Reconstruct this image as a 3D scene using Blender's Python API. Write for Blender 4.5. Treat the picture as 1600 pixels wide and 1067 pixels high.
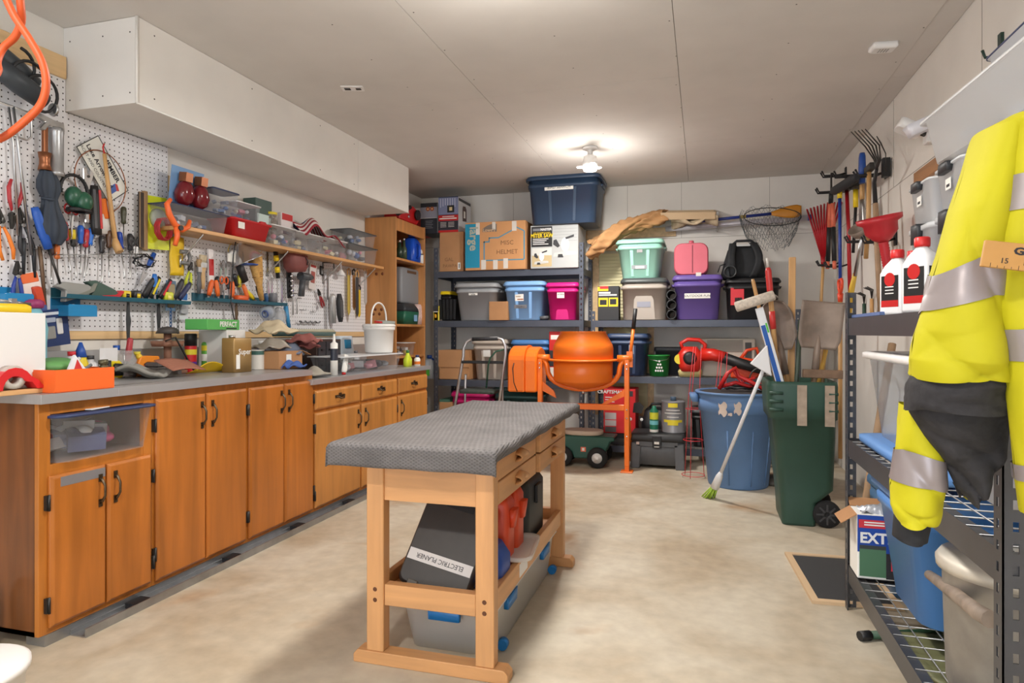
import bpy, bmesh, math, random
from mathutils import Vector as V, Matrix
random.seed(7)
PI = math.pi
SC = bpy.context.scene
COL = SC.collection
for o in list(bpy.data.objects): bpy.data.objects.remove(o)

# ---------------------------------------------------------------- camera
F, YAW, H0, V0 = 1020.0, math.atan(298/1020.0), 1.16, 520.0
cd = bpy.data.cameras.new('camera'); cam = bpy.data.objects.new('camera', cd); COL.objects.link(cam)
cam.location = (0, 0, H0); cam.rotation_euler = (PI/2, 0, YAW)
cd.sensor_width = 36; cd.lens = 36*F/1600; cd.shift_y = -(533.5-V0)/1600; cd.clip_start = .02
SC.camera = cam
SA, CA = math.sin(YAW), math.cos(YAW)
def P(u, v, x=None, y=None, z=None):
    """where the sight line of photo point (u, v) meets the real plane X=x, Y=y or Z=z"""
    a = (u-800)/F
    d = V((a*CA-SA, a*SA+CA, (V0-v)/F))
    t = x/d.x if x is not None else (y/d.y if y is not None else (z-H0)/d.z)
    return V((0, 0, H0)) + d*t

# ---------------------------------------------------------------- world, lamps, exposure
SC.view_settings.view_transform = 'Standard'; SC.view_settings.look = 'None'
SC.view_settings.gamma = 1; SC.view_settings.use_curve_mapping = False
SC.view_settings.exposure = 0.52
SC.cycles.transparent_max_bounces = 24
w = bpy.data.worlds.new('world'); SC.world = w; w.use_nodes = True
w.node_tree.nodes['Background'].inputs[0].default_value = (.82, .9, 1, 1)
w.node_tree.nodes['Background'].inputs[1].default_value = 4.0
LAMPS = [(-.72, 2.3), (-.85, 5.1), (-.85, -.1)]  # third one is added as fill from behind the camera
RX0, RX1, RY0, RY1, RH = -2.94, 1.15, -2.5, 6.55, 2.62
for lx, ly in LAMPS:
    for typ, e, z, col in (("AREA", 24, RH-.225, (1, .965, .91)), ("POINT", 11, RH-.27, (1, .965, .91))):
        ld = bpy.data.lights.new('lamp_light', typ); ld.energy = e; ld.color = col
        if typ == 'AREA': ld.shape = 'DISK'; ld.size = .2
        else: ld.shadow_soft_size = .08
        lo = bpy.data.objects.new('lamp_light', ld); COL.objects.link(lo); lo.location = (lx, ly, z)

# ---------------------------------------------------------------- helpers
def lin(c):
    c = [x/255 for x in c]
    return tuple((x/12.92 if x <= .04045 else ((x+.055)/1.055)**2.4) for x in c)+(1,)
MATS = {}
def M(col, rough=.5, metal=0, var=0, scale=8, bump=0, trans=0, emit=0, stretch=None, name=None):
    """procedural material: base colour with noise variation, optional see-through plastic share"""
    key = (tuple(col), rough, metal, var, scale, bump, trans, emit, stretch)
    if key in MATS: return MATS[key]
    m = bpy.data.materials.new(name or 'mat_%02x%02x%02x' % tuple(int(c) for c in col)); m.use_nodes = True
    N, L = m.node_tree.nodes, m.node_tree.links
    b = N['Principled BSDF']; c = lin(col)
    b.inputs['Base Color'].default_value = c; b.inputs['Roughness'].default_value = rough; b.inputs['Metallic'].default_value = metal
    if var or bump:
        tc = N.new('ShaderNodeTexCoord'); mp = N.new('ShaderNodeMapping'); L.new(tc.outputs['Object'], mp.inputs[0])
        if stretch: mp.inputs['Scale'].default_value = stretch
        nz = N.new('ShaderNodeTexNoise'); nz.inputs['Scale'].default_value = scale; nz.inputs['Detail'].default_value = 6
        L.new(mp.outputs[0], nz.inputs['Vector'])
        if var:
            r = N.new('ShaderNodeValToRGB'); r.color_ramp.elements[0].position = .3; r.color_ramp.elements[1].position = .7
            r.color_ramp.elements[0].color = tuple(x*(1-var) for x in c[:3])+(1,)
            r.color_ramp.elements[1].color = tuple(min(1, x*(1+var*.6)) for x in c[:3])+(1,)
            L.new(nz.outputs[0], r.inputs[0]); L.new(r.outputs[0], b.inputs['Base Color'])
        if bump:
            bp = N.new('ShaderNodeBump'); bp.inputs['Strength'].default_value = bump; bp.inputs['Distance'].default_value = .01
            L.new(nz.outputs[0], bp.inputs['Height']); L.new(bp.outputs[0], b.inputs['Normal'])
    if emit:
        b.inputs['Emission Color'].default_value = c; b.inputs['Emission Strength'].default_value = emit
    if trans:
        t = N.new('ShaderNodeBsdfTransparent'); t.inputs[0].default_value = tuple(.75+.25*x for x in c[:3])+(1,)
        mx = N.new('ShaderNodeMixShader'); mx.inputs[0].default_value = trans
        tl = N.new('ShaderNodeBsdfTranslucent'); tl.inputs[0].default_value = c
        m1 = N.new('ShaderNodeMixShader'); m1.inputs[0].default_value = .15; L.new(b.outputs[0], m1.inputs[1]); L.new(tl.outputs[0], m1.inputs[2])
        L.new(m1.outputs[0], mx.inputs[1]); L.new(t.outputs[0], mx.inputs[2]); L.new(mx.outputs[0], N['Material Output'].inputs[0])
    MATS[key] = m; return m

def wood(col, dark=.35, scale=3, axis=2, rough=.45, knots=False):
    """long-grained timber, grain along the given object axis"""
    key = ('wood', tuple(col), dark, scale, axis, rough)
    if key in MATS: return MATS[key]
    m = bpy.data.materials.new('wood_%02x%02x%02x' % tuple(col)); m.use_nodes = True
    N, L = m.node_tree.nodes, m.node_tree.links; b = N['Principled BSDF']; c = lin(col)
    tc = N.new('ShaderNodeTexCoord'); mp = N.new('ShaderNodeMapping'); s = [9, 9, 9]; s[axis] = .7
    mp.inputs['Scale'].default_value = s; L.new(tc.outputs['Object'], mp.inputs[0])
    n1 = N.new('ShaderNodeTexNoise'); n1.inputs['Scale'].default_value = scale; n1.inputs['Detail'].default_value = 5; n1.inputs['Distortion'].default_value = .6
    L.new(mp.outputs[0], n1.inputs['Vector'])
    n2 = N.new('ShaderNodeTexNoise'); n2.inputs['Scale'].default_value = 2.2; n2.inputs['Detail'].default_value = 3
    L.new(tc.outputs['Object'], n2.inputs['Vector'])
    ad = N.new('ShaderNodeMath'); ad.operation = 'MULTIPLY_ADD'; ad.inputs[1].default_value = .45; L.new(n2.outputs[0], ad.inputs[0]); L.new(n1.outputs[0], ad.inputs[2])
    r = N.new('ShaderNodeValToRGB'); e = r.color_ramp.elements
    e[0].position = .45; e[1].position = .95
    e[0].color = tuple(x*(1-dark) for x in c[:3])+(1,); e[1].color = tuple(min(1, x*1.12) for x in c[:3])+(1,)
    L.new(ad.outputs[0], r.inputs[0]); L.new(r.outputs[0], b.inputs['Base Color']); b.inputs['Roughness'].default_value = rough
    MATS[key] = m; return m

def rr(w, d, r, z, n=4, cx=0, cy=0):
    """rounded rectangle outline at height z"""
    r = min(r, w/2-1e-4, d/2-1e-4); p = []
    for k, (sx, sy) in enumerate(((1, 1), (-1, 1), (-1, -1), (1, -1))):
        for i in range(n+1):
            a = PI/2*(k+i/n)
            p.append(V((cx+sx*(w/2-r)+r*math.cos(a), cy+sy*(d/2-r)+r*math.sin(a), z)))
    return p

class MB:
    """collects shapes for ONE mesh part"""
    def __init__(s): s.v, s.f, s.m, s.s, s.mats = [], [], [], [], []; s.T = None
    def mi(s, m):
        if m not in s.mats: s.mats.append(m)
        return s.mats.index(m)
    def add(s, vs, fs, m, smooth=False):
        o = len(s.v); s.v += [tuple(s.T @ V(p)) if s.T else tuple(p) for p in vs]; k = s.mi(m)
        for f in fs: s.f.append([o+i for i in f]); s.m.append(k); s.s.append(smooth)
        return s
    def box(s, x0, y0, z0, x1, y1, z1, m):
        x0, x1 = min(x0, x1), max(x0, x1); y0, y1 = min(y0, y1), max(y0, y1); z0, z1 = min(z0, z1), max(z0, z1)
        return s.add([(x, y, z) for x in (x0, x1) for y in (y0, y1) for z in (z0, z1)],
                     [(0, 1, 3, 2), (4, 6, 7, 5), (0, 4, 5, 1), (2, 3, 7, 6), (0, 2, 6, 4), (1, 5, 7, 3)], m)
    def cb(s, c, d, m):
        return s.box(c[0]-d[0]/2, c[1]-d[1]/2, c[2]-d[2]/2, c[0]+d[0]/2, c[1]+d[1]/2, c[2]+d[2]/2, m)
    def loft(s, secs, m, cap0=True, cap1=True, smooth=True):
        n = len(secs[0]); vs = [p for q in secs for p in q]; fs = []
        for i in range(len(secs)-1):
            for j in range(n):
                k = (j+1) % n; fs.append((i*n+j, i*n+k, (i+1)*n+k, (i+1)*n+j))
        s.add(vs, fs, m, smooth)
        if cap0: s.add(secs[0], [tuple(range(n))[::-1]], m)
        if cap1: s.add(secs[-1], [tuple(range(n))], m)
        return s
    def tube(s, pts, r, m, n=8, caps=True, closed=False, sy=1):
        pts = [V(p) for p in pts]; R = r if isinstance(r, (list, tuple)) else [r]*len(pts)
        secs = []; up = None; L = len(pts)
        for i, p in enumerate(pts):
            a = pts[(i-1) % L] if closed else pts[max(0, i-1)]; b = pts[(i+1) % L] if closed else pts[min(L-1, i+1)]
            t = (b-a).normalized()
            if up is None: up = V((0, 0, 1)) if abs(t.z) < .9 else V((1, 0, 0))
            e1 = t.cross(up).normalized(); e2 = e1.cross(t).normalized(); up = e2
            secs.append([p+(e1*math.cos(2*PI*k/n)+e2*math.sin(2*PI*k/n)*sy)*R[i] for k in range(n)])
        if closed: secs.append(secs[0]); caps = False
        return s.loft(secs, m, caps, caps)
    def lathe(s, prof, m, n=20, c=(0, 0, 0), axis='z', caps=True):
        secs = []
        for r, h in prof:
            q = []
            for k in range(n):
                a = 2*PI*k/n; x, y = r*math.cos(a), r*math.sin(a)
                q.append(V(c)+(V((x, y, h)) if axis == 'z' else V((h, x, y)) if axis == 'x' else V((y, h, x))))
            secs.append(q)
        return s.loft(secs, m, caps and prof[0][0] > 1e-5, caps and prof[-1][0] > 1e-5)
    def prism(s, poly, h0, h1, m, axis='z'):
        f = {'z': lambda a, b, h: (a, b, h), 'x': lambda a, b, h: (h, a, b), 'y': lambda a, b, h: (a, h, b)}[axis]
        n = len(poly); vs = [f(a, b, h0) for a, b in poly]+[f(a, b, h1) for a, b in poly]
        fs = [tuple(range(n))[::-1], tuple(range(n, 2*n))]+[(i, (i+1) % n, n+(i+1) % n, n+i) for i in range(n)]
        return s.add(vs, fs, m)
    def quad(s, a, b, c, d, m): return s.add([a, b, c, d], [(0, 1, 2, 3)], m)
    def sheet(s, fn, nu, nv, m, th=0):
        """parametric surface; th > 0 closes it to a thin solid"""
        g = [V(fn(i/nu, j/nv)) for i in range(nu+1) for j in range(nv+1)]
        fs = [(i*(nv+1)+j, (i+1)*(nv+1)+j, (i+1)*(nv+1)+j+1, i*(nv+1)+j+1) for i in range(nu) for j in range(nv)]
        s.add(g, fs, m, True)
        return s
    def ball(s, c, r, m, n=10, sc=(1, 1, 1)):
        secs = []; k = n//2+1
        for i in range(k+1):
            a = PI*i/k; rr_ = math.sin(a)*r+1e-4
            secs.append([V(c)+V((rr_*math.cos(2*PI*j/n)*sc[0], rr_*math.sin(2*PI*j/n)*sc[1], -math.cos(a)*r*sc[2])) for j in range(n)])
        return s.loft(secs, m, False, False)
    def build(s, name, parent=None, bev=0, solid=0, sub=0):
        me = bpy.data.meshes.new(name); me.from_pydata(s.v, [], s.f)
        for m in s.mats: me.materials.append(m)
        me.polygons.foreach_set('material_index', s.m); me.polygons.foreach_set('use_smooth', s.s)
        bm = bmesh.new(); bm.from_mesh(me); bmesh.ops.remove_doubles(bm, verts=bm.verts, dist=1e-5)
        bmesh.ops.recalc_face_normals(bm, faces=bm.faces)
        if bev:
            ed = [e for e in bm.edges if len(e.link_faces) == 2 and e.calc_face_angle(0) > .6]
            bmesh.ops.bevel(bm, geom=ed, offset=bev, segments=1, affect='EDGES', profile=.5, clamp_overlap=True)
        bm.to_mesh(me); bm.free()
        o = bpy.data.objects.new(name, me); COL.objects.link(o)
        if parent: o.parent = parent
        if solid: md = o.modifiers.new('thickness', 'SOLIDIFY'); md.thickness = solid; md.offset = 0
        if sub: md = o.modifiers.new('smooth', 'SUBSURF'); md.levels = md.render_levels = sub
        return o

def tag(o, label, cat, group=None):
    o['label'] = label; o['category'] = cat
    if group: o['group'] = group
    return o
def thing(name, label, cat, loc=(0, 0, 0), rz=0, group=None, rot=None):
    o = bpy.data.objects.new(name, None); COL.objects.link(o); o.empty_display_size = .05
    o.location = loc; o.rotation_euler = rot or (0, 0, rz)
    return tag(o, label, cat, group)
def one(name, label, cat, mb, loc=(0, 0, 0), rz=0, group=None, rot=None, bev=0, solid=0, sub=0):
    o = mb.build(name, None, bev, solid, sub); o.location = loc; o.rotation_euler = rot or (0, 0, rz)
    return tag(o, label, cat, group)
def struct(name, mb, bev=0, parent=None):
    o = mb.build(name, parent, bev)
    if not parent: o['kind'] = 'structure'
    return o
def text(body, size, loc, rot, m, parent, name='lettering', align='CENTER', bold=0, sx=1, depth=.0003, shear=0):
    cu = bpy.data.curves.new(name, 'FONT'); cu.body = body; cu.size = size; cu.align_x = align; cu.align_y = 'CENTER'
    cu.extrude = depth; cu.offset = bold; cu.shear = shear; cu.resolution_u = 2
    t = bpy.data.objects.new('t', cu); me = bpy.data.meshes.new_from_object(t); bpy.data.objects.remove(t); me.name = name
    me.materials.clear(); me.materials.append(m)
    o = bpy.data.objects.new(name, me); COL.objects.link(o); o.parent = parent
    o.location = loc; o.rotation_euler = rot; o.scale = (sx, 1, 1)
    return o
FRONT = (PI/2, 0, 0)          # lettering on a face that looks toward -Y
AISLE = (PI/2, 0, PI/2)       # lettering on a face that looks toward +X
WHITE = M((236, 234, 232), .45); BLACK = M((28, 28, 30), .5); RUB = M((22, 22, 24), .8)
STEEL = M((190, 190, 190), .32, 1, .15, 20); IRON = M((70, 68, 66), .45, .8, .2, 30); CHROME = M((215, 215, 215), .18, 1)
ORANGE = M((240, 118, 30), .4); YELLOW = M((240, 205, 30), .45); RED = M((190, 35, 35), .4); BLUE = M((35, 80, 165), .4)
CARD = M((182, 134, 92), .85, 0, .1, 5); TAN = M((205, 165, 120), .8, 0, .1, 6)

# ================================================================ the room
WALLC = M((226, 221, 214), .85, 0, .05, 3, .06)
def concrete():
    m = bpy.data.materials.new('concrete_floor'); m.use_nodes = True; N, L = m.node_tree.nodes, m.node_tree.links
    b = N['Principled BSDF']; tc = N.new('ShaderNodeTexCoord')
    def nz(s, d, dist=0):
        n = N.new('ShaderNodeTexNoise'); n.inputs['Scale'].default_value = s; n.inputs['Detail'].default_value = d; n.inputs['Distortion'].default_value = dist
        L.new(tc.outputs['Object'], n.inputs['Vector']); return n
    a, c, d = nz(1.6, 8, .7), nz(14, 5), nz(.9, 4, 1.5)
    r = N.new('ShaderNodeValToRGB'); e = r.color_ramp.elements
    e[0].position = .32; e[0].color = lin((172, 155, 131)); e[1].position = .62; e[1].color = lin((196, 186, 168)); L.new(a.outputs[0], r.inputs[0])
    r2 = N.new('ShaderNodeValToRGB'); e = r2.color_ramp.elements; e[0].position = .6; e[0].color = (0, 0, 0, 1); e[1].position = .78; e[1].color = (1, 1, 1, 1)
    L.new(d.outputs[0], r2.inputs[0])
    mx = N.new('ShaderNodeMix'); mx.data_type = 'RGBA'; mx.inputs[7].default_value = lin((166, 130, 92))
    L.new(r2.outputs[0], mx.inputs[0]); L.new(r.outputs[0], mx.inputs[6])
    m2 = N.new('ShaderNodeMix'); m2.data_type = 'RGBA'; m2.blend_type = 'OVERLAY'; m2.inputs[0].default_value = .25
    L.new(mx.outputs[2], m2.inputs[6]); L.new(c.outputs[0], m2.inputs[7])
    L.new(m2.outputs[2], b.inputs['Base Color']); b.inputs['Roughness'].default_value = .62
    bp = N.new('ShaderNodeBump'); bp.inputs['Strength'].default_value = .12; bp.inputs['Distance'].default_value = .01
    L.new(c.outputs[0], bp.inputs['Height']); L.new(bp.outputs[0], b.inputs['Normal']); return m
mb = MB(); mb.box(RX0-.1, RY0, -.1, RX1+.1, RY1+.1, 0, concrete()); struct('floor', mb)
mb = MB(); mb.box(RX0-.1, RY0, 0, RX0, RY1+.1, RH+.1, WALLC); wall_left = struct('wall_left', mb)
mb = MB(); mb.box(RX0, RY1, 0, RX1, RY1+.1, RH+.1, WALLC)
wall_back = struct('wall_back', mb)
mb = MB(); mb.box(RX1, RY0, 0, RX1+.1, RY1+.1, RH+.1, WALLC); wall_right = struct('wall_right', mb)
# wall behind the camera, with the wide open doorway that lets daylight in
mb = MB()
for x0, x1, z0 in ((RX0, -2.2, 0), (.2, RX1, 0), (-2.2, .2, 2.15)): mb.box(x0, RY0-.1, z0, x1, RY0, RH+.1, WALLC)
struct('wall_front', mb)
# ceiling: drywall sheets with open joints
mb = MB(); mb.box(RX0-.1, RY0-.1, RH+.014, RX1+.1, RY1+.1, RH+.1, M((150, 142, 134), .9)); ceiling = struct('ceiling', mb)
CEIL = M((214, 209, 203), .9, 0, .06, 2.5, .05)
g = .0014
def sheets(x0, x1, ys, zz=0):
    for a, b in zip(ys, ys[1:]):
        q = MB(); q.box(x0+g, a+g, RH+zz, x1-g, b-g, RH+.013, CEIL); q.build('ceiling_panel', ceiling)
sheets(RX0+.001, -1.297, [RY0, 1.4, 3.84, RY1-.001]); sheets(-1.297, -.13, [RY0, 1.4, 3.83, RY1-.001]); sheets(-.13, 1.03, [RY0, .3, 2.73, 5.17, RY1-.001])
sheets(1.03, RX1-.001, [RY0, 1.1, 3.1, 4.2, RY1-.001], .003)
# screw dimples on ceiling sheets
q = MB(); DK = M((60, 56, 52), .8)
for x in (-1.7, -1.28, -.7, -.15, .4, 1.0):
    for k in range(12): q.lathe([(.004, 0), (.004, .0006)], DK, 6, (x+.015*(k % 2), 1.5+k*.41, RH-.0005))
q.build('screw_dimples', ceiling)
# duct chase (soffit) along the left wall: two drywall fronts, end panel, bottom
SOF = M((230, 226, 220), .85, 0, .04, 4, .05)
SX0, SX1, SY0, SY1, SZ = RX0+.001, -2.5, 2.4, 5.29, 2.22
mb = MB(); mb.box(SX0, SY0+.012, SZ+.012, SX1-.012, SY1-.012, RH-.001, SOF); soffit = struct('trim_1', mb)
q = MB(); q.box(SX1-.012, SY0+.012, SZ, SX1, 4.41, RH-.002, SOF); q.build('front_panel', soffit)
q = MB(); q.box(SX1-.012, 4.413, SZ, SX1+.001, SY1, RH-.002, SOF); q.build('front_panel', soffit)
q = MB(); q.box(SX0, SY0, SZ, SX1-.002, SY0+.012, RH-.002, SOF); q.build('end_panel', soffit)
q = MB(); q.box(SX0, SY0+.012, SZ, SX1-.013, SY1, SZ+.012, SOF); q.build('bottom_panel', soffit)
q = MB()
for y in (2.5, 3.2, 3.9, 4.35, 4.5, 5.1):
    for z in (2.27, 2.57): q.lathe([(.004, 0), (.004, .0008)], DK, 6, (SX1, y, z), 'x')
for x in (-2.9, -2.7, -2.54):
    for z in (2.27, 2.55): q.lathe([(.004, 0), (.004, -.0008)], DK, 6, (x, SY0, z), 'y')
q.build('screw_dimples', soffit)
# corner bead along the chase edge
q = MB(); q.tube([(SX1, SY0, SZ), (SX1, SY0, RH-.003)], .007, SOF, 6); q.tube([(SX1, SY0, SZ), (SX1, SY1, SZ)], .005, SOF, 6); q.build('corner_bead', soffit)

# drywall seams on right and back walls: thin battens/joint lines
SEAM = M((150, 143, 134), .9)
q = MB(); q.box(RX1-.0015, 2.2, 2.07, RX1, RY1, 2.073, SEAM)
for y in (3.25, 4.6): q.box(RX1-.0015, y, 2.073, RX1, y+.003, RH, SEAM)
q.build('joint', wall_right)
q = MB(); q.box(RX0, RY1-.0015, 2.08, RX1, RY1, 2.083, SEAM)
for x in (-1.9, -.72, -.2, .6): q.box(x, RY1-.0015, 2.083, x+.003, RY1, RH, SEAM)
q.build('joint', wall_back)

# pegboard with rows of one-inch holes
def pegmat():
    m = bpy.data.materials.new('pegboard_white'); m.use_nodes = True; N, L = m.node_tree.nodes, m.node_tree.links
    b = N['Principled BSDF']; tc = N.new('ShaderNodeTexCoord'); sp = N.new('ShaderNodeSeparateXYZ'); L.new(tc.outputs['Object'], sp.inputs[0])
    sq = []
    for k in (1, 2):
        a = N.new('ShaderNodeMath'); a.operation = 'PINGPONG'; a.inputs[1].default_value = .0142; L.new(sp.outputs[k], a.inputs[0])
        p = N.new('ShaderNodeMath'); p.operation = 'POWER'; p.inputs[1].default_value = 2; L.new(a.outputs[0], p.inputs[0]); sq.append(p)
    ad = N.new('ShaderNodeMath'); ad.operation = 'ADD'; L.new(sq[0].outputs[0], ad.inputs[0]); L.new(sq[1].outputs[0], ad.inputs[1])
    gt = N.new('ShaderNodeMath'); gt.operation = 'LESS_THAN'; gt.inputs[1].default_value = .0036**2; L.new(ad.outputs[0], gt.inputs[0])
    mx = N.new('ShaderNodeMix'); mx.data_type = 'RGBA'; mx.inputs[6].default_value = lin((232, 231, 234)); mx.inputs[7].default_value = lin((38, 36, 36))
    L.new(gt.outputs[0], mx.inputs[0]); L.new(mx.outputs[2], b.inputs['Base Color']); b.inputs['Roughness'].default_value = .5; return m
PEG = pegmat(); PX = -2.926
q = MB(); q.box(PX, .4, 1.17, PX-.006, 2.398, 2.37, PEG); q.box(PX, 2.398, 1.17, PX-.006, 3.02, 2.215, PEG); q.build('pegboard_panel', wall_left)
q = MB(); q.box(PX, 3.024, 1.17, PX-.006, 5.29, 1.78, PEG); q.build('pegboard_panel', wall_left)
PINE = wood((226, 190, 140), .22, 3, 1)
q = MB(); q.box(PX+.012, .4, 2.37, RX0, 2.395, 2.475, PINE); q.build('furring_strip', wall_left, .002)
q = MB(); q.box(PX, .4, 1.128, RX0, 5.29, 1.169, PINE); q.build('furring_strip', wall_left, .002)
q = MB(); q.box(PX-.002, 3.03, 1.97, RX0, 3.1, 2.06, PINE); q.build('furring_strip', wall_left, .002)
# pine rail on back wall carrying the paddle poles, small ceiling plate, ceiling box
q = MB(); q.box(-1.2, RY1-.02, 2.1, -.25, RY1, 2.19, PINE); q.build('furring_strip', wall_back, .002)
p = P(551, 138, z=RH)
mb = MB(); mb.cb((0, 0, -.002), (.13, .075, .004), WHITE); mb.cb((-.03, 0, -.005), (.035, .03, .003), BLACK); mb.cb((.035, 0, -.005), (.03, .025, .003), IRON)
one('ceiling_cover_plate', 'small metal cover plate with dark slots set into ceiling beside the duct chase', 'cover plate', mb, p, .3)
p = P(1380, 70, z=RH)
t = thing('carbon_monoxide_alarm', 'small white rectangular alarm box on ceiling near right wall', 'alarm', p, .12)
mb = MB(); mb.loft([rr(.12, .085, .012, 0), rr(.12, .085, .012, -.02), rr(.1, .065, .012, -.03)], WHITE); mb.build('case', t)
mb = MB(); [mb.cb((-.02+i*.013, 0, -.0305), (.006, .04, .002), M((170, 168, 165), .6)) for i in range(4)]; mb.build('vent', t)
# window with closed blinds on the back wall
win = MB(); wx0, wx1, wz0, wz1 = -1.0, -.52, .4, 1.98
for a in ((wx0-.06, wz0-.06, wx0, wz1+.06), (wx1, wz0-.06, wx1+.06, wz1+.06), (wx0, wz1, wx1, wz1+.06), (wx0, wz0-.06, wx1, wz0)):
    win.box(a[0], RY1-.025, a[1], a[2], RY1-.001, a[3], PINE)
win = struct('window_1', win)
q = MB(); q.box(wx0, RY1-.006, wz0, wx1, RY1-.002, wz1, M((210, 205, 180), .2)); q.build('pane', win)
BL = M((232, 222, 176), .6)
n = 46; sl = None
for i in range(n):
    z = wz0+.02+i*(wz1-wz0-.03)/n
    if sl is None:
        q = MB(); q.prism([(-.008, -.018), (-.006, -.019), (.004, .014), (.002, .015)], wx0+.004, wx1-.004, BL, 'x'); sl = q.build('slat', win); sl.location = (0, RY1-.018, z)
    else:
        c = sl.copy(); COL.objects.link(c); c.location = (0, RY1-.018, z)
# ceiling lamps; the last is an added fill, out of view
LED = M((255, 246, 228), .4, emit=14)
for i, (lx, ly) in enumerate(LAMPS):
    t = thing('ceiling_lamp', ['white screw-in lamp lit on ceiling just above the workbench', 'white lamp with fold-out panels lit on ceiling near the back wall', 'added fill lamp on ceiling, unseen behind the viewpoint'][i], 'lamp', (lx, ly, RH), .4*i, 'ceiling lamps')
    mb = MB(); mb.lathe([(.001, 0), (.06, -.0), (.06, -.012), (.045, -.022), (.022, -.03), (.022, -.06)], WHITE, 24); mb.build('canopy', t)
    mb = MB(); mb.lathe([(.022, -.06), (.05, -.075), (.058, -.12), (.06, -.15), (.05, -.155)], WHITE, 20); mb.build('socket_head', t)
    mb = MB(); mb.lathe([(.05, -.155), (.055, -.165), (.05, -.185), (.001, -.195)], LED, 20); mb.build('diffuser', t)
    for k in range(3):
        a = 2*PI*k/3+.5
        mb = MB(); mb.T = Matrix.Rotation(a, 4, 'Z'); mb.loft([rr(.07, .05, .015, -.150, 3, .075, 0), rr(.07, .05, .015, -.142, 3, .075, 0)], WHITE); mb.build('panel', t)
        mb = MB(); mb.T = Matrix.Rotation(a, 4, 'Z'); mb.loft([rr(.06, .04, .012, -.1535, 3, .075, 0), rr(.06, .04, .012, -.1505, 3, .075, 0)], LED); mb.build('panel_light', t)

# ================================================================ base cabinets along the left wall
CABF = wood((192, 118, 46), .34, 2.2, 2, .35); CABD = wood((186, 110, 42), .36, 1.6, 2, .33); CABD2 = wood((194, 130, 64), .3, 1.6, 2, .4)
CABS = wood((124, 72, 32), .5, 2, 2, .35); BRONZE = M((96, 82, 64), .4, .9); DARK = M((30, 22, 16), .8)
FX = -2.335                                     # face-frame plane
def cy(u, x=FX): return P(u, 600, x=x).y
def cz_(u, v, x=FX): return P(u, v, x=x).z
def bail_v(par, y, z, x=FX+.02):
    q = MB(); h = .1
    q.tube([(x, y, z-h/2), (x+.012, y, z-h/2+.008), (x+.026, y, z-.02), (x+.026, y, z+.02), (x+.012, y, z+h/2-.008), (x, y, z+h/2)], [.007, .0055, .0045, .0045, .0055, .007], BRONZE, 8)
    for s in (-1, 1): q.loft([rr(.02, .028, .008, 0), rr(.014, .02, .006, .004)], BRONZE) if False else q.cb((x+.002, y, z+s*h/2), (.005, .016, .03), BRONZE)
    return q.build('handle', par)
def bail_h(par, y, z, x=FX+.02):
    q = MB(); h = .09
    q.tube([(x, y-h/2, z), (x+.012, y-h/2+.01, z-.002), (x+.022, y-.02, z-.014), (x+.022, y+.02, z-.014), (x+.012, y+h/2-.01, z-.002), (x, y+h/2, z)], .0048, BRONZE, 8)
    q.cb((x+.002, y, z), (.004, h+.03, .018), BRONZE); q.cb((x+.003, y, z+.012), (.004, .03, .018), BRONZE)
    return q.build('handle', par)
def slab(name, par, y0, y1, z0, z1, m):
    q = MB(); q.add([(FX, y0, z0), (FX, y1, z0), (FX, y1, z1), (FX, y0, z1)] + [(FX+.011, y0, z0), (FX+.011, y1, z0), (FX+.011, y1, z1), (FX+.011, y0, z1)]
        + [(FX+.02, y0+.012, z0+.012), (FX+.02, y1-.012, z0+.012), (FX+.02, y1-.012, z1-.012), (FX+.02, y0+.012, z1-.012)],
        [(3, 2, 1, 0), (8, 9, 10, 11)] + [(i, (i+1) % 4, 4+(i+1) % 4, 4+i) for i in range(4)] + [(4+i, 4+(i+1) % 4, 8+(i+1) % 4, 8+i) for i in range(4)], m)
    return q.build(name, par, .002)
def hinge(par, y, z):
    q = MB(); q.cb((FX+.006, y, z), (.014, .012, .055), IRON); q.tube([(FX+.014, y+.004, z-.03), (FX+.014, y+.004, z+.03)], .005, IRON, 6); return q.build('hinge', par)
def carcass(t, y0, y1, z0, z1, opening=None):
    q = MB(); q.box(RX0+.03, y0, z0, FX-.02, y0+.018, z1, CABS); q.box(RX0+.03, y1-.018, z0, FX-.02, y1, z1, CABS)
    q.box(RX0+.03, y0, z0, FX-.02, y1, z0+.018, CABS); q.box(RX0+.022, y0, z0, RX0+.03, y1, z1, CABS); q.build('body', t)
    q = MB(); s = .045
    q.box(FX-.02, y0, z0, FX, y0+s, z1, CABF); q.box(FX-.02, y1-s, z0, FX, y1, z1, CABF); q.box(FX-.02, y0+s, z1-s, FX, y1-s, z1, CABF); q.box(FX-.02, y0+s, z0, FX, y1-s, z0+.03, CABF)
    if opening: q.box(FX-.02, y0+s, opening-.05, FX, y1-s, opening, CABF)
    q.build('face_frame', t, .0015)
Z0 = .042
# unit 1: open cubby above two doors
ya, yb = cy(60), cy(237)
t = thing('base_cabinet', 'cabinet at near end of the counter, open cubby above two doors', 'cabinet', (0, 0, 0))
carcass(t, ya, yb, Z0, .9, .668)
q = MB(); q.box(RX0+.03, ya+.018, .65, FX-.021, yb-.018, .667, CABS); q.build('cubby_floor', t)
ym = (cy(161)+cy(164))/2
d = slab('door', t, cy(74), ym-.003, .063, .628, CABD); bail_v(d, ym-.035, .53); [hinge(d, cy(74)-.008, z) for z in (.53, .15)]
q = MB(); q.cb((FX+.0205, (cy(92)+cy(155))/2, .6), (.001, .19, .036), M((165, 165, 170), .35, .6)); q.build('tape_strip', d)
d = slab('door', t, ym+.003, cy(233), .063, .628, CABD); bail_v(d, ym+.035, .53); [hinge(d, cy(233)+.008, z) for z in (.53, .15)]
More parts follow.
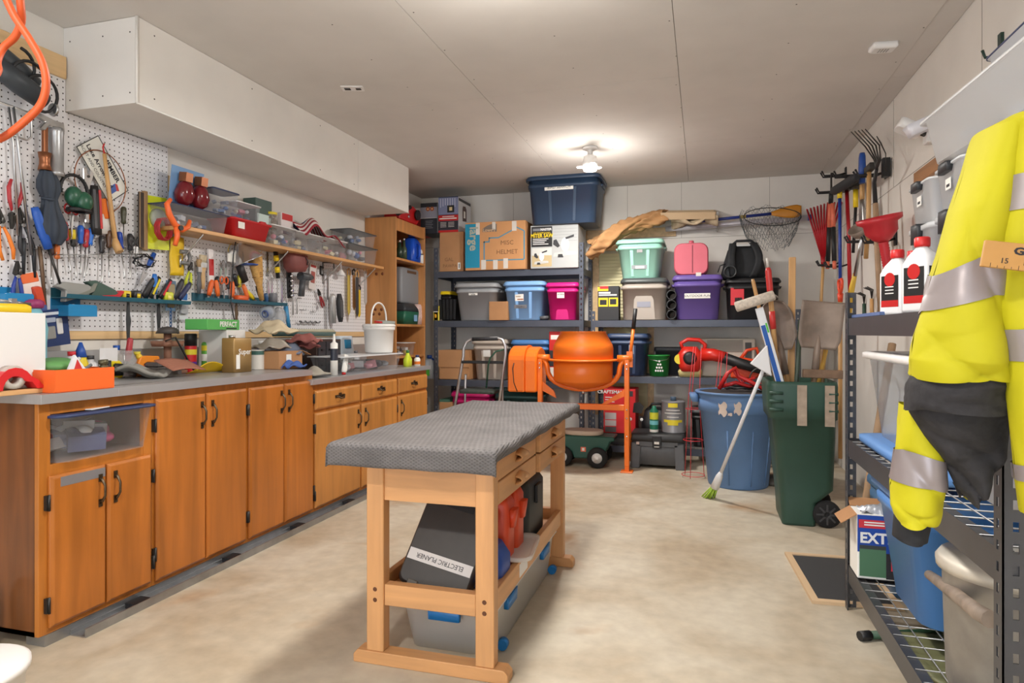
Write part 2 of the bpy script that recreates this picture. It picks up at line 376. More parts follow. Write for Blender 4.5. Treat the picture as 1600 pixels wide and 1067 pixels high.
# units 2 and 3: tall door pairs, 3 with three drawer columns handled below
def tall(ua, ub, um, lab):
    t = thing('base_cabinet', lab, 'cabinet', (0, 0, 0)); a, b, m_ = cy(ua), cy(ub), cy(um)
    carcass(t, a+.001, b-.001, Z0, .9)
    for y0, y1, hy, gy in ((cy(ua)+.012, m_-.003, m_-.035, cy(ua)+.004), (m_+.003, cy(ub)-.012, m_+.035, cy(ub)-.004)):
        d = slab('door', t, y0, y1, .06, .866, CABD); bail_v(d, hy, .765); [hinge(d, gy, z) for z in (.75, .18)]
tall(237, 384, 318.5, 'cabinet with two tall plain doors, next to the cubby unit')
tall(384, 488, 441, 'cabinet with two tall doors beside the three drawers')
def drawer_unit(ua, ub, lab, hs):
    t = thing('base_cabinet', lab, 'cabinet', (0, 0, 0), group='drawer cabinets'); a, b = cy(ua)+.001, cy(ub)-.001
    carcass(t, a, b, Z0, .838)
    q = MB(); q.box(FX-.02, a+.045, .656, FX, b-.045, .68, CABF); q.build('rail', t)
    d = slab('drawer', t, a+.012, b-.012, .676, .796, CABD2); bail_h(d, (a+b)/2, .742)
    d = slab('door', t, a+.012, b-.012, .062, .656, CABD2); bail_v(d, b-.05 if hs > 0 else a+.05, .56); [hinge(d, a+.006 if hs > 0 else b-.006, z) for z in (.56, .14)]
drawer_unit(488, 561.5, 'drawer-over-door cabinet nearest the tall doors', 1)
drawer_unit(561.5, 619, 'middle of the three drawer-over-door cabinets', -1)
drawer_unit(619, 666, 'drawer-over-door cabinet at far end of counter', -1)
yE = cy(666)
# worktops: stainless steel, two heights
SST = M((186, 186, 188), .36, .55, .1, 3, 0, stretch=(6, .4, 1), name='stainless'); 
y1_, y2_ = cy(64, -2.3), cy(488, -2.3)
mb = MB(); mb.box(RX0+.02, y1_, .9, -2.298, y2_, .935, SST); mb.box(RX0+.012, y1_, .935, RX0+.02, y2_, 1.075, SST)
mb.box(-2.2985, cy(185, -2.3)-.0006, .9, -2.2975, cy(185, -2.3)+.0006, .935, DARK)
one('steel_countertop', 'stainless steel countertop with backsplash over the tall-door cabinets', 'countertop', mb, bev=.002)
mb = MB(); mb.box(RX0+.02, y2_+.001, .838, -2.298, yE+.01, .872, SST); mb.box(RX0+.012, y2_+.001, .872, RX0+.02, yE+.01, 1.06, SST)
one('steel_countertop', 'lower stainless steel countertop over the drawer cabinets', 'countertop', mb, bev=.002)
# steel stud track the cabinets stand on
mb = MB(); GALV = M((168, 170, 172), .38, .9, .15, 12)
for x in (-2.9, -2.42): mb.box(x, ya+.02, 0, x+.09, yE, .0415, GALV)
one('steel_track', 'galvanised steel channel on floor under the cabinets', 'steel channel', mb)
mb = MB(); mb.box(-2.33, ya+.12, 0, -2.25, yE-.9, .004, GALV); mb.box(-2.256, ya+.12, .004, -2.25, yE-.9, .034, GALV); mb.box(-2.33, ya+.12, .004, -2.324, yE-.9, .02, GALV)
t = one('steel_track', 'long open steel track on floor in front of the cabinets', 'steel channel', mb)
for u in (215, 362, 465, 545):
    q = MB(); q.cb((-2.3, cy(u, -2.3), .016), (.05, .08, .022), BLACK); one('felt_pad', 'black pad lying in the floor track below cabinet, %s' % {215: 'near the cubby unit', 362: 'below the plain tall doors', 465: 'below the tall doors beside the drawers', 545: 'below the drawers'}[u], 'pad', q, (0, 0, 0))
# clear bin with navy lid in the cubby
def contents(q, w, d, h, seed, cols, n=14):
    R = random.Random(seed)
    for i in range(n):
        m = M(R.choice(cols), .6); s = R.uniform(.24, .44)*min(w, d)
        c = (R.uniform(-.5, .5)*(w-s*1.3), R.uniform(-.5, .5)*(d-s*1.3), R.uniform(s*.4, max(s*.41, h-s*.5)))
        if R.random() < .5: q.T = Matrix.Translation(c) @ Matrix.Rotation(R.uniform(0, 3), 4, 'Z') @ Matrix.Rotation(R.uniform(-.5, .5), 4, 'X'); q.cb((0, 0, 0), (s, s*.7, s*.5), m); q.T = None
        else: q.ball(c, s*.42, m, 8, (1, R.uniform(.6, 1), R.uniform(.5, .9)))
    return q
MIX = [(240, 240, 242), (215, 217, 222), (120, 126, 140), (214, 70, 80), (60, 110, 190), (225, 200, 150), (70, 72, 80), (240, 220, 120)]
CLR = M((240, 243, 247), .22, trans=.78); CLR2 = M((246, 247, 249), .3, trans=.24)
def clear_bin(name, label, w, d, h, lidm, loc, rz=0, group=None, seed=1, cols=MIX, latch=None, body=CLR, n=14, fill=.8, lid=True, taper=.9, rot=None):
    t = thing(name, label, 'storage bin', loc, rz, group, rot)
    q = MB(); r = min(w, d)*.12
    q.loft([rr(w*taper, d*taper, r, .001), rr(w, d, r, h*.93), rr(w*1.04, d*1.04, r, h*.93), rr(w*1.04, d*1.04, r, h*.95)], body, True, False); q.build('body', t)
    if n: contents(MB(), w*taper-.02, d*taper-.02, h*fill, seed, cols, n).build('contents', t)
    if lid:
        q = MB(); q.loft([rr(w*1.06, d*1.06, r, h*.935), rr(w*1.06, d*1.06, r, h*.985), rr(w*.98, d*.98, r, h), rr(w*.9, d*.9, r, h), rr(w*.88, d*.88, r, h*.985)], lidm); q.build('lid', t)
    if latch:
        for ax, s in latch[1]:
            q = MB()
            if ax == 'x': q.loft([rr(.02, d*.32, .006, h*.8, 2, s*(w*.53+.004), 0), rr(.024, d*.32, .006, h*.97, 2, s*(w*.53+.002), 0), rr(.04, d*.28, .006, h*1.01, 2, s*(w*.51), 0)], latch[0])
            else: q.loft([rr(w*.32, .02, .006, h*.8, 2, 0, s*(d*.53+.004)), rr(w*.32, .024, .006, h*.97, 2, 0, s*(d*.53+.002)), rr(w*.28, .04, .006, h*1.01, 2, 0, s*(d*.51))], latch[0])
            q.build('latch', t)
    return t
NAVY = M((46, 58, 96), .45)
clear_bin('storage_bin', 'clear bin with navy lid in the open cubby', .4, .44, .185, NAVY, (FX-.15, (cy(82)+cy(228))/2, .669), 0, seed=3, n=22, cols=[(215, 215, 218), (170, 172, 178), (110, 116, 130), (235, 235, 235), (214, 90, 150), (90, 100, 140)])
q = MB(); q.T = Matrix.Rotation(.05, 4, 'Z'); q.box(-.09, -.12, 0, .1, .12, .004, WHITE); one('paper_sheets', 'loose white papers lying on the navy lid in the cubby', 'papers', q, (FX-.1, cy(150)+.05, .856), .2)
# far end wooden board on the counter, overhanging toward the viewer
mb = MB(); mb.box(-2.92, 1.05, 0, -2.37, 1.94, .018, wood((205, 160, 110), .3, 3, 1)); one('wooden_board', 'thick pale wooden board lying on near end of the counter', 'board', mb, (0, 0, .936), bev=.002)

# ---- wall shelf above the pegboard tools
SHZ = 1.75; SHP = wood((212, 160, 104), .25, 3, 1)
t = thing('wall_shelf', 'long pine plank shelf above the pegboard tools', 'shelf', (0, 0, 0))
q = MB(); q.box(PX+.002, 2.92, SHZ-.022, -2.735, 5.28, SHZ, SHP); q.build('plank', t, .002)
for y in (3.1, 3.9, 4.6, 5.15):
    q = MB(); q.tube([(PX+.001, y, SHZ-.19), (PX+.006, y, SHZ-.18), (PX+.17, y, SHZ-.03), (PX+.17, y, SHZ-.023)], .005, STEEL, 6); q.cb((PX+.004, y, SHZ-.11), (.004, .02, .17), STEEL); q.build('bracket', t)

# ---- tall open pine bookcase at far end
BC = wood((196, 136, 80), .3, 2, 2); by0, by1, bx1, bz = 5.3, 5.95, -2.63, 2.2
t = thing('bookcase', 'tall open knotty pine bookcase beyond the counter end', 'bookcase', (0, 0, 0))
for y in (by0, by1-.022):
    q = MB(); q.box(RX0+.004, y, 0, bx1, y+.022, bz, BC); q.build('side_panel', t, .002)
for z, y in ((1.69, 0), (1.37, .01), (1.33, .03)):
    for dy in (.03, .09): q = MB(); q.lathe([(.014, 0), (.001, -.0006)], M((120, 62, 30), .6), 10, (bx1-.1-dy-y, by0-.0002, z), 'y'); q.build('knot', t)
q = MB(); q.box(RX0+.004, by0+.022, .3, RX0+.012, by1-.022, bz, BC); q.build('back_panel', t)
q = MB(); q.box(bx1-.02, by0+.022, bz-.12, bx1, by1-.022, bz-.01, BC); q.build('top_rail', t, .002)
q = MB(); q.box(RX0+.012, by0+.022, bz-.03, bx1-.02, by1-.022, bz-.01, BC); q.build('top_panel', t, .002)
BSH = [1.84, 1.24, .95, .5]
for z in BSH:
    q = MB(); q.box(RX0+.012, by0+.022, z-.022, bx1-.002, by1-.022, z, BC); q.build('shelf', t, .002)

# ================================================================ workbench
BW = wood((210, 155, 102), .22, 2.6, 2, .45); BWX = wood((210, 155, 102), .22, 2.6, 0, .45); BWY = wood((210, 155, 102), .22, 2.6, 1, .45)
t = thing('workbench', 'pale wooden workbench with four drawers in the middle of the floor', 'workbench', (-.9, 2.06, 0))
hw = .235; LY = 1.17
for x in (-hw+.0, hw-.065):
    for y in (0, LY-.05):
        q = MB(); q.box(x, y, .045, x+.065, y+.05, .745, BW); q.build('leg', t, .003)
for y in (-.005, LY-.055):
    q = MB(); q.prism([(-hw-.05, 0), (hw+.05, 0), (hw+.05, .028), (hw+.035, .045), (-hw-.035, .045), (-hw-.05, .028)], y, y+.06, BWX, 'y'); q.build('foot', t, .003)
    q = MB(); q.box(-hw+.066, y+.012, .207, hw-.066, y+.05, .281, BWX); q.build('stretcher', t, .002)
for x in (-hw+.033, hw-.033):
    for z in (.225, .262): q = MB(); q.lathe([(.008, 0), (.006, -.0015)], M((92, 50, 24), .5), 10, (x, 0, z), 'y'); q.build('dowel_cap', t)
for x in (-hw+.01, hw-.035):
    q = MB(); q.box(x, .051, .207, x+.025, LY-.051, .281, BWY); q.build('side_stretcher', t, .002)
q = MB(); q.box(-hw+.036, .052, .222, hw-.036, LY-.056, .236, BWY); q.build('lower_shelf', t)
q = MB(); q.box(-hw+.064, .01, .575, hw-.064, .028, .74, BWX); q.box(-hw+.005, .052, .6, -hw+.025, LY-.052, .74, BWY); q.box(-hw+.064, LY-.03, .575, hw-.064, LY-.012, .74, BWX); q.box(hw-.06, .052, .575, hw-.02, .06, .74, BW)
q.box(-hw+.03, .05, .572, hw-.02, LY-.06, .582, BWY); q.build('apron', t)
for y0, y1, xo in ((.054, .57, 0), (.6, LY-.054, .012)):
    for z0, z1 in ((.575, .652), (.658, .738)):
        q = MB(); q.box(hw-.02, y0, z0, hw+xo, y1, z1, BWY); dr = q.build('drawer', t, .002)
        q = MB(); yc = (y0+y1)/2; q.sheet(lambda a, b: (hw+xo+.026*math.sin(PI*b)**.5, yc+(a-.5)*.1, (z0+z1)/2+.014-.028*b+.012*math.sin(PI*a)), 8, 6, BW); q.build('handle', dr, 0, .006)
q = MB(); q.box(hw-.055, .575, .575, hw-.008, .596, .74, DARK); q.build('divider', t)
q = MB(); q.box(hw-.0095, .35, .22, hw-.009, .47, .27, WHITE); q.build('maker_label', t)
tw0, tw1, ty0, ty1 = -.325, .262, -.09, 1.36
q = MB(); q.box(tw0, ty0, .745, tw1, ty1, .778, BWX); q.build('top', t, .003)
# rubber mat with woven relief draped over the top
def matmat():
    m = bpy.data.materials.new('rubber_mat'); m.use_nodes = True; N, L = m.node_tree.nodes, m.node_tree.links; b = N['Principled BSDF']
    tc = N.new('ShaderNodeTexCoord'); wv = []
    for ax in ('X', 'Y'):
        mp = N.new('ShaderNodeMapping'); mp.inputs['Rotation'].default_value = (.785, .785 if ax == 'X' else -.785, .785 if ax == 'X' else -.785); L.new(tc.outputs['Object'], mp.inputs[0])
        x = N.new('ShaderNodeTexWave'); x.bands_direction = 'X'; x.inputs['Scale'].default_value = 34; L.new(mp.outputs[0], x.inputs[0]); wv.append(x)
    mu = N.new('ShaderNodeMath'); mu.operation = 'MULTIPLY'; L.new(wv[0].outputs[1], mu.inputs[0]); L.new(wv[1].outputs[1], mu.inputs[1])
    nz = N.new('ShaderNodeTexNoise'); nz.inputs['Scale'].default_value = 7; nz.inputs['Detail'].default_value = 5; L.new(tc.outputs['Object'], nz.inputs[0])
    r = N.new('ShaderNodeValToRGB'); r.color_ramp.elements[0].color = lin((70, 67, 67)); r.color_ramp.elements[1].color = lin((128, 123, 122)); L.new(nz.outputs[0], r.inputs[0])
    mx = N.new('ShaderNodeMix'); mx.data_type = 'RGBA'; mx.blend_type = 'MULTIPLY'; mx.inputs[0].default_value = .5
    r2 = N.new('ShaderNodeValToRGB'); r2.color_ramp.elements[0].color = (1, 1, 1, 1); r2.color_ramp.elements[1].color = (.25, .24, .24, 1); L.new(mu.outputs[0], r2.inputs[0])
    L.new(r.outputs[0], mx.inputs[6]); L.new(r2.outputs[0], mx.inputs[7]); L.new(mx.outputs[2], b.inputs['Base Color']); b.inputs['Roughness'].default_value = .7
    bp = N.new('ShaderNodeBump'); bp.invert = True; bp.inputs['Strength'].default_value = .5; bp.inputs['Distance'].default_value = .004; L.new(mu.outputs[0], bp.inputs['Height']); L.new(bp.outputs[0], b.inputs['Normal']); return m
def drape(a, b):
    # a across X, b along Y, with flaps folding down over the edges
    def fold(s, lo, hi, flap0, flap1):
        if s < lo: return lo-.006, min(flap0, lo-s)
        if s > hi: return hi+.006, min(flap1, s-hi)
        return s, 0
    sx = -.325-.07+a*(.587+.14); sy = -.09-.075+b*(1.45+.13)
    x, dx = fold(sx, tw0, tw1, .07, .036); y, dy = fold(sy, ty0, ty1, .075, .055)
    z = .785-dx-dy+.0012*math.sin(sx*31)*math.cos(sy*23)
    if dx: x += (1 if sx > 0 else -1)*.005*math.sin(sy*13)**2
    if dy: y += (1 if sy > .5 else -1)*.003*math.sin(sx*19)**2
    return (x, y, max(z, .705))
mb = MB(); mb.sheet(drape, 60, 120, matmat()); one('rubber_mat', 'dark woven rubber mat draped over the workbench top', 'mat', mb, (-.9, 2.06, 0), solid=.004)

# ================================================================ steel shelving
SHG = M((78, 83, 95), .42, .3, .08, 10); SHB = M((34, 36, 40), .45, .2); WIRE = M((168, 170, 172), .4, .7)
def post(t, cx, cy_, h, sx, sy, m=SHG, w=.042, fine=False):
    """slotted L-angle post: one flange along X, one along Y, punched with a column of slots"""
    q = MB(); th = .003; pitch = .05 if not fine else .044; n = int(h/pitch); hh = .02; hw = .011
    for ax in 'xy':
        s = sx if ax == 'x' else sy
        def bx(a, b, z0, z1):
            a, b = s*a, s*b
            if ax == 'x': q.box(cx+a, cy_, z0, cx+b, cy_+sy*th, z1, m)
            else: q.box(cx, cy_+a, z0, cx+sx*th, cy_+b, z1, m)
        c = w*.56
        bx(0, c-hw/2, 0, h); bx(c+hw/2, w, 0, h)
        z = 0
        for i in range(n):
            zt = (i+.5)*pitch-hh/2; bx(c-hw/2, c+hw/2, z, zt); z = zt+hh
        bx(c-hw/2, c+hw/2, z, h)
    return q.build('post', t)
def shelving(label, x0, x1, y0, y1, h, levels, m=SHG, bh=.062, long='x', step=.075, group=None):
    t = thing('shelving_unit', label, 'shelving', (0, 0, 0), group=group)
    for px, sx in ((x0, 1), (x1, -1)):
        for py, sy in ((y0, 1), (y1, -1)): post(t, px, py, h, sx, sy, m, fine=(long == 'y'))
    for z in levels:
        for py, s in ((y0, 1), (y1, -1)):
            a, b = (x0+.004, x1-.004)
            q = MB(); q.box(a, py+s*.004, z-bh, b, py+s*.007, z-.002, m); q.box(a, py+s*.007, z-.012, b, py+s*.045, z-.009, m); q.box(a, py+s*.007, z-bh, b, py+s*.025, z-bh+.003, m); q.build('beam', t)
        for px, s in ((x0, 1), (x1, -1)):
            q = MB(); q.box(px+s*.004, y0+.01, z-bh, px+s*.007, y1-.01, z-.002, m); q.box(px+s*.007, y0+.05, z-.012, px+s*.04, y1-.05, z-.009, m); q.build('end_beam', t)
        q = MB(); nx = int((x1-x0)/step); ny = int((y1-y0)/step)
        for i in range(1, nx): x = x0+(x1-x0)*i/nx; q.tube([(x, y0+.012, z-.004), (x, y1-.012, z-.004)], .0022, WIRE, 5)
        for i in range(1, ny): y = y0+(y1-y0)*i/ny; q.tube([(x0+.012, y, z-.0075), (x1-.012, y, z-.0075)], .0022, WIRE, 5)
        q.build('wire_deck', t)
    return t
YF = 6.0
shelving('tall dark steel shelving against the back wall, left of the blinds', -2.56, -1.06, YF, 6.5, 2.0, (1.766, 1.28, .70, .13))
shelving('shorter dark steel shelving against the back wall, right of the blinds', -.995, .80, YF, 6.5, 1.36, (1.276, .765, .13))

# ---------------------------------------------------------------- opaque totes and boxes
def fr(par, W, D, rects, name='print'):
    """flat printed rectangles on a front face; fractions of the face"""
    for r in rects:
        x0, x1, z0, z1, m = r[:5]; l = r[5] if len(r) > 5 else .0008
        q = MB(); q.box(W[0]*(x0-.5), -D/2-l, W[1]*z0, W[0]*(x1-.5), -D/2+.0002, W[1]*z1, m); q.build(name, par)
def tote(label, w, d, h, col, loc, rz=0, lidcol=None, ribs=2, taper=.84, lab=None, handle=True, group=None, rough=.42, lid=True, panel=None, name='storage_tote', cat='tote'):
    m = M(col, rough, 0, .04, 6); lm = M(lidcol, rough, 0, .04, 6) if lidcol else m
    t = thing(name, label, cat, loc, rz, group); r = min(w, d)*.14; ht = h*.9 if lid else h
    bw, bd = w*.93, d*.93
    def S(k): return taper+(1-taper)*k
    q = MB(); zs = [0, .01, .82*ht/h, .82*ht/h, .9*ht/h, .9*ht/h, ht/h]; ks = [S(0)*.98, S(0), S(.82), S(.86)*1.03, S(.9)*1.03, S(.93), S(1)]
    q.loft([rr(bw*k, bd*k, r, h*z, 4) for z, k in zip(zs, ks)]+[rr(bw*.96, bd*.96, r, ht), rr(bw*S(0)*.95, bd*S(0)*.95, r, .012)], m); q.build('body', t)
    for i in range(ribs):
        x = (i-(ribs-1)/2)*bw*.36
        q = MB(); k0, k1 = S(.05), S(.8); y0, y1 = -bd/2*k0, -bd/2*k1
        q.add([(x*.9-.012, y0-.005, .05*ht), (x*.9+.012, y0-.005, .05*ht), (x+.014, y1-.005, .8*ht), (x-.014, y1-.005, .8*ht), (x*.9-.012, y0+.004, .05*ht), (x*.9+.012, y0+.004, .05*ht), (x+.014, y1+.004, .8*ht), (x-.014, y1+.004, .8*ht)],
              [(0, 1, 2, 3), (0, 4, 5, 1), (1, 5, 6, 2), (2, 6, 7, 3), (3, 7, 4, 0)], m); q.build('rib', t)
    if panel:
        q = MB(); k0, k1 = S(.02), S(panel[1]); pw = panel[0]*bw/2
        pts = [(-pw, 0), (pw, 0), (pw*.86, panel[1]*ht*.85), (pw*.7, panel[1]*ht), (-pw*.7, panel[1]*ht), (-pw*.86, panel[1]*ht*.85)]
        vs = [(x, -bd/2*(k0+(k1-k0)*z/(panel[1]*ht))-.004, z+.004) for x, z in pts]; q.add(vs+[(x, y+.01, z) for x, y, z in vs], [tuple(range(6))]+[(i, (i+1) % 6, 6+(i+1) % 6, 6+i) for i in range(6)], m); q.build('handle_recess', t)
    if handle:
        for s in (-1, 1):
            q = MB(); q.loft([rr(.035, d*.34, .01, ht*.84, 3, s*(bw*.5*S(.95)+.006), 0), rr(.05, d*.36, .012, ht*.9, 3, s*(bw*.5*S(.95)+.006), 0)], m); q.build('handle', t)
    if lid:
        q = MB(); q.loft([rr(w*.985, d*.985, r, h*.885), rr(w, d, r, h*.89), rr(w, d, r, h*.93), rr(w*.97, d*.97, r, h*.96), rr(w*.93, d*.93, r, h), rr(w*.8, d*.8, r, h), rr(w*.77, d*.77, r, h*.975)], lm); q.build('lid', t)
    if lab:       # (xc, zc, w, h, material, text, textsize, textmaterial)
        for L_ in lab:
            xc, zc, lw, lh, mm = L_[:5]; k = S(zc/h); sl = (1-taper)*bd/2/h
            q = MB(); q.add([(xc-lw/2, -bd/2*S((zc-lh/2)/h)-.007, zc-lh/2), (xc+lw/2, -bd/2*S((zc-lh/2)/h)-.007, zc-lh/2), (xc+lw/2, -bd/2*S((zc+lh/2)/h)-.007, zc+lh/2), (xc-lw/2, -bd/2*S((zc+lh/2)/h)-.007, zc+lh/2)], [(0, 1, 2, 3)], mm)
            q.build('label', t, 0, .001)
            if len(L_) > 5: text(L_[5], L_[6], (xc, -bd/2*k-.0085, zc), (PI/2-math.atan(sl), 0, 0), L_[7], t, 'handwriting', shear=.15, sx=L_[8] if len(L_) > 8 else 1)
    return t
def at_front(ul, ur, vt, y, z):
    a, b = P(ul, vt, y=y), P(ur, vt, y=y)
    if 5.9 < y < 6.2 and a.x < -1.3 and z < 2: a.x = max(a.x, -2.512); b.x = min(b.x, -1.108)
    return (a.x+b.x)/2, b.x-a.x, (a.z+b.z)/2-z
def tote_at(label, ul, ur, vt, y, z, d, col, **k):
    x, w, h = at_front(ul, ur, vt, y, z); return tote(label, w, d, h, col, (x, y+d/2, z), **k)
def carton(label, w, d, h, m, loc, rz=0, name='cardboard_box', cat='box', seam=True, group=None, rot=None, tape=TAN):
    t = thing(name, label, cat, loc, rz, group, rot)
    q = MB(); q.box(-w/2, -d/2, 0, w/2, d/2, h, m); q.build('carton', t, .003)
    if seam:
        q = MB(); q.box(-w/2, -.025, h-.0002, w/2, .025, h+.0006, tape); q.build('tape', t)
    return t
def carton_at(label, ul, ur, vt, y, z, d, m, **k):
    x, w, h = at_front(ul, ur, vt, y, z); return carton(label, w, d, h, m, (x, y+d/2, z), **k), w, h
INK = M((40, 38, 44), .7); FAINT = M((132, 96, 66), .8); PAPER = M((238, 236, 230), .7); TAPE_W = M((214, 208, 200), .5)
L1, L2, L3, L0 = 1.767, 1.281, .701, .131
# --- left unit, top level
t, w, h = carton_at('plain brown carton under the two printed boxes on top shelf', 662, 724, 363, YF+.03, L1, .42, CARD)
text('GAL', .05, (-.1*w, -.2108, .3*h), FRONT, FAINT, t, 'handwriting'); text('PAWPA', .045, (-.06*w, -.2108, .14*h), FRONT, FAINT, t, 'handwriting')
fr(t, (w, h), .42, [(.77, .88, .05, .22, PAPER), (.81, .84, .08, .19, INK, .0012)], 'label')
t, w, h = carton_at('large brown moving carton with blue band and blue outline print', 727, 821, 346, YF-.02, L1, .44, M((200, 146, 98), .85, 0, .06, 5))
CB = M((24, 140, 175), .6); GREYP = M((120, 108, 98), .7); LB = M((80, 140, 165), .7)
fr(t, (w, h), .44, [(0, .245, .05, .97, CB), (.18, .245, .74, .99, TAPE_W, .0014), (.27, .35, .01, .21, TAPE_W, .0014), (.47, .545, .01, .2, TAPE_W, .0014), (.64, .715, .02, .23, TAPE_W, .0014), (.78, .855, .79, .99, TAPE_W, .0014), (.455, .51, .83, .99, TAPE_W, .0018)])
fr(t, (w, h), .44, [(.31, .33, .2, .595, LB), (.31, .41, .57, .597, LB), (.395, .412, .59, .67, LB), (.395, .56, .65, .675, LB), (.97, .99, .2, .78, LB), (.33, .97, .185, .21, LB)])
q = MB(); Y_ = -.2208
for a, b in (((.56, .662), (.78, .8)), ((.855, .86), (.98, .78))): q.prism([((a[0]-.5)*w, (a[1]-.012)*h), ((b[0]-.5)*w, (b[1]-.012)*h), ((b[0]-.5)*w, (b[1]+.015)*h), ((a[0]-.5)*w, (a[1]+.015)*h)], Y_, Y_+.001, LB, 'y')
q.build('print', t)
q = MB(); q.prism([((x-.5)*w, z*h) for x, z in ((.29, .79), (.53, .79), (.53, .95), (.44, .95), (.37, .92), (.29, .86))], Y_, Y_+.001, GREYP, 'y'); q.build('emblem', t)
text("Lowe's", .045, (-.1*w, -.2215, .825*h), FRONT, M((200, 165, 130), .8), t, bold=.001)
text('large', .12, (-.36*w, -.2225, .66*h), (0, PI/2, 0) if False else (PI/2, PI/2, 0), M((170, 175, 160), .8), t, bold=.003)
text('MISC', .06, (.2*w, -.2212, .55*h), FRONT, FAINT, t, 'handwriting'); text('HELMET', .06, (.2*w, -.2212, .36*h), FRONT, FAINT, t, 'handwriting')
t, w, h = carton_at('miter saw carton with yellow title and saw pictures, under the navy tote', 829, 909, 351, YF-.02, L1, .42, M((178, 180, 180), .6, 0, .05, 5), seam=False, name='miter_saw_box')
GR = M((196, 196, 192), .5); SAWD = M((52, 52, 56), .5)
fr(t, (w, h), .42, [(.02, .46, .5, .97, BLACK), (.05, .41, .87, .93, M((120, 122, 128), .5), .0014), (.03, .45, .04, .47, M((190, 170, 130), .6)), (.03, .45, .3, .47, M((205, 205, 200), .6), .0012), (.03, .45, .6, .62, BLACK, .001)] + [(.48, .98, .62+.07*i, .624+.07*i, M((120, 122, 124), .6)) for i in range(5)])
text('MASTER', .03, (-.17*w, -.2125, .9*h), FRONT, WHITE, t, bold=.0006); text('10" COMPOUND', .022, (-.26*w, -.2125, .82*h), FRONT, YELLOW, t)
text('MITER SAW', .052, (-.26*w, -.2125, .755*h), FRONT, YELLOW, t, bold=.0012, sx=.8)
for i in range(4): fr(t, (w, h), .42, [(.05, .38-.04*(i % 3), .675-.04*i, .69-.04*i, WHITE, .0014)])
def saw_pic(t, cx, cz, s, Y):
    q = MB(); q.prism([(cx-.5*s, cz-.42*s), (cx+.5*s, cz-.34*s), (cx+.48*s, cz-.2*s), (cx+.1*s, cz-.18*s), (cx-.45*s, cz-.24*s)], Y, Y-.001, GR, 'y'); q.build('saw_picture', t)
    q = MB(); q.prism([(cx+.3*s*math.cos(a)*.6+.02*s, cz+.1*s+.3*s*math.sin(a)) for a in [i*PI/7 for i in range(14)]], Y, Y-.0012, M((216, 218, 222), .3), 'y'); q.build('saw_picture', t)
    q = MB(); q.prism([(cx-.48*s, cz+.3*s), (cx-.36*s, cz+.34*s), (cx-.2*s, cz+.05*s), (cx-.3*s, cz-.02*s), (cx-.5*s, cz+.12*s)], Y, Y-.0014, SAWD, 'y'); q.build('saw_picture', t)
    q = MB(); q.prism([(cx+.02*s, cz+.4*s), (cx+.4*s, cz+.52*s), (cx+.4*s, cz+.42*s), (cx+.06*s, cz+.32*s)], Y, Y-.0014, SAWD, 'y'); q.build('saw_picture', t)
    q = MB(); q.prism([(cx-.3*s, cz-.44*s), (cx-.05*s, cz-.44*s), (cx-.1*s, cz-.3*s), (cx-.28*s, cz-.3*s)], Y, Y-.0015, SAWD, 'y'); q.build('saw_picture', t)
saw_pic(t, .22*w, .48*h, .22, -.2105); saw_pic(t, -.27*w, .24*h, .14, -.2118)
hz = L1+h+.001
# navy tote on the saw box
p0, p1 = P(819, 290, y=5.9), P(938, 290, y=5.9)
tote('big navy tote on top of the miter saw carton', p1.x-p0.x, .5, .46, (46, 66, 92), ((p0.x+p1.x)/2, 6.15, hz), taper=.9, ribs=2, lab=[(-.03, .335, .27, .05, PAPER, 'BIRD SEARCH', .036, INK)])
# boxes on the brown carton and red case on the bookcase
hc = L1+P(700, 363, y=YF+.03).z-L1
def pbox(label, ul, ur, vt, y, z, d, m, sidem=None, rz=0):
    x, w, h = at_front(ul, ur, vt, y, z); t = carton(label, w, d, h, m, (x, y+d/2, z), rz, seam=False, name='product_box')
    if sidem: q = MB(); q.box(w/2, -d/2+.002, .004, w/2+.001, d/2-.002, h-.004, sidem); q.build('side_print', t)
    return t, w, h
t, w, h = pbox('dark box printed with two copper disks, on the brown carton', 657, 683, 317, YF+.06, hc+.001, .3, M((42, 44, 52), .5), WHITE)
fr(t, (w, h), .3, [(0, 1, .52, .86, M((150, 150, 165), .5)), (0, 1, .5, .515, WHITE)] + [(.3, .75-.06*(i % 2), .4-.055*i, .412-.055*i, M((150, 150, 155), .6), .001) for i in range(5)])
for s in (-.05, .2):
    q = MB(); q.lathe([(.022, 0), (.022, -.0006)], M((170, 92, 50), .5), 14, (s*w+.0, -.151, .8*h), 'y'); q.lathe([(.009, -.0006), (.009, -.0012)], M((236, 190, 140), .5), 10, (s*w, -.151, .8*h), 'y'); q.build('copper_disk_print', t)
t, w, h = pbox('box printed with a blue-grey scene and red band, on the brown carton', 685, 716, 307, YF+.03, hc+.001, .36, M((60, 68, 92), .5), M((205, 205, 208), .5))
fr(t, (w, h), .36, [(0, 1, .5, .97, M((128, 136, 170), .5)), (0, 1, .32, .48, RED), (.02, .98, .07, .31, M((40, 42, 50), .5)), (0, 1, 0, .06, RED), (.45, .8, .55, .75, BLACK, .0014), (.55, .7, .6, .7, M((222, 200, 150), .5), .0018), (.05, .92, .37, .4, PAPER, .0012), (.2, .8, .43, .45, PAPER, .0012)]
   + [(.1+.4*k, .4+.4*k, .27-.04*i, .28-.04*i, PAPER, .0012) for k in range(2) for i in range(4)] + [(.1+.12*i, .13+.12*i, .7+.03*(i % 3), .95, M((210, 214, 228), .5), .0012) for i in range(7)])
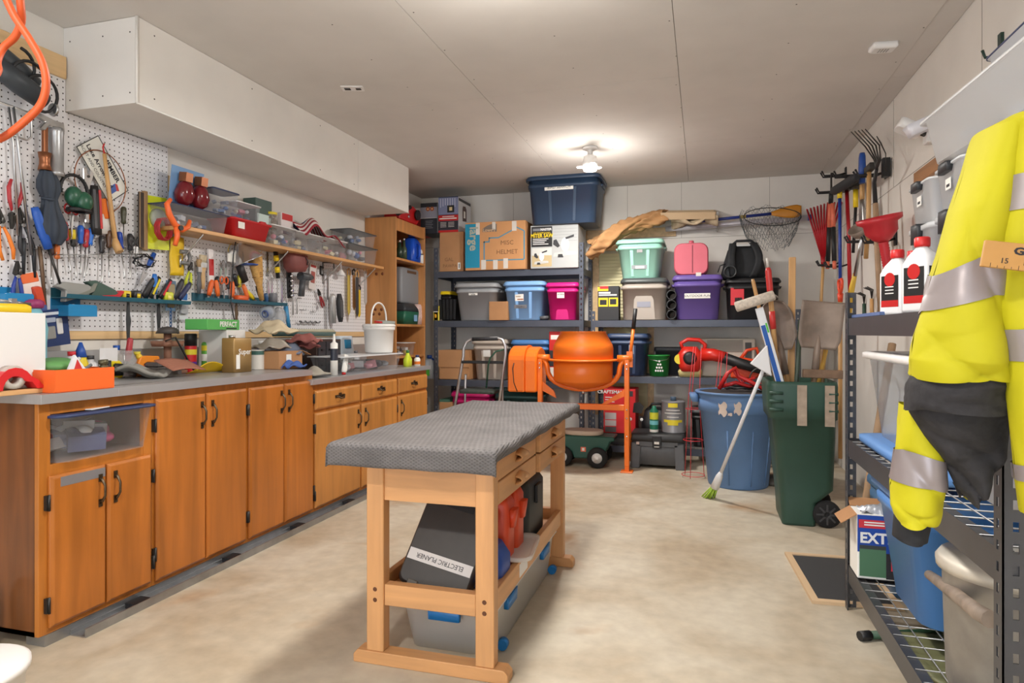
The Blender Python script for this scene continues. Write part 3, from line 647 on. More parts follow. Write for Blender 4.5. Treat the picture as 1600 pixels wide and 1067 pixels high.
q = MB(); q.prism([(-.06, .35*h), (.05, .38*h), (.05, .72*h), (.02, .8*h), (-.05, .78*h), (-.065, .7*h)], w/2+.001, w/2+.002, M((70, 45, 45), .5), 'x'); q.prism([(-.03, .45*h), (.015, .46*h), (.015, .65*h), (-.03, .65*h)], w/2+.002, w/2+.0025, PAPER, 'x'); q.build('lantern_print', t)
q = MB(); q.box(w/2+.001, -.17, .88*h, w/2+.002, .17, .96*h, SAWD); q.build('side_print', t)
x = -2.76
t = thing('red_tool_case', 'red and black power tool on top of the pine bookcase', 'power tool', (-2.74, 5.52, bz), .0)
q = MB(); q.prism([(-.1, 0), (.28, 0), (.33, .05), (.3, .14), (.2, .17), (.05, .1), (-.1, .05)], -.07, .09, M((196, 28, 30), .35), 'x'); q.build('housing', t, .008)
q = MB(); q.tube([(.1, -.16, .035), (.1, .1, .14)], .02, BLACK, 10); q.build('nozzle', t)
q = MB(); q.lathe([(.035, 0), (.05, .012), (.05, .03)], BLACK, 16, (.09, .25, .09), 'x'); q.build('cap', t)
q = MB(); q.lathe([(.015, .0), (.012, .012)], CHROME, 12, (.09, .08, .05), 'x'); q.build('dial', t)
t = carton('red and white printed carton standing behind the red power tool', .22, .2, .28, M((200, 40, 44), .5), (-2.5+.0, 6.12, hc+.001), seam=False, name='product_box')
t.location = (P(648, 340, y=6.15).x, 6.25, hc+.001)
fr(t, (.22, .28), .2, [(0, 1, .72, 1, PAPER)]); text('lite', .06, (.04, -.102, .238), FRONT, RED, t, bold=.001)
# --- left unit, second level
tote_at('black ribbed tote with yellow lid beside the gray tote', 655, 704, 455, YF+.03, L2, .4, (24, 25, 28), lidcol=(222, 196, 20), ribs=6, taper=.9, handle=False)
tote_at('gray tote with small blue label on second shelf', 707, 776, 442, YF-.03, L2, .48, (158, 160, 163), lab=[(-.02, .27, .09, .05, PAPER), (-.03, .275, .045, .03, M((120, 170, 210), .5)), (-.02, .251, .045, .008, INK)], ribs=0)
t, w, h = carton_at('small plain brown carton between gray and light blue totes', 764, 793, 471, YF-.02, L2, .2, CARD)
tote_at('light blue tote with orange-marked label on second shelf', 784, 850, 439, YF-.04, L2, .46, (132, 178, 228), ribs=2, lab=[(-.04, .215, .085, .065, PAPER), (-.03, .198, .06, .012, M((210, 110, 40), .5)), (-.05, .225, .05, .012, M((220, 190, 120), .5)), (-.03, .13, .125, .035, M((120, 122, 128), .5), 'VIDEO', .03, INK)])
tote_at('hot pink tote with white label on second shelf', 851, 913, 441, YF-.03, L2, .46, (214, 30, 128), ribs=0, panel=(.42, .3), lab=[(-.01, .24, .07, .07, PAPER, 'XMAS', .024, INK)])
mb = MB(); mb.tube([(-.04, 0, .02), (0, .01, .022), (.04, .02, .028)], [.016, .02, .014], M((86, 88, 92), .5), 8); one('hose_nozzle', 'gray hose nozzle between the light blue and pink totes', 'nozzle', mb, P(850, 497, y=YF+.0)+V((0, 0, -.012)) if False else (P(850, 497, y=YF+.03).x, YF+.03, L2))
t, w, h = carton_at('small yellow and white package in front of yellow-lidded tote', 660, 677, 478, YF-.0, L2, .03, M((225, 205, 70), .6), seam=False)
fr(t, (w, h), .03, [(0, 1, .62, 1, SAWD), (.1, .9, .58, .62, PAPER), (.4, .7, .2, .45, M((230, 160, 30), .5))])
# --- left unit, third level
t, w, h = carton_at('brown carton with black TV scrawl on third shelf', 680, 733, 547, YF+.02, L3, .36, CARD)
text('TV', .14, (0, -.1815, .62*h), FRONT, M((90, 66, 48), .8), t, 'handwriting', shear=.2)
q = MB(); q.box(-w/2-.004, -.187, .42*h, w/2+.004, -.181, h, CARD); q.build('flap', t)
tote_at('taupe tote behind the folded step ladder', 735, 791, 530, YF+.04, L3, .42, (186, 174, 162), lab=[(-.02, .26, .075, .07, PAPER)], ribs=2)
tote_at('sky blue tote on third shelf behind the mixer motor', 796, 858, 531, YF+.04, L3, .42, (80, 130, 190), ribs=2)
t, w, h = carton_at('red carton squeezed beside the mixer drum', 858, 884, 518, YF+.06, L3, .3, M((206, 36, 34), .5), seam=False); fr(t, (w, h), .3, [(0, 1, .3, .62, SAWD), (.1, .7, .84, .93, PAPER), (0, 1, .02, .28, PAPER)])
t = thing('detergent_jug', 'translucent jug with blue cap and green label beside the TV carton', 'jug', (P(671, 580, y=YF+.08).x, YF+.08, L3))
q = MB(); q.loft([rr(.11, .09, .03, 0), rr(.11, .09, .03, .13), rr(.08, .07, .03, .18), rr(.04, .04, .019, .2)], M((220, 228, 236), .3, trans=.3)); q.build('bottle', t)
q = MB(); q.lathe([(.025, .2), (.025, .235)], BLUE, 14); q.build('cap', t); q = MB(); q.tube([(.03, 0, .2), (.06, 0, .18), (.062, 0, .1), (.05, 0, .06)], .01, BLUE, 8); q.build('handle', t)
q = MB(); q.box(-.04, -.0465, .03, .02, -.0455, .09, M((80, 170, 60), .5)); q.build('label', t)
# --- left unit, bottom level
tote_at('magenta tote on bottom shelf behind the step ladder', 702, 764, 612, YF+.02, L0, .42, (190, 24, 100), ribs=0)
t, w, h = carton_at('brown carton with green folder on bottom shelf near the counter end', 664, 706, 628, YF+.02, L0, .36, CARD); q = MB(); q.box(-w/2, -.17, h, w/2-.03, .15, h+.025, M((70, 110, 92), .6)); q.build('folder', t)
tote_at('dark green tote on bottom shelf behind the mixer motor', 768, 846, 602, YF+.04, L0, .42, (44, 74, 72), ribs=2)
# --- right unit, top level
tote_at('taupe latched tote under the mint tub', 968, 1044, 434, YF-.02, L2-.004, .44, (176, 166, 156), lidcol=(70, 76, 76), ribs=0, taper=.95, panel=(.5, .62), lab=[(0, .14, .12, .05, M((150, 152, 165), .5))])
zt = L2-.004+at_front(968, 1044, 434, YF-.02, L2-.004)[2]+.002
x_, w_, h_ = at_front(968, 1044, 434, YF-.02, L2-.004)
mb = MB(); mb.cb((x_, YF-.035, L2+.27), (.12, .025, .08), SAWD); mb.cb((x_, YF-.05, L2+.285), (.07, .01, .02), BLACK); one('tote_latch', 'dark latch on front of the taupe tote', 'latch', mb) if False else None
tote_at('mint green tub with taped label on the taupe tote', 961, 1038, 373, YF-.02, zt, .42, (158, 212, 194), ribs=2, taper=.8, lid=True, lab=[(-.005, .1, .14, .035, M((150, 155, 160), .4)), (0, .098, .08, .022, PAPER), (.0, .26, .05, .06, M((160, 158, 160), .4))])
tote_at('purple tote with white written label under the pink case', 1050, 1130, 429, YF-.03, L2-.004, .44, (104, 84, 156), ribs=0, taper=.88, lab=[(0, .21, .22, .045, PAPER, 'OUTDOOR FUN', .03, INK), (.01, .385, .045, .06, TAPE_W)])
zp = L2-.004+at_front(1050, 1130, 429, YF-.03, L2)[2]+.006
x_, w_, h_ = at_front(1053, 1107, 379, YF, zp)
t = thing('pink_case', 'rounded pink hard-shell case on the purple tote', 'suitcase', (x_, YF+.14, zp))
PK = M((205, 96, 112), .4, 0, .05, 5)
def shell(q, y0, y1, s, m): q.loft([[V((p.x*s_, y, h_/2+(p.y)*s_)) for p in rr(w_, h_, .07, 0, 5)] for y, s_ in ((y0, s), (y0+.02*(1 if y1 > y0 else -1), 1), (y1, 1))], m)
q = MB(); shell(q, -.13, -.002, .93, PK); q.build('front_shell', t); q = MB(); shell(q, .13, .002, .93, PK); q.build('rear_shell', t)
q = MB(); q.loft([rr(.05, .05, .02, h_-.002), rr(.04, .04, .018, h_+.035)], PK); q.build('handle', t)
q = MB(); q.box(.008, -.1335, .02, .014, -.1315, h_-.02, M((120, 44, 60), .6)); q.build('seam', t)
t = tote_at('black lidded tote with red sticker, behind the paint roller', 1133, 1222, 434, YF-.0, L2-.004, .44, (36, 36, 38), ribs=0, taper=.93, lab=[(-.13, .2, .11, .15, M((214, 50, 60), .5)), (-.12, .17, .06, .04, BLACK)])
zb = L2-.004+at_front(1133, 1222, 434, YF, L2)[2]+.006
for i, v in enumerate((467, 482, 496)):
    p = P(1049, v, y=YF-.03); mb = MB(); mb.lathe([(.043, 0), (.043, .5), (.037, .5), (.037, 0), (.043, 0)], M((58, 60, 62), .5), 18, (0, 0, 0), 'y', caps=False)
    one('drain_pipe', 'gray plastic pipe beside purple tote, %s of three' % ('top', 'middle', 'bottom')[i], 'pipe', mb, (p.x, YF-.03, L2+.042+.0875*(2-i)), group='gray pipes beside the purple tote')
t, w, h = carton_at('black and yellow drop light box beside the taupe tote', 934, 967, 447, YF+.05, L2-.004, .12, M((44, 44, 46), .5), seam=False)
fr(t, (w, h), .12, [(0, .5, .86, .98, YELLOW), (.1, .5, .92, 1, RED, .001), (.05, .9, .72, .76, PAPER), (.05, .6, .78, .83, PAPER), (.04, .48, .4, .66, YELLOW), (.52, .96, .4, .66, YELLOW), (.1, .42, .45, .6, BLACK, .0014), (.58, .88, .46, .62, BLACK, .0014)])
# --- more totes on the bottom level of the right unit
tote_at('black tote with yellow lid behind the mixer stand', 884, 944, 636, 6.06, L0, .38, (34, 35, 38), lidcol=(206, 186, 40), ribs=4, taper=.92, handle=False) if False else None
x_, w_, h_ = at_front(1078, 1150, 640, 6.08, L0)
tote('black tote on the floor shelf behind the blue trash can', w_, .36, h_, (40, 41, 44), (x_, 6.27, L0), lidcol=(60, 62, 66), ribs=3, taper=.92, handle=False)
x_, w_, h_ = at_front(1160, 1235, 650, 6.08, L0)
tote('dark gray tote on the floor shelf behind the green bin', w_, .36, h_, (66, 68, 70), (x_, 6.27, L0), ribs=2, taper=.9, handle=False)
x_, w_, h_ = at_front(884, 905, 600, 6.06, L3)

# ================================================================ concrete mixer
OM = M((236, 116, 28), .38, 0, .06, 4); MY = 5.5
def at(u, v, y=MY): return P(u, v, y=y)
t = thing('concrete_mixer', 'orange concrete mixer with drum behind the workbench', 'concrete mixer', (0, 0, 0))
dc = at(911, 562); K = .0054
q = MB(); q.lathe([(.02, .675), (.06, .685), (.235, .745), (.25, .76), (.252, .93)], OM, 40, (dc.x, dc.y, 0)); q.build('drum_bottom', t)
q = MB(); q.lathe([(.252, .93), (.256, .935), (.256, 1.03), (.248, 1.06), (.192, 1.165), (.2, 1.172), (.188, 1.172), (.24, 1.05), (.244, .94)], OM, 40, (dc.x, dc.y, 0), caps=False); q.build('drum_top', t)
q = MB(); q.lathe([(.25, .92), (.285, .922), (.295, .93), (.285, .938), (.25, .94)], OM, 40, (dc.x, dc.y, 0), caps=False); q.build('drum_flange', t)
q = MB(); q.lathe([(.012, .64), (.014, .69)], CHROME, 10, (dc.x, dc.y, 0)); q.build('drum_bolt', t)
xl, xr = at(848, 565).x, at(976, 565).x; xm = (xl+xr)/2; hw_ = (xr-xl)/2
pts = [(xl+.0, MY, .94), (xl+.03, MY, .9)]+[(xm-(hw_-.04)*math.cos(a), MY, .87-.19*math.sin(a)**.8) for a in [PI*i/14 for i in range(15)]]+[(xr-.03, MY, .9), (xr, MY, .94)]
q = MB(); q.tube(pts, .022, OM, 10); q.build('yoke', t)
for x, s in ((xl-.0, -1), (xr+.0, 1)):
    q = MB(); q.box(x-.02+s*.02, MY-.028, .05, x+.02+s*.02, MY+.022, .965, OM); q.build('front_leg', t, .004)
    q = MB(); q.tube([(x+s*.02, MY+.02, .5), (x+s*.02, MY+.32, .04)], .02, OM, 8); q.build('rear_leg', t)
    q = MB(); q.box(x-.05+s*.02, MY-.06, 0, x+.05+s*.02, MY+.05, .01, OM); q.box(x-.018+s*.02, MY-.026, .01, x+.018+s*.02, MY+.02, .05, OM); q.build('foot', t, .002)
    q = MB(); q.lathe([(.03, -.06), (.03, .06)], OM, 14, (x, MY, .945), 'x'); q.build('bearing', t)
    for z in (.9, .86, .52, .45, .3): q = MB(); q.lathe([(.009, 0), (.006, -.008)], CHROME, 6, (x+s*.02, MY-.028, z), 'y'); q.build('bolt', t)
q = MB(); q.box(xl, MY-.02, .51, xr, MY+.02, .56, OM); q.build('cross_bar', t, .004)
q = MB(); q.prism([(xr, .69), (xr, .63), (xr-.16, .555), (xr-.2, .555)], MY-.01, MY+.01, OM, 'y'); q.build('brace', t)
q = MB(); q.prism([(xl, .74), (xl, .66), (xl+.12, .6), (xl+.1, .66)], MY-.01, MY+.01, OM, 'y'); q.build('brace', t)
# motor cover: domed box on the left
ml, mr = at(797, 560).x, at(846, 560).x-.03; z0, z1 = .65, 1.045
q = MB(); arc = [(-.2, z0), (.2, z0), (.2, z1-.12)]+[(.2*math.cos(a), z1-.12+.12*math.sin(a)) for a in [PI*i/10 for i in range(1, 10)]]+[(-.2, z1-.12)]
q.prism([(y+MY+.12, z) for y, z in arc], ml, (ml+mr)/2+.02, OM, 'x'); q.build('motor_cover', t, .012)
q = MB(); q.prism([((y*.94)+MY+.12, z*.985+.008) for y, z in arc], (ml+mr)/2+.02, mr, OM, 'x'); q.build('motor_cover', t, .012)
q = MB(); q.prism([((y*1.02)+MY+.12, z*1.01-.004) for y, z in arc], (ml+mr)/2+.008, (ml+mr)/2+.022, OM, 'x'); q.build('motor_cover_flange', t)
q = MB(); q.tube([(ml+.06, MY-.085, .9), (ml+.05, MY-.09, .85), (ml+.06, MY-.09, .73), (ml+.09, MY-.088, .655)], .004, BLACK, 6); q.build('power_cable', t)
for s in (-1, 1):
    q = MB(); q.lathe([(.02, -.03), (.09, -.03), (.1, -.015), (.1, .015), (.09, .03), (.02, .03)], RUB, 20, (ml+.1, MY+.12+s*.16, .1), 'x', caps=False); q.build('wheel', t)
q = MB(); q.tube([(ml+.1, MY-.05, .1), (ml+.1, MY+.3, .1)], .012, IRON, 8); q.tube([(ml+.1, MY+.12, .1), (xl-.02, MY, .5)], .02, OM, 8); q.build('axle_frame', t)
hp, ht_ = at(984, 565), at(993, 482)
q = MB(); q.tube([hp, hp+(ht_-hp)*.62], .014, OM, 10); q.tube([hp+(ht_-hp)*.62, ht_], .017, BLACK, 10); q.cb((hp.x, MY, hp.z+.02), (.05, .03, .13), OM); q.build('tilt_lever', t)
q = MB(); q.tube([(xr, MY, .945), (hp.x+.03, MY, .945)], .012, CHROME, 10); q.build('pivot_shaft', t)

# ---------------------------------------------------------------- folded step ladder
LYD = 5.62
t = thing('step_ladder', 'silver folding step stool with dark treads behind the workbench', 'step ladder', (0, 0, 0)); ALU = M((196, 196, 198), .35, .7)
def lp(u, v): return P(u, v, y=LYD)
a, b, c, d = lp(724, 556), lp(728, 536), lp(785, 533), lp(790, 552)
fl, frr = lp(711, 634), lp(781, 622); fl = a+(fl-a)*((a.z)/(a.z-fl.z)); frr = d+(frr-d)*(d.z/(d.z-frr.z)); fl.z = .013; frr.z = .013
q = MB(); q.tube([fl, a, (a+b)/2+V((-.01, 0, .01)), b+V((.01, 0, .015)), b+V((.05, 0, .035)), c+V((-.05, 0, .03)), c+V((.0, 0, .012)), (c+d)/2+V((.012, 0, .012)), d, frr], .0135, ALU, 10); q.build('front_rail', t)
for p0, p1 in ((lp(721, 585)+V((.03, .03, 0)), V((fl.x+.06, LYD+.3, .012))), (lp(783, 585)+V((-.0, .03, 0)), V((frr.x+.02, LYD+.3, .012)))):
    q = MB(); q.tube([p0, p1], .011, ALU, 8); q.build('rear_leg', t)
p = lp(755, 566); q = MB(); q.box(lp(722, 566).x, LYD-.02, p.z-.012, lp(787, 566).x, LYD+.02, p.z+.014, BLACK); q.build('cross_bar', t, .004)
for v, yo, dd in ((608, -.04, .22), (676, -.1, .24)):
    p = lp(752, v); k = (v-560)/70; q = MB(); q.loft([rr(.31+.03*k, dd, .03, p.z-.03, 3, p.x, LYD+yo), rr(.31+.03*k, dd, .03, p.z, 3, p.x, LYD+yo)], M((58, 66, 60), .8, 0, .3, 60)); q.build('tread', t)
p = lp(755, 527); q = MB(); q.tube([lp(738, 530)+V((0, 0, .0)), lp(778, 529)], .018, M((50, 50, 54), .8, 0, .4, 60), 10); q.build('foam_grip', t)
mb = MB(); a, b = P(763, 570, y=LYD-.03), P(760, 606, y=LYD-.03)
mb.tube([b, a, a+V((.02, -.01, .06)), a+V((.07, 0, .12)), a+V((.14, .02, .14))], .008, M((34, 74, 56), .6), 7)
one('green_strap', 'dark green webbing looped around the step stool bar', 'strap', mb)

# ---------------------------------------------------------------- garden seat cart, toolbox and cans on the floor
p = P(908, 728, z=0)
t = thing('garden_cart', 'green wheeled garden seat with tan oval top near the mixer foot', 'garden seat', (p.x, p.y+.08, 0)); GG = M((28, 78, 66), .4)
q = MB(); q.prism([(-.2, .1), (-.17, .22), (-.21, .235), (-.21, .265), (.29, .265), (.29, .23), (.25, .22), (.21, .12), (.12, .12), (.1, .07), (-.06, .07), (-.08, .12)], -.1, .13, GG, 'y'); q.build('body', t, .008)
q = MB(); q.loft([[V((x.x, x.y*.8, z)) for x in rr(.36*s, .28*s, .13, 0, 6, .0, .02)] for z, s in ((.266, .96), (.27, 1), (.3, 1), (.306, .95))], M((186, 168, 150), .7)); q.build('seat', t)
for x in (-.155, .15):
    for y in (-.1, .13):
        s = -1 if y < 0 else 1
        q = MB(); q.lathe([(.045, s*.012), (.083, s*.0), (.088, s*.015), (.088, s*.045), (.08, s*.06), (.045, s*.06)], RUB, 24, (x, y, .088), 'y', caps=False); w_ = q.build('wheel', t)
        q = MB(); q.lathe([(.046, s*.02), (.046, s*.055), (.012, s*.058), (.012, s*.062)], WHITE, 18, (x, y, .088), 'y'); q.build('hub', w_)
q = MB(); q.box(.0, -.1015, .13, .045, -.1, .17, M((225, 110, 80), .5)); q.box(.012, -.1022, .138, .033, -.1015, .162, PAPER); q.build('badge', t)
p0, p1 = P(986, 729, z=0), P(1069, 731, z=0); yt = 5.68
p0, p1 = P(986, 729, y=yt), P(1069, 729, y=yt); w_ = p1.x-p0.x
t = thing('tool_box', 'gray step toolbox with black lid on the floor beside the mixer', 'toolbox', ((p0.x+p1.x)/2, yt+.15, 0)); TG = M((92, 94, 98), .5, 0, .08, 20)
h = .3
q = MB(); q.loft([rr(w_*.9, .26, .03, .03), rr(w_*.98, .3, .03, h*.78)], TG); q.build('body', t)
for x in (-1, 1):
    q = MB(); q.prism([(x*w_/2*1.02, 0), (x*(w_/2-.07), 0), (x*(w_/2-.085), .21), (x*w_/2*.99, .225)], -.16, .16, TG, 'y'); q.build('leg', t, .006)
q = MB(); q.box(-w_/2+.05, -.16, .19, w_/2-.05, -.14, .235, TG); q.build('front_band', t, .004)
q = MB(); q.loft([rr(w_*1.02, .33, .03, h*.78), rr(w_*1.04, .34, .03, h*.82), rr(w_*1.04, .34, .03, h*.95), rr(w_*.98, .3, .03, h)], M((38, 38, 40), .5)); q.build('lid', t)
q = MB(); q.box(-.04, -.182, .19, .035, -.168, .285, BLACK); q.box(-.025, -.188, .215, .02, -.181, .24, CHROME); q.box(-.025, -.188, .19, .02, -.181, .2, CHROME); q.build('latch', t, .002)
q = MB(); q.box(-w_/2+.045, -.163, .205, -w_/2+.07, -.16, .228, M((210, 190, 180), .6)); q.build('sticker', t)
def can(name, label, u, v0, v1, y, z, r, m, cat='can', prof=None, cap=None, band=None):
    x = P(u, v0, y=y).x; h = P(u, v0, y=y).z-z
    t = thing(name, label, cat, (x, y, z))
    q = MB(); q.lathe(prof(r, h) if prof else [(r, 0), (r*1.02, .004), (r, .008), (r, h-.008), (r*1.02, h-.004), (r*.96, h), (.001, h)], m, 24); q.build('body', t)
    if band:
        for z0, z1, bm in band: q = MB(); q.lathe([(r+.0006, h*z0), (r+.0006, h*z1)], bm, 24, caps=False); q.build('label_band', t)
    if cap: q = MB(); q.lathe([(cap[0], h), (cap[0], h+cap[1]), (cap[0]*.9, h+cap[1]+.004), (.001, h+cap[1]+.004)], cap[2], 16); q.build('cap', t)
    return t, h
spray = lambda r, h: [(r*.96, 0), (r, .006), (r, h*.78), (r*.92, h*.84), (r*.5, h*.9), (r*.45, h)]
t, h = can('spray_can', 'green and yellow expanding foam can on the gray toolbox', 1022, 634, 671, yt+.08, .301, .037, M((30, 120, 92), .4), prof=spray, band=[(.5, .76, M((215, 215, 60), .5)), (.3, .45, M((120, 200, 210), .5)), (.02, .12, PAPER)], cat='spray can')
t, h = can('solvent_can', 'round gray solvent can with yellow panel on the gray toolbox', 1052, 626, 672, yt+.16, .301, .1, M((140, 140, 144), .35, .2, .08, 10), cap=(.025, .03, M((70, 90, 110), .5)))
q = MB()
YL = M((225, 205, 50), .5)
for z0, z1, hw2, m in ((.34, .42, .85, YL), (.25, .34, .45, YL), (.72, .74, .6, PAPER), (.62, .64, .75, PAPER), (.5, .52, .5, PAPER), (.82, .95, .4, YL)):
    q.sheet(lambda a, b: (.1012*math.sin((a-.5)*2*hw2), -.1012*math.cos((a-.5)*2*hw2), h*(z0+(z1-z0)*b)), 8, 1, m)
q.build('label_print', t)
# red shop tool carton and black case under the right shelving
t = carton('flat black case on bottom shelf below the red carton', .4, .36, .11, M((30, 31, 34), .5), (P(966, 690, y=6.0).x, 6.2, L0), seam=False, name='tool_case', cat='case')
q = MB(); q.box(-.05, -.186, .03, .05, -.18, .06, IRON); q.build('latch', t)
t, w, h = carton_at('red shop tool carton with white brand lettering behind the mixer leg', 943, 993, 608, 6.0, L0+.112, .3, M((212, 28, 36), .45), seam=False, name='product_box')
text('CRAFTSMAN', .042, (-.08, -.152, .93*h), FRONT, WHITE, t, bold=.0012)
fr(t, (w, h), .3, [(.05, .4, .02, .14, M((90, 84, 84), .5)), (.05, .4, .16, .29, M((190, 182, 182), .5)), (.05, .4, .31, .46, M((190, 182, 182), .5)), (.78, .92, .84, .96, SAWD), (.05, .5, .8, .82, PAPER), (.05, .4, .75, .765, PAPER), (.05, .35, .7, .715, PAPER)])
q = MB(); q.prism([(.12, .48*h), (.2, .47*h), (.22, .62*h), (.18, .72*h), (.13, .7*h)], -.1512, -.15, BLACK, 'y'); q.build('tool_picture', t)
for s in (.1, .2): q = MB(); q.lathe([(.014, 0), (.012, -.001)], WHITE, 12, (s, -.15, .33*h), 'y'); q.build('dial_picture', t)
mb = MB(); x0 = P(1007, 650, y=6.0).x; mb.loft([rr(.26, .3, .06, 0), rr(.26, .3, .06, .2), rr(.2, .26, .06, .31), rr(.16, .2, .05, .33)], M((34, 35, 38), .5)); mb.tube([(-.06, 0, .33), (-.04, 0, .365), (.04, 0, .365), (.06, 0, .33)], .012, BLACK, 8)
one('black_case', 'rounded black case behind the green foam can', 'case', mb, (x0+.09, 6.24, L0))
# --- right unit, second level: navy tote, bucket, blower, window air conditioner, chainsaw, stacked basket
LB2 = .766
tote_at('navy tote with tape strip behind the mixer lever', 946, 1013, 521, YF+.02, LB2, .42, (52, 70, 104), ribs=2, lab=[(.04, .26, .045, .12, M((150, 165, 185), .4))])
x, w, h = at_front(1011, 1046, 555, YF+.03, LB2)
t = thing('green_bucket', 'small green bucket with white tree print beside the red leaf blower', 'bucket', (x, YF+.12, LB2)); GB = M((40, 140, 62), .4)
q = MB(); q.lathe([(w*.42, 0), (w*.49, h*.95), (w*.515, h*.95), (w*.515, h), (w*.48, h), (w*.41, .006), (.001, .006)], GB, 28); q.build('pail', t)
q = MB(); q.tube([(-w*.5, 0, h*.95), (-w*.4, -w*.35, h*.8), (0, -w*.52, h*.72), (w*.4, -w*.35, h*.8), (w*.5, 0, h*.95)], .0025, STEEL, 6); q.build('bail', t)
q = MB()
for i in range(4):
    for j in range(i+1):
        a = (j-i/2)*.22+.1; z = h*(.72-.15*i); rr_ = w*.445+(w*.07)*z/h+.002; q.sheet(lambda a_, b_: (rr_*math.sin(a+(a_-.5)*.16), -rr_*math.cos(a+(a_-.5)*.16), z+(b_-.5)*.02*(1-abs(a_-.5))), 4, 2, WHITE)
q.build('tree_print', t)
RB = M((206, 40, 28), .35)
p = P(1078, 583, y=YF+.02); 
t = thing('leaf_blower', 'red gas leaf blower with black tube on the right shelving', 'leaf blower', (p.x, YF+.1, LB2))
q = MB(); q.loft([rr(.16, .2, .05, .05), rr(.2, .22, .06, .1), rr(.22, .22, .06, .2), rr(.12, .16, .05, .27)], RB); q.build('engine_housing', t)
q = MB(); q.tube([(-.06, -.03, .25), (-.08, -.03, .3), (-.02, -.03, .335), (.08, -.03, .33), (.13, -.03, .29), (.12, -.03, .21)], .018, RB, 8); q.build('handle', t)
q = MB(); q.loft([rr(.19, .13, .03, 0), rr(.21, .15, .03, .05), rr(.18, .13, .03, .075)], M((205, 190, 130), .4)); q.build('fuel_tank', t)
q = MB(); q.tube([(.1, -.03, .2), (.2, -.05, .2), (.3, -.08, .175)], [.06, .055, .05], RB, 12); q.tube([(.22, -.055, .197), (.42, -.12, .13), (.62, -.18, .075)], [.05, .046, .04], BLACK, 12); q.build('blower_tube', t)
q = MB(); q.lathe([(.06, 0), (.05, -.03), (.03, -.034)], BLACK, 16, (0, -.11, .17), 'y'); q.lathe([(.045, -.012), (.045, -.02)], YL, 14, (-.09, -.07, .16), 'y'); q.build('recoil_starter', t)
x, w, h = at_front(1094, 1180, 529, YF+.16, LB2)
t = thing('window_air_conditioner', 'beige window air conditioner behind the leaf blower tube', 'air conditioner', (x, YF+.32, LB2)); AC = M((196, 188, 174), .5)
q = MB(); q.box(-w/2, -.16, 0, w/2, .16, h, AC); q.build('case', t, .01)
for i in range(9): q = MB(); q.box(-w/2+.06, -.167, h*.66+i*.012, w*.28, -.16, h*.66+.006+i*.012, M((120, 114, 106), .6)); q.build('louver', t)
q = MB(); q.box(w*.32, -.165, h*.15, w/2-.03, -.16, h*.9, M((70, 68, 66), .5)); q.build('control_panel', t)
p = P(1160, 583, y=YF+.02)
t = thing('chainsaw', 'orange-red chainsaw at right end of the shelving behind the broom pan', 'chainsaw', (p.x+.02, YF+.0, LB2)); OR = M((214, 70, 30), .4)
q = MB(); q.prism([(-.12, .0), (.1, 0), (.14, .08), (.1, .16), (-.02, .18), (-.1, .1)], .0, .16, OR, 'y'); q.build('body', t, .012)
q = MB(); q.tube([(-.05, .08, .14), (.02, .08, .24), (.1, .08, .26), (.13, .08, .16)], .015, OR, 8); q.build('handle', t)
q = MB(); q.prism([(.1, .03), (.42, .05), (.45, .075), (.42, .1), (.1, .11)], .07, .076, STEEL, 'y'); q.build('guide_bar', t)
# tray-like dark lids and cable behind the bucket
mb = MB(); mb.loft([rr(.32, .2, .03, 0), rr(.34, .22, .03, .22), rr(.36, .25, .03, .22), rr(.36, .25, .03, .26)], M((60, 64, 72), .5)); one('storage_tub', 'dark gray lidded tub behind the green bucket', 'tub', mb, (P(1045, 560, y=6.3).x+.05, 6.35, LB2))
# stack of paper plates/baskets below (cream corrugated) under right shelving
mb = MB()
for i in range(9): mb.loft([rr(.2+.003*i, .2, .05, .02*i), rr(.22+.003*i, .22, .05, .02*i+.012), rr(.2, .2, .05, .02*i+.0199)], M((222, 205, 160), .7))
one('nested_planters', 'stack of nested cream planters behind the rounded black case', 'planters', mb, (P(1003, 600, y=6.36).x+.05, 6.36, LB2-.062-.19-.2)) if False else None

# ---------------------------------------------------------------- backpack, brown paper, paddle rack, nets
p = P(1163, 430, y=YF+.05)
t = thing('camera_backpack', 'black padded backpack lying on the black tote', 'backpack', (p.x, YF+.2, zb)); BK = M((30, 32, 36), .75, 0, .2, 30)
q = MB(); q.loft([rr(.34, .26, .08, 0), rr(.38, .28, .09, .05), rr(.33, .24, .08, .16), rr(.27, .19, .07, .26), rr(.2, .14, .05, .3)], BK); q.build('pack', t)
for s, lean in ((-.09, -.02), (.07, .05)):
    q = MB(); q.sheet(lambda a, b: (s+lean*math.sin(a*3)+(b-.5)*.06, -.10-.06*math.sin(PI*a)-.06*(1-a), .3*a+.01), 10, 3, BK); q.build('strap', t, 0, .016)
q = MB(); q.tube([(-.1, -.08, .3), (-.06, -.09, .335), (.06, -.09, .335), (.1, -.08, .3)], .012, BK, 8); q.build('carry_handle', t)
q = MB(); q.box(-.06, -.12, .285, .05, -.112, .3, M((190, 190, 190), .5)); q.build('tag', t)
q = MB(); q.lathe([(.05, 0), (.055, -.1), (.045, -.1), (.04, -.02)], M((44, 46, 48), .4), 18, (-.12, -.12, .055), 'y'); q.tube([(-.22, -.1, .06), (-.2, -.1, .12), (-.14, -.08, .14), (-.1, -.05, .1)], .006, BLACK, 6); q.build('hose_coupling', t)
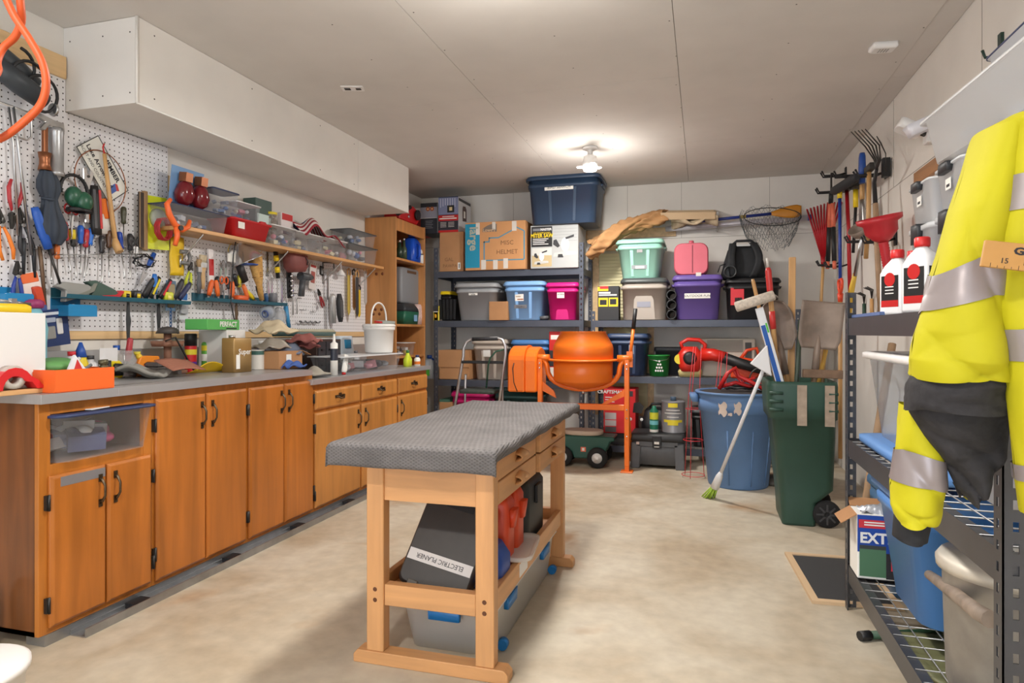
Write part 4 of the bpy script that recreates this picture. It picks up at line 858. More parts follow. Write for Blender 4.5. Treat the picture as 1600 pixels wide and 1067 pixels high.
# crumpled brown paper on the mint tub and shelf post
R = random.Random(4)
KP = M((184, 138, 92), .85, 0, .12, 9)
cl = [P(u, v, y=y) for u, v, y in ((922, 392, 6.12), (945, 376, 6.1), (975, 357, 6.18), (1005, 346, 6.24), (1040, 338, 6.3))]
wd = [.13, .15, .11, .1, .1]
mb = MB()
def pap(a, b):
    k = min(3.999, a*4); i = int(k); f_ = k-i; c = cl[i].lerp(cl[i+1], f_); w0 = wd[i]+(wd[i+1]-wd[i])*f_; th = b*2*PI
    j = .02*math.sin(a*23+b*31)+.016*math.sin(a*47+b*12.56)+.012*math.cos(b*44-a*17)
    j *= 1 if 0 < b < 1 else 1
    e = .02*math.sin(b*2*PI*5+a*21)+.014*math.sin(b*2*PI*9-a*33)
    return c+V((.03*math.sin(th*3+a*9), math.cos(th)*(w0*.75+e), math.sin(th)*(w0+e)*.62))
mb.sheet(pap, 26, 30, KP); one('crumpled_paper_bag', 'crumpled brown paper bundle lying over the mint tub', 'paper', mb)
# pole rack on back wall
def pol(u0, v0, u1, v1, y): return P(u0, v0, y=y), P(u1, v1, y=y)
for i, (u, v) in enumerate(((1120, 352), (1222, 345))):
    a = P(u, v, y=6.54); mb = MB(); mb.tube([a+V((0, 0, .1)), a, a+V((0, -.02, -.06)), a+V((0, -.2, -.055)), a+V((0, -.22, -.02))], .006, STEEL, 7); mb.cb(a+V((0, -.0, .08)), (.03, .01, .1), STEEL)
    one('wall_hook', 'metal wall hook carrying the long poles, %s' % ('near the picture frame', 'near the fishing net')[i], 'hook', mb, group='pole hooks')
a, b = pol(1040, 358, 1262, 340, 6.44)
t = thing('boat_pole', 'long white aluminium pole resting on the back wall hooks', 'pole', (0, 0, 0)); q = MB(); q.tube([a, b], .026, M((205, 200, 206), .35, .3), 10); q.build('shaft', t); q = MB(); q.tube([b, b+(b-a).normalized()*.03], .028, BLUE, 10); q.build('end_cap', t)
a, b = pol(1080, 347, 1205, 334, 6.36)
t = thing('paddle', 'blue canoe paddle with orange-brown blade on the back wall', 'paddle', (0, 0, 0)); q = MB(); q.tube([a, b], .014, M((30, 50, 130), .4), 10); q.build('shaft', t)
d_ = (b-a).normalized(); n_ = V((0, 0, 1)); e1 = P(1252, 327, y=6.36)
q = MB(); Lb = (e1-b).length
def blade(a_, b_): s = a_; wdt = .012+.045*math.sin(min(1, s*1.25)*PI*.5)*(1 if s < .85 else 1-(s-.85)*2.2); return b+d_*(s*Lb)+n_*((b_-.5)*2*wdt)+V((0, -.006*math.sin(b_*PI), 0))
q.sheet(blade, 14, 6, M((196, 128, 30), .4, 0, .15, 12)); q.build('blade', t, 0, .012)
for k in (.25, .62): q = MB(); q.tube([a.lerp(b, k), a.lerp(b, k)+d_*.05], .0155, M((170, 150, 80), .5), 10); q.build('tape', t)
# landing net
a, b = pol(1165, 357, 1255, 338, 6.3); c = P(1215, 352, y=6.3)
t = thing('landing_net', 'landing net with loose dark mesh hanging from the poles', 'net', (0, 0, 0))
ring = [P(1207+45*math.cos(x), 335+14*math.sin(x)-0*1, y=6.3-.05*math.sin(x)) for x in [2*PI*i/28 for i in range(28)]]
q = MB(); q.tube([r_+V((0, 0, -.02)) for r_ in ring], .004, IRON, 6, closed=True); q.build('hoop', t)
NET = M((70, 80, 86), .7)
q = MB(); rows = 12; cols = 44; G = {}
for i in range(rows+1):
    for j in range(cols):
        th = 2*PI*j/cols+(PI/cols if i % 2 else 0); k = i/rows; rad = 1-.4*k*k
        p = P(1203+48*rad*math.cos(th), 336+14*rad*math.sin(th)+(14+32*math.sin(k*PI*.5))*k+3*math.sin(j*1.7+i), y=6.3-.1*rad*math.sin(th)); G[i, j] = p
for i in range(rows):
    for j in range(cols):
        q.tube([G[i, j], G[i+1, j]], .0012, NET, 3, False); q.tube([G[i, j], G[i+1, (j-1) % cols if i % 2 == 0 else (j+1) % cols]], .0012, NET, 3, False)
q.build('mesh', t)
# shallow wooden tray / picture frame box lying on the rail
p = P(1068, 335, y=6.35)
t = thing('wooden_tray', 'shallow pale wooden tray tilted on top of the poles', 'tray', (p.x, 6.38, p.z-.0), rot=(.25, .03, .03)); WT = M((200, 172, 136), .6)
for s in (-1, 1): q = MB(); q.box(-.3, s*.13-.008, -.03, .28, s*.13+.008, .035, WT); q.build('side', t)
for s in (-.3, .28): q = MB(); q.box(s-.008, -.122, -.03, s+.008, .122, .035, WT); q.build('end', t)
q = MB(); q.box(-.29, -.12, -.03, .27, .12, -.024, M((120, 100, 80), .7)); q.build('bottom', t)
mb = MB(); 
def rag(a, b): return V(((a-.5)*.42, (b-.5)*.2, .03*math.sin(a*9+b*5)+.02*math.cos(b*11+a*6)-.06*(a-.5)**2))
mb.sheet(rag, 20, 10, M((198, 178, 148), .9)); one('folded_drop_cloth', 'tan crumpled drop cloth draped over poles below the wooden tray', 'cloth', mb, P(1085, 345, y=6.36), solid=.012)

# ================================================================ blue can, broom, wheeled bin with long tools
bc = P(1153, 757, z=0); bc = V((bc.x, bc.y+.0, 0)); BCM = M((92, 126, 170), .5, 0, .1, 5)
t = thing('round_trash_can', 'round blue trash can full of cords beside the wheeled bin', 'trash can', (bc.x, bc.y+.02, 0))
q = MB(); q.lathe([(.215, 0), (.22, .012), (.275, .56), (.292, .565), (.294, .655), (.285, .66), (.305, .7), (.315, .7), (.315, .715), (.285, .715), (.27, .6), (.21, .02), (.001, .02)], BCM, 40); q.build('body', t)
for s in (-1, 1):
    q = MB(); q.loft([rr(.05, .16, .02, .63, 3, s*.315, 0), rr(.07, .17, .025, .69, 3, s*.325, 0)], BCM); q.build('handle', t)
for a in (-1.9, -1.2, -.6):
    q = MB(); q.tube([(.222*math.cos(a), .222*math.sin(a), .03), (.262*math.cos(a), .262*math.sin(a), .44)], .006, BCM, 6); q.build('rib', t)
for i, (a, z, w_, h_) in enumerate(((-1.98, .6, .2, .09), (-1.62, .61, .16, .08), (-1.8, .565, .1, .02))):
    q = MB(); R_ = .2975; q.sheet(lambda x, y: (R_*math.cos(a+(x-.5)*w_*(1+.2*math.sin(9*y))), R_*math.sin(a+(x-.5)*w_), z+(y-.5)*h_*(1-.3*math.sin(7*x))), 5, 4, M((205, 188, 176), .8)); q.build('torn_label', t)
q = MB(); q.lathe([(.285, .69), (.27, .71), (.2, .715), (.001, .72)], M((52, 48, 48), .9, 0, .4, 25), 30); q.build('contents_surface', t)
# red cords and a coiled cable on top
def coil(r, n, z, j, seed, rise=0):
    R = random.Random(seed); return [(r*math.cos(2*PI*i/16)*(1+R.uniform(-j, j)), r*math.sin(2*PI*i/16)*(1+R.uniform(-j, j)), z+R.uniform(0, .02)+rise*i/16) for i in range(16*n)]
mb = MB(); mb.tube(coil(.11, 3, .006, .12, 2), .007, M((44, 44, 46), .6), 6); one('cable_coil', 'coil of dark cable in the blue trash can', 'cable', mb, (bc.x+.02, bc.y+.08, .722))
mb = MB(); mb.tube([(-.12, 0, .0), (-.06, -.02, .12), (0, 0, .16), (.02, 0, .1), (.1, -.02, .06), (.16, -.03, .03), (.2, 0, .0)], .016, RED, 8); mb.tube([(-.12, .02, .01), (0, 0, .05), (.1, .04, .02), (.18, .02, .05)], .014, RED, 8); mb.tube([(-.02, .0, .15), (.04, .03, .05), (.14, 0, .09)], .012, RED, 8)
one('red_bike_lock', 'red tangled strap and clamps on top of the blue trash can', 'strap', mb, (bc.x-.02, bc.y-.08, .735))
mb = MB(); mb.tube(coil(.07, 2, .0, .05, 5, .0), .004, IRON, 6); mb.tube([(math.cos(2*PI*i/20)*.09, .0, math.sin(2*PI*i/20)*.09+.05) for i in range(20)], .006, IRON, 6, closed=True); one('wire_reel', 'dark wire reel ring at right rim of the blue can', 'wire reel', mb, (bc.x+.17, bc.y-.05, .76))
# red wire plant cages
for i, (u, v, h, y) in enumerate(((1083, 735, 1.05, 5.45), (1120, 735, 1.0, 5.74))):
    p = P(u, v, y=y); t = thing('plant_cage', 'red wire plant cage standing %s' % ('left of the blue can', 'behind the blue can'), 'plant cage', (p.x, y, 0)) if False else thing('plant_cage', ('red wire plant cage standing left of the blue can', 'red wire plant cage standing behind the blue can')[i], 'plant cage', (p.x+.02*i, y, 0), group='red plant cages')
    RW = M((205, 50, 60), .4)
    for k in range(3):
        a = 2*PI*k/3+.3; q = MB(); q.tube([(.09*math.cos(a), .09*math.sin(a), .003), (.05*math.cos(a), .05*math.sin(a), h*.6), (.035*math.cos(a)+.03, .035*math.sin(a), h)], .0028, RW, 5); q.build('leg', t)
    for z, r in ((.02, .09), (.3, .077), (.55, .058)): q = MB(); q.tube([(r*math.cos(x), r*math.sin(x), z) for x in [2*PI*j/20 for j in range(20)]], .0028, RW, 5, closed=True); q.build('ring', t)
# broom with white dustpan leaning on the bin
a, b = P(1110, 778, z=.0), P(1202, 556, y=4.3); PLW = M((226, 226, 228), .4)
ax = (b-a).normalized()
t = thing('angle_broom', 'white-handled broom with lime bristles leaning against the wheeled bin', 'broom', (0, 0, 0))
q = MB(); q.tube([a+ax*.16, b], .012, PLW, 10); q.build('handle', t)
q = MB(); q.tube([a+ax*.1, a+ax*.2, a+ax*.24], [.03, .024, .013], PLW, 10); q.build('head', t)
q = MB(); R = random.Random(3)
for i in range(60):
    s = V((R.uniform(-1, 1), R.uniform(-1, 1), 0)); q.tube([a+ax*.12+s*.018, a+V((-.015, 0, .004))+V((s.x*.045, s.y*.035, 0))], .0028, M((176, 212, 80), .6), 4)
q.build('bristles', t)
c = P(1196, 566, y=4.28)
t = thing('dustpan', 'white dustpan clipped high on the broom handle', 'dustpan', c, rot=(0, 0, 0))
q = MB(); e = [P(u, v, y=4.26)-c for u, v in ((1172, 568), (1199, 539), (1206, 588))]
q.add([e[0], e[1], e[2], e[0]+V((.0, .03, 0)), e[1]+V((0, .06, 0)), e[2]+V((0, .06, 0))], [(0, 1, 2), (5, 4, 3), (0, 3, 4, 1), (1, 4, 5, 2), (2, 5, 3, 0)], PLW); q.build('pan', t, .004)
# wheeled green bin
GBN = M((44, 76, 64), .5, 0, .18, 4, .05)
gx0, gx1 = P(1199, 600, y=4.2).x, P(1312, 600, y=4.2).x
t = thing('wheeled_trash_bin', 'dark green wheeled bin packed with long-handled tools', 'trash bin', ((gx0+gx1)/2, 4.43, 0)); gw = gx1-gx0
def gsec(z, x0, x1, d, r=.05): return rr(x1-x0, d, r, z, 4, (x0+x1)/2, 0)
q = MB(); q.loft([gsec(0, -gw*.27, gw*.2, .36, .03), gsec(.015, -gw*.28, gw*.2, .37, .03), gsec(.14, -gw*.3, gw*.23, .38), gsec(.22, -gw*.32, gw*.45, .39), gsec(.64, -gw*.42, gw*.48, .43), gsec(.645, -gw*.47, gw*.5, .455), gsec(.72, -gw*.485, gw*.5, .46), gsec(.84, -gw*.5, gw*.5, .47), gsec(.868, -gw*.48, gw*.49, .46), gsec(.868, -gw*.45, gw*.46, .43), gsec(.3, -gw*.35, gw*.42, .36), gsec(.05, -gw*.25, gw*.18, .3)], GBN); q.build('body', t)
for z in (.7, .75, .8):
    q = MB(); q.tube([(-gw*.47, -.231, z), (-gw*.28, -.236, z)], .01, GBN, 6); q.build('grip_ridge', t); q = MB(); q.tube([(gw*.35, -.236, z), (gw*.48, -.233, z)], .01, GBN, 6); q.build('grip_ridge', t)
for x in (-gw*.02, gw*.36):
    q = MB(); q.box(x-.025, -.2425, .61, x+.028, -.2375, .85, M((170, 152, 134), .6, 0, .25, 20)); q.build('tape_patch', t)
for s in (-1, 1):
    q = MB(); q.lathe([(.025, -.02), (.07, -.024), (.08, -.015), (.08, .015), (.07, .024), (.025, .02)], RUB, 22, (gw*.35, s*.17, .08), 'y', caps=False); wl = q.build('wheel', t)
    q = MB(); q.lathe([(.062, -.016*1), (.03, -.02), (.012, -.026), (.012, .026), (.03, .02), (.062, .016)], M((34, 34, 36), .5), 14, (gw*.35, s*.17, .08), 'y'); q.build('hub', wl)
    for k in range(8): q = MB(); q.T = Matrix.Translation((gw*.35, s*.17-.021, .08)) @ Matrix.Rotation(k*PI/4, 4, 'Y'); q.box(.015, -.003, -.005, .06, .003, .005, M((60, 60, 62), .5)); q.build('spoke', wl)
q = MB(); q.tube([(gw*.35, -.15, .08), (gw*.35, .15, .08)], .01, IRON, 8); q.build('axle', t)
# long tools stuck in the bin: placed by where they cross the rim
WD = wood((206, 160, 104), .25, 4, 2); WDG = M((170, 140, 110), .7, 0, .2, 14); SHV = M((146, 130, 118), .55, .35, .3, 8)
def stick_pts(u0, v0, u1, v1, y0=4.4, y1=4.43, zb=.3):
    a, b = P(u0, v0, y=y0), P(u1, v1, y=y1); d = (b-a); k = (a.z-zb)/(a.z-b.z); return a, a+d*k
def stick(name, label, cat, u0, v0, u1, v1, r, m, y0=4.4, y1=4.43, zb=.45):
    t = thing(name, label, cat, (0, 0, 0)); a, b = stick_pts(u0, v0, u1, v1, y0, y1, zb)
    q = MB(); q.tube([a, a.lerp(b, .02), b], [r*.7, r, r], m, 10); q.build('handle', t); return t, a, b
stick('wooden_pole', 'plain wooden broomstick tilted left in the green bin', 'pole', 1176, 436, 1210, 585, .012, WD)
t, a, b = stick('paint_roller_pole', 'wood and red extension pole with fluffy paint roller in green bin', 'paint roller', 1200, 418, 1215, 588, .015, WD, 4.3, 4.36)
d = (b-a).normalized(); RT = M((196, 52, 50), .4)
q = MB(); q.tube([a-d*.06, a], .008, M((200, 195, 190), .4), 8); q.build('tip', t)
q = MB(); q.tube([a, a+d*.02, a+d*.14, a+d*.16], [.012, .019, .019, .016], RT, 10); q.build('red_sleeve', t); q = MB(); q.tube([a+d*.27, a+d*.38], .018, RT, 10); q.build('red_sleeve', t)
r0, r1 = P(1149, 480, y=4.25), P(1210, 461, y=4.25)
q = MB(); q.tube([r0, r0.lerp(r1, .02), r0.lerp(r1, .98), r1], [.022, .032, .032, .024], M((208, 196, 182), .95, 0, .25, 60, .5), 14); q.build('roller_nap', t)
q = MB(); q.tube([r1, r1+V((.02, .03, -.01)), a+d*.2], .006, STEEL, 6); q.build('frame_wire', t)
a, b = stick_pts(1186, 481, 1217, 592, 4.28, 4.3, .5); t = thing('blue_straightedge', 'blue and white flat board standing in the green bin', 'board', (0, 0, 0))
d = (b-a).normalized(); sd = V((d.z, 0, -d.x)).normalized()
def bar(q, p0, p1, w, th, m): s = sd*w/2; y = V((0, th/2, 0)); q.add([p0-s-y, p0+s-y, p1+s-y, p1-s-y, p0-s+y, p0+s+y, p1+s+y, p1-s+y], [(0, 1, 2, 3), (7, 6, 5, 4), (0, 4, 5, 1), (1, 5, 6, 2), (2, 6, 7, 3), (3, 7, 4, 0)], m)
q = MB(); bar(q, a, b, .048, .02, M((222, 224, 228), .4)); q.build('board', t, .003)
q = MB(); bar(q, a+d*.11+sd*.006-V((0, .0008, 0)), b+sd*.006-V((0, .0008, 0)), .026, .0205, M((26, 86, 170), .4)); q.build('blue_panel', t)
q = MB(); bar(q, a+d*.1-sd*.014-V((0, .001, 0)), a+d*.16-sd*.014-V((0, .001, 0)), .01, .0205, M((80, 190, 60), .4)); q.build('green_mark', t)
# lumber
a, b = stick_pts(1238, 402, 1236, 590, 4.55, 4.55, .3); d = (b-a).normalized(); sd = V((1, 0, 0))
mb = MB(); bar(mb, a, b, .04, .03, WD); one('lumber_stick', 'tall pale lumber stick standing upright in the green bin', 'lumber', mb, bev=.003)
a, b = stick_pts(1251, 500, 1245, 590, 4.36, 4.4, .3); mb = MB(); mb.tube([a, b], .014, M((60, 74, 62), .5), 8); one('green_stake', 'dark green metal stake standing in the green bin', 'stake', mb)
# upturned round shovel
def shovel(label, u0, v0, u1, v1, y, wb, hb, square, hm, collar=True):
    t, a, b = stick('shovel', label, 'shovel', u0, v0, u1, v1, .016, hm, y, y, .3); d = (a-b).normalized(); s = V((d.z, 0, -d.x)).normalized()
    q = MB()
    def bl(x, z):
        k = z; wd = (.55+.45*min(1, k*4)) if not square else (.8+.2*min(1, k*5))
        if not square and k > .55: wd *= math.sqrt(max(.0, 1-((k-.55)/.45)**2))*.98+.02
        xx = (x-.5)*2; c = .03*(xx*xx) + .02*k
        return a+d*(k*hb)+s*(xx*wb/2*wd)+V((0, -c, 0))
    q.sheet(bl, 12, 16, SHV); q.build('blade', t, 0, .004)
    q = MB(); q.tube([b.lerp(a, .8), a, a+d*hb*.35], [.021, .02, .006], SHV, 10); q.build('socket', t); return t
shovel('rusty round-point shovel upturned in the green bin beside the roller', 1221, 548, 1229, 590, 4.48, .21, .33, False, WD)
shovel('wide square shovel with worn blade upturned in the green bin', 1277, 545, 1272, 592, 4.36, .24, .29, True, WDG)
stick('ash_pole', 'yellow ash tool handle slanting right in the green bin', 'pole', 1303, 490, 1281, 590, .013, M((214, 168, 78), .6, 0, .15, 10), 4.5, 4.5)
stick('wooden_pole', 'brown wooden tool handle with dark cap at back of the green bin', 'pole', 1288, 525, 1285, 590, .016, WDG, 4.6, 4.6)
stick('wooden_pole', 'thin worn wooden handle between the shovels in the green bin', 'pole', 1222, 500, 1222, 590, .011, WDG, 4.58, 4.58)
stick('metal_rod', 'thin gray metal rod at left of the green bin', 'rod', 1212, 520, 1219, 590, .008, STEEL, 4.6, 4.55)
mb = MB(); mb.T = Matrix.Rotation(.02, 4, 'Y'); mb.cb((0, 0, 0), (.22, .05, .05), M((130, 104, 84), .8, 0, .25, 20)); one('timber_offcut', 'rough brown timber offcut lying across the rim of green bin', 'timber', mb, P(1285, 585, y=4.33)+V((0, 0, .003)), bev=.003)
# round weight base on floor between the bins
p = P(1215, 755, z=0); mb = MB(); mb.lathe([(.16, 0), (.165, .02), (.15, .035), (.04, .045), (.03, .07), (.001, .07)], M((104, 98, 90), .7, .2, .15, 10), 26); one('pole_base', 'gray round umbrella base on floor between blue can and green bin', 'base', mb, (p.x+.03, p.y+.02, 0))

# ================================================================ tools on right wall near the back corner
WX = RX1
def wp(u, v, x=1.06): return P(u, v, x=x)
def long_tool(name, label, cat, pts, r, m, x=1.06, part='handle'):
    t = thing(name, label, cat, (0, 0, 0)); P3 = [wp(u, v, x) for u, v in pts]; y = P3[0].y
    q = MB(); q.tube(P3, r, m, 10); q.build(part, t); return t, P3
# hook rails
for i, (u, v, n) in enumerate(((1332, 290, 5), (1330, 375, 4))):
    pass
for i, (u, v) in enumerate(((1312, 296), (1322, 270), (1345, 270), (1385, 268), (1313, 410), (1328, 412), (1368, 372), (1400, 372))):
    a = P(u, v, x=WX-.002); mb = MB(); mb.cb(a+V((-.004, 0, 0)), (.008, .05, .09), BLACK)
    for s in (-.03, .03): mb.tube([a, a+V((-.06, s, -.02)), a+V((-.17, s, -.02)), a+V((-.19, s, .02))], .007, BLACK, 7)
    one('tool_hook', 'black double tool hook on right wall, ' + ('above the red leaf rake', 'above the push broom', 'above the blue-handled spade', 'above the pitchfork handle', 'low by the rake handle', 'low by the red hoe handle', 'left of the red funnel', 'right of the red funnel')[i], 'hook', mb, group='black tool hooks')
# leaf rake
RR = M((176, 24, 34), .4)
t = thing('leaf_rake', 'red fan leaf rake hung tines up in back right corner', 'rake'); q = MB(); q.tube([P(1287, 400, y=6.3), P(1283, 470, y=6.32), P(1281, 600, y=6.34)], .013, WD, 10); q.build('handle', t)
c = P(1286, 408, y=6.3); q = MB(); tops = [P(1261+i*5.4, 327-i*1.7+(0 if i < 7 else (i-6)*1.5), y=6.3-.02*i) for i in range(11)]
for i, p in enumerate(tops):
    q = MB(); k = c.lerp(p, .12); q.tube([c, c.lerp(p, .5), p, p+V((-.01, -.05, -.01))], [.009, .009, .008, .006], RR, 6); q.build('tine', t)
q = MB(); q.tube([c.lerp(p, .55) for p in tops], .006, RR, 6); q.tube([c+V((0, 0, -.05)), c+V((0, 0, .04))], [.016, .02], RR, 8); q.build('brace', t)
# loppers / hedge shears with orange grips
t, a = long_tool('loppers', 'black long loppers with orange middle sleeves hung beside the rake', 'loppers', ((1299, 300), (1298, 318)), .018, BLACK, 1.02, 'head')
q = MB(); q.prism([(0, 0), (.02, .0), (.012, .14), (.0, .16), (-.012, .02)], -.006, .006, IRON, 'x'); o = q.build('blade', t); o.location = wp(1299, 300, 1.02)
for u0, u1 in ((1297, 1293), (1301, 1304)):
    for v0, v1, m, r in ((318, 355, M((222, 112, 84), .5), .017), (355, 408, BLACK, .018), (408, 420, M((222, 112, 84), .5), .015)):
        q = MB(); f0, f1 = (v0-318)/102, (v1-318)/102; q.tube([wp(u0+(u1-u0)*f0, v0, 1.02), wp(u0+(u1-u0)*f1, v1, 1.02)], r, m, 8); q.build('grip', t)
# push broom with blue handle
t, a = long_tool('push_broom', 'push broom with black head up and blue handle on right wall', 'push broom', ((1312, 308), (1313, 450)), .012, M((32, 62, 150), .4), 1.0)
h0, h1 = wp(1301, 300, .98), wp(1340, 276, .98); q = MB(); q.tube([h0, h0.lerp(h1, .1), h0.lerp(h1, .9), h1], [.02, .034, .034, .02], M((36, 38, 42), .7), 8); q.build('head', t)
q = MB(); q.tube([wp(1312, 297, 1.0), wp(1312, 310, 1.0)], .018, YELLOW, 8); q.build('collar', t)
t, a = long_tool('garden_hoe', 'garden hoe with red handle hung behind the push broom', 'hoe', ((1323, 298), (1326, 360), (1328, 455)), .014, RR, 1.06); q = MB(); q.cb(wp(1323, 295, 1.06), (.05, .16, .03), IRON); q.build('blade', t)
t, a = long_tool('edger', 'edger with yellow collar and black shaft on right wall', 'edger', ((1337, 323), (1333, 395)), .011, BLACK, 1.08); q = MB(); q.tube([wp(1337, 296, 1.08), wp(1337, 324, 1.08)], .018, YELLOW, 8); q.build('collar', t)
q = MB(); q.cb(wp(1338, 288, 1.08), (.06, .14, .05), BLACK); q.build('head', t)
t, a = long_tool('spade', 'spade hung by its blue D-grip on right wall', 'spade', ((1347, 288), (1347, 312)), .016, WD, 1.04); BG = M((34, 78, 160), .4)
q = MB(); q.loft([rr(.035, .05, .015, -.08), rr(.04, .075, .018, .02), rr(.036, .065, .016, .1), rr(.03, .04, .012, .125)], BG); o = q.build('grip', t); o.location = wp(1347, 268, 1.04)
q = MB(); b0 = wp(1347, 312, 1.04); q.loft([rr(.02, .045, .008, 0), rr(.02, .11, .008, -.06), rr(.012, .12, .005, -.3), rr(.004, .04, .0015, -.38)], STEEL); o = q.build('blade', t); o.location = b0
t, a = long_tool('axe', 'pale wooden axe handle with steel head up on right wall', 'axe', ((1358, 262), (1357, 340), (1353, 404)), .014, WD, 1.04)
q = MB(); q.cb(wp(1359, 263, 1.04), (.035, .16, .04), IRON); q.build('head', t)
# pitchfork
t, a = long_tool('pitchfork', 'five-tine pitchfork with long worn handle, tines curving toward ceiling', 'pitchfork', ((1368, 318), (1371, 400), (1376, 487)), .016, WDG, 1.02)
q = MB(); q.tube([wp(1368, 320, 1.02), wp(1366, 285, 1.02), wp(1370, 264, 1.0)], [.014, .012, .01], BLACK, 8); q.build('neck', t)
for i in range(5):
    q = MB(); du, dv = i*5.5-6, i*-1.0+2
    q.tube([wp(1370, 264, 1.0), wp(1366+i*2.4, 250, 1.0), wp(1358+du, 228+dv*.6, .98), wp(1336+du, 204+dv, .98)], [.007, .005, .0045, .003], IRON, 6); q.build('tine', t)
t = thing('hand_rake', 'small thin-tine rake hooked on wall above the pitchfork neck', 'rake', (0, 0, 0))
for i in range(4): q = MB(); q.tube([wp(1384, 268, 1.1), wp(1384, 240, 1.1), wp(1376-2*i, 222-3*i, 1.1)], .003, IRON, 5); q.build('tine', t)
q = MB(); q.cb(wp(1384, 262, 1.12), (.04, .05, .12), BLACK); q.build('bracket', t)
# red oil drain funnel with corrugated hose
t = thing('drain_funnel', 'large red funnel with corrugated spout hanging on right wall', 'funnel', wp(1376, 355, .98), rot=(.15, -.2, 0)); FR = M((196, 44, 54), .4)
q = MB(); q.lathe([(.115, .06), (.12, .06), (.118, .035), (.09, .02), (.085, -.03), (.05, -.07), (.03, -.085), (.026, -.08), (.045, -.06), (.078, -.03), (.08, .02), (.108, .04), (.115, .06)], FR, 28, caps=False); q.build('bowl', t)
q = MB(); q.lathe([(.024+.004*(i % 2), -.085-i*.008) for i in range(26)], FR, 16); q.build('hose', t)
# weeding tool with steel scoop and yellow grip
t, a = long_tool('bulb_planter', 'long hand tool with steel cup and yellow handle leaning at wall', 'hand tool', ((1347, 372), (1336, 430)), .012, STEEL, .98, 'shaft')
q = MB(); q.tube([wp(1336, 428, .98), wp(1330, 455, .98), wp(1327, 492, .98)], [.014, .02, .016], M((226, 186, 70), .5), 10); q.build('grip', t)
q = MB(); q.lathe([(.02, -.05), (.06, -.02), (.075, .03), (.07, .03), (.055, -.015), (.015, -.045)], SHV, 18); o = q.build('cup', t); o.location = wp(1346, 360, .98); o.rotation_euler = (.4, -.7, 0)
# snow shovel D grip in orange
t = thing('d_handle_shovel', 'shovel with orange D-shaped grip standing behind the shelf post', 'shovel', wp(1313, 447, .92)); OG = M((226, 76, 44), .4)
q = MB(); q.tube([(0, -.06, .03), (0, -.045, .045), (0, .045, .045), (0, .06, .03), (0, .055, -.01), (0, .02, -.05), (0, -.02, -.05), (0, -.055, -.01)], .01, OG, 8, closed=True); q.build('grip', t)
q = MB(); q.tube([(0, 0, -.05), (0, 0, -.11)], [.02, .016], OG, 8); q.build('ferrule', t); q = MB(); q.tube([(0, 0, -.1), (0, 0, -1.2)], .014, WD, 8); q.build('shaft', t)
for i, (u, v) in enumerate(((1350, 470), (1362, 462))):
    a = wp(u, v, 1.136); mb = MB()
    for s in (-.04, 0, .04): mb.tube([a+V((0, 0, -.02)), a+V((0, s, .04)), a+V((-.04, s*1.3, .06))], .004, IRON, 5)
    mb.tube([a+V((0, 0, -.02)), a+V((0, 0, -.16))], .012, (M((44, 74, 60), .5), WD)[i], 8); one('hand_cultivator', ('green-handled three-prong hand cultivator behind white bottles', 'wood-handled three-prong hand cultivator behind white bottles')[i], 'hand cultivator', mb)

# ================================================================ right-hand shelving
SHR = M((84, 84, 87), .38, .5, .12, 8)
RSX0, RSX1, RSY0, RSY1 = .58, 1.11, 1.54, 3.055
shelving('dark steel shelving with wire decks along the right wall', RSX0, RSX1, RSY0, RSY1, 1.33, (1.222, .717, .192), m=SHR, bh=.072, long='y')
T1, T2, T3 = 1.223, .718, .193
for px in (RSX0, RSX1):
    for py in (RSY0, RSY1): pass
# --- white oil bottles
def bottle(label, u, v, x, h=.225, rz=0):
    p = P(u, v, x=x); t = thing('oil_bottle', label, 'bottle', (x, p.y, T1), rz, 'white oil bottles with red caps'); BW_ = M((236, 236, 238), .35)
    q = MB(); q.loft([rr(.062, .1, .014, 0), rr(.066, .104, .016, .01), rr(.066, .104, .016, h*.64), rr(.05, .08, .018, h*.76), rr(.03, .034, .014, h*.86), rr(.03, .032, .014, h*.88)], BW_); q.build('bottle', t)
    q = MB(); q.lathe([(.021, h*.87), (.022, h*.9), (.022, h*.985), (.019, h), (.001, h)], M((214, 40, 40), .4), 16); q.build('cap', t)
    for s in (-1, 1):
        q = MB(); q.box(s*.0332, -.04, h*.12, s*.0336, .036, h*.6, BLACK); q.build('label', t)
        q = MB(); q.box(s*.0336, -.04, h*.12, s*.034, .036, h*.22, RED); q.build('label_band', t); q = MB(); q.lathe([(.024, s*.0336), (.024, s*.034)], RED, 16, (0, -.002, h*.54), 'x'); q.build('label_badge', t)
    for i, s in enumerate(('power', 'steering', 'fluid')): q = MB(); q.box(-.0342, -.02, h*(.42-.05*i), -.0338, .018, h*(.435-.05*i), WHITE); q.build('label_print', t)
    q = MB(); q.box(-.026, -.0525, h*.12, .026, -.0521, h*.6, BLACK); q.box(-.026, -.0529, h*.12, .026, -.0525, h*.22, RED); q.lathe([(.02, -.0525), (.02, -.0529)], RED, 14, (0, 0, h*.54), 'y'); q.build('label', t)
bottle('white oil bottle nearest the far shelf post', 1402, 450, .655, .228, .5)
bottle('white oil bottle half hidden behind the other two', 1428, 450, .72, .228, .3)
bottle('white oil bottle tight beside the yellow jacket', 1441, 450, .65, .232, .5)
mb = MB(); mb.box(-.03, -.35, 0, .05, .1, .012, M((96, 118, 168), .5)); one('blue_strip', 'flat blue plastic strip on edge of the upper right shelf', 'plastic strip', mb, (.63, 2.93, T1))
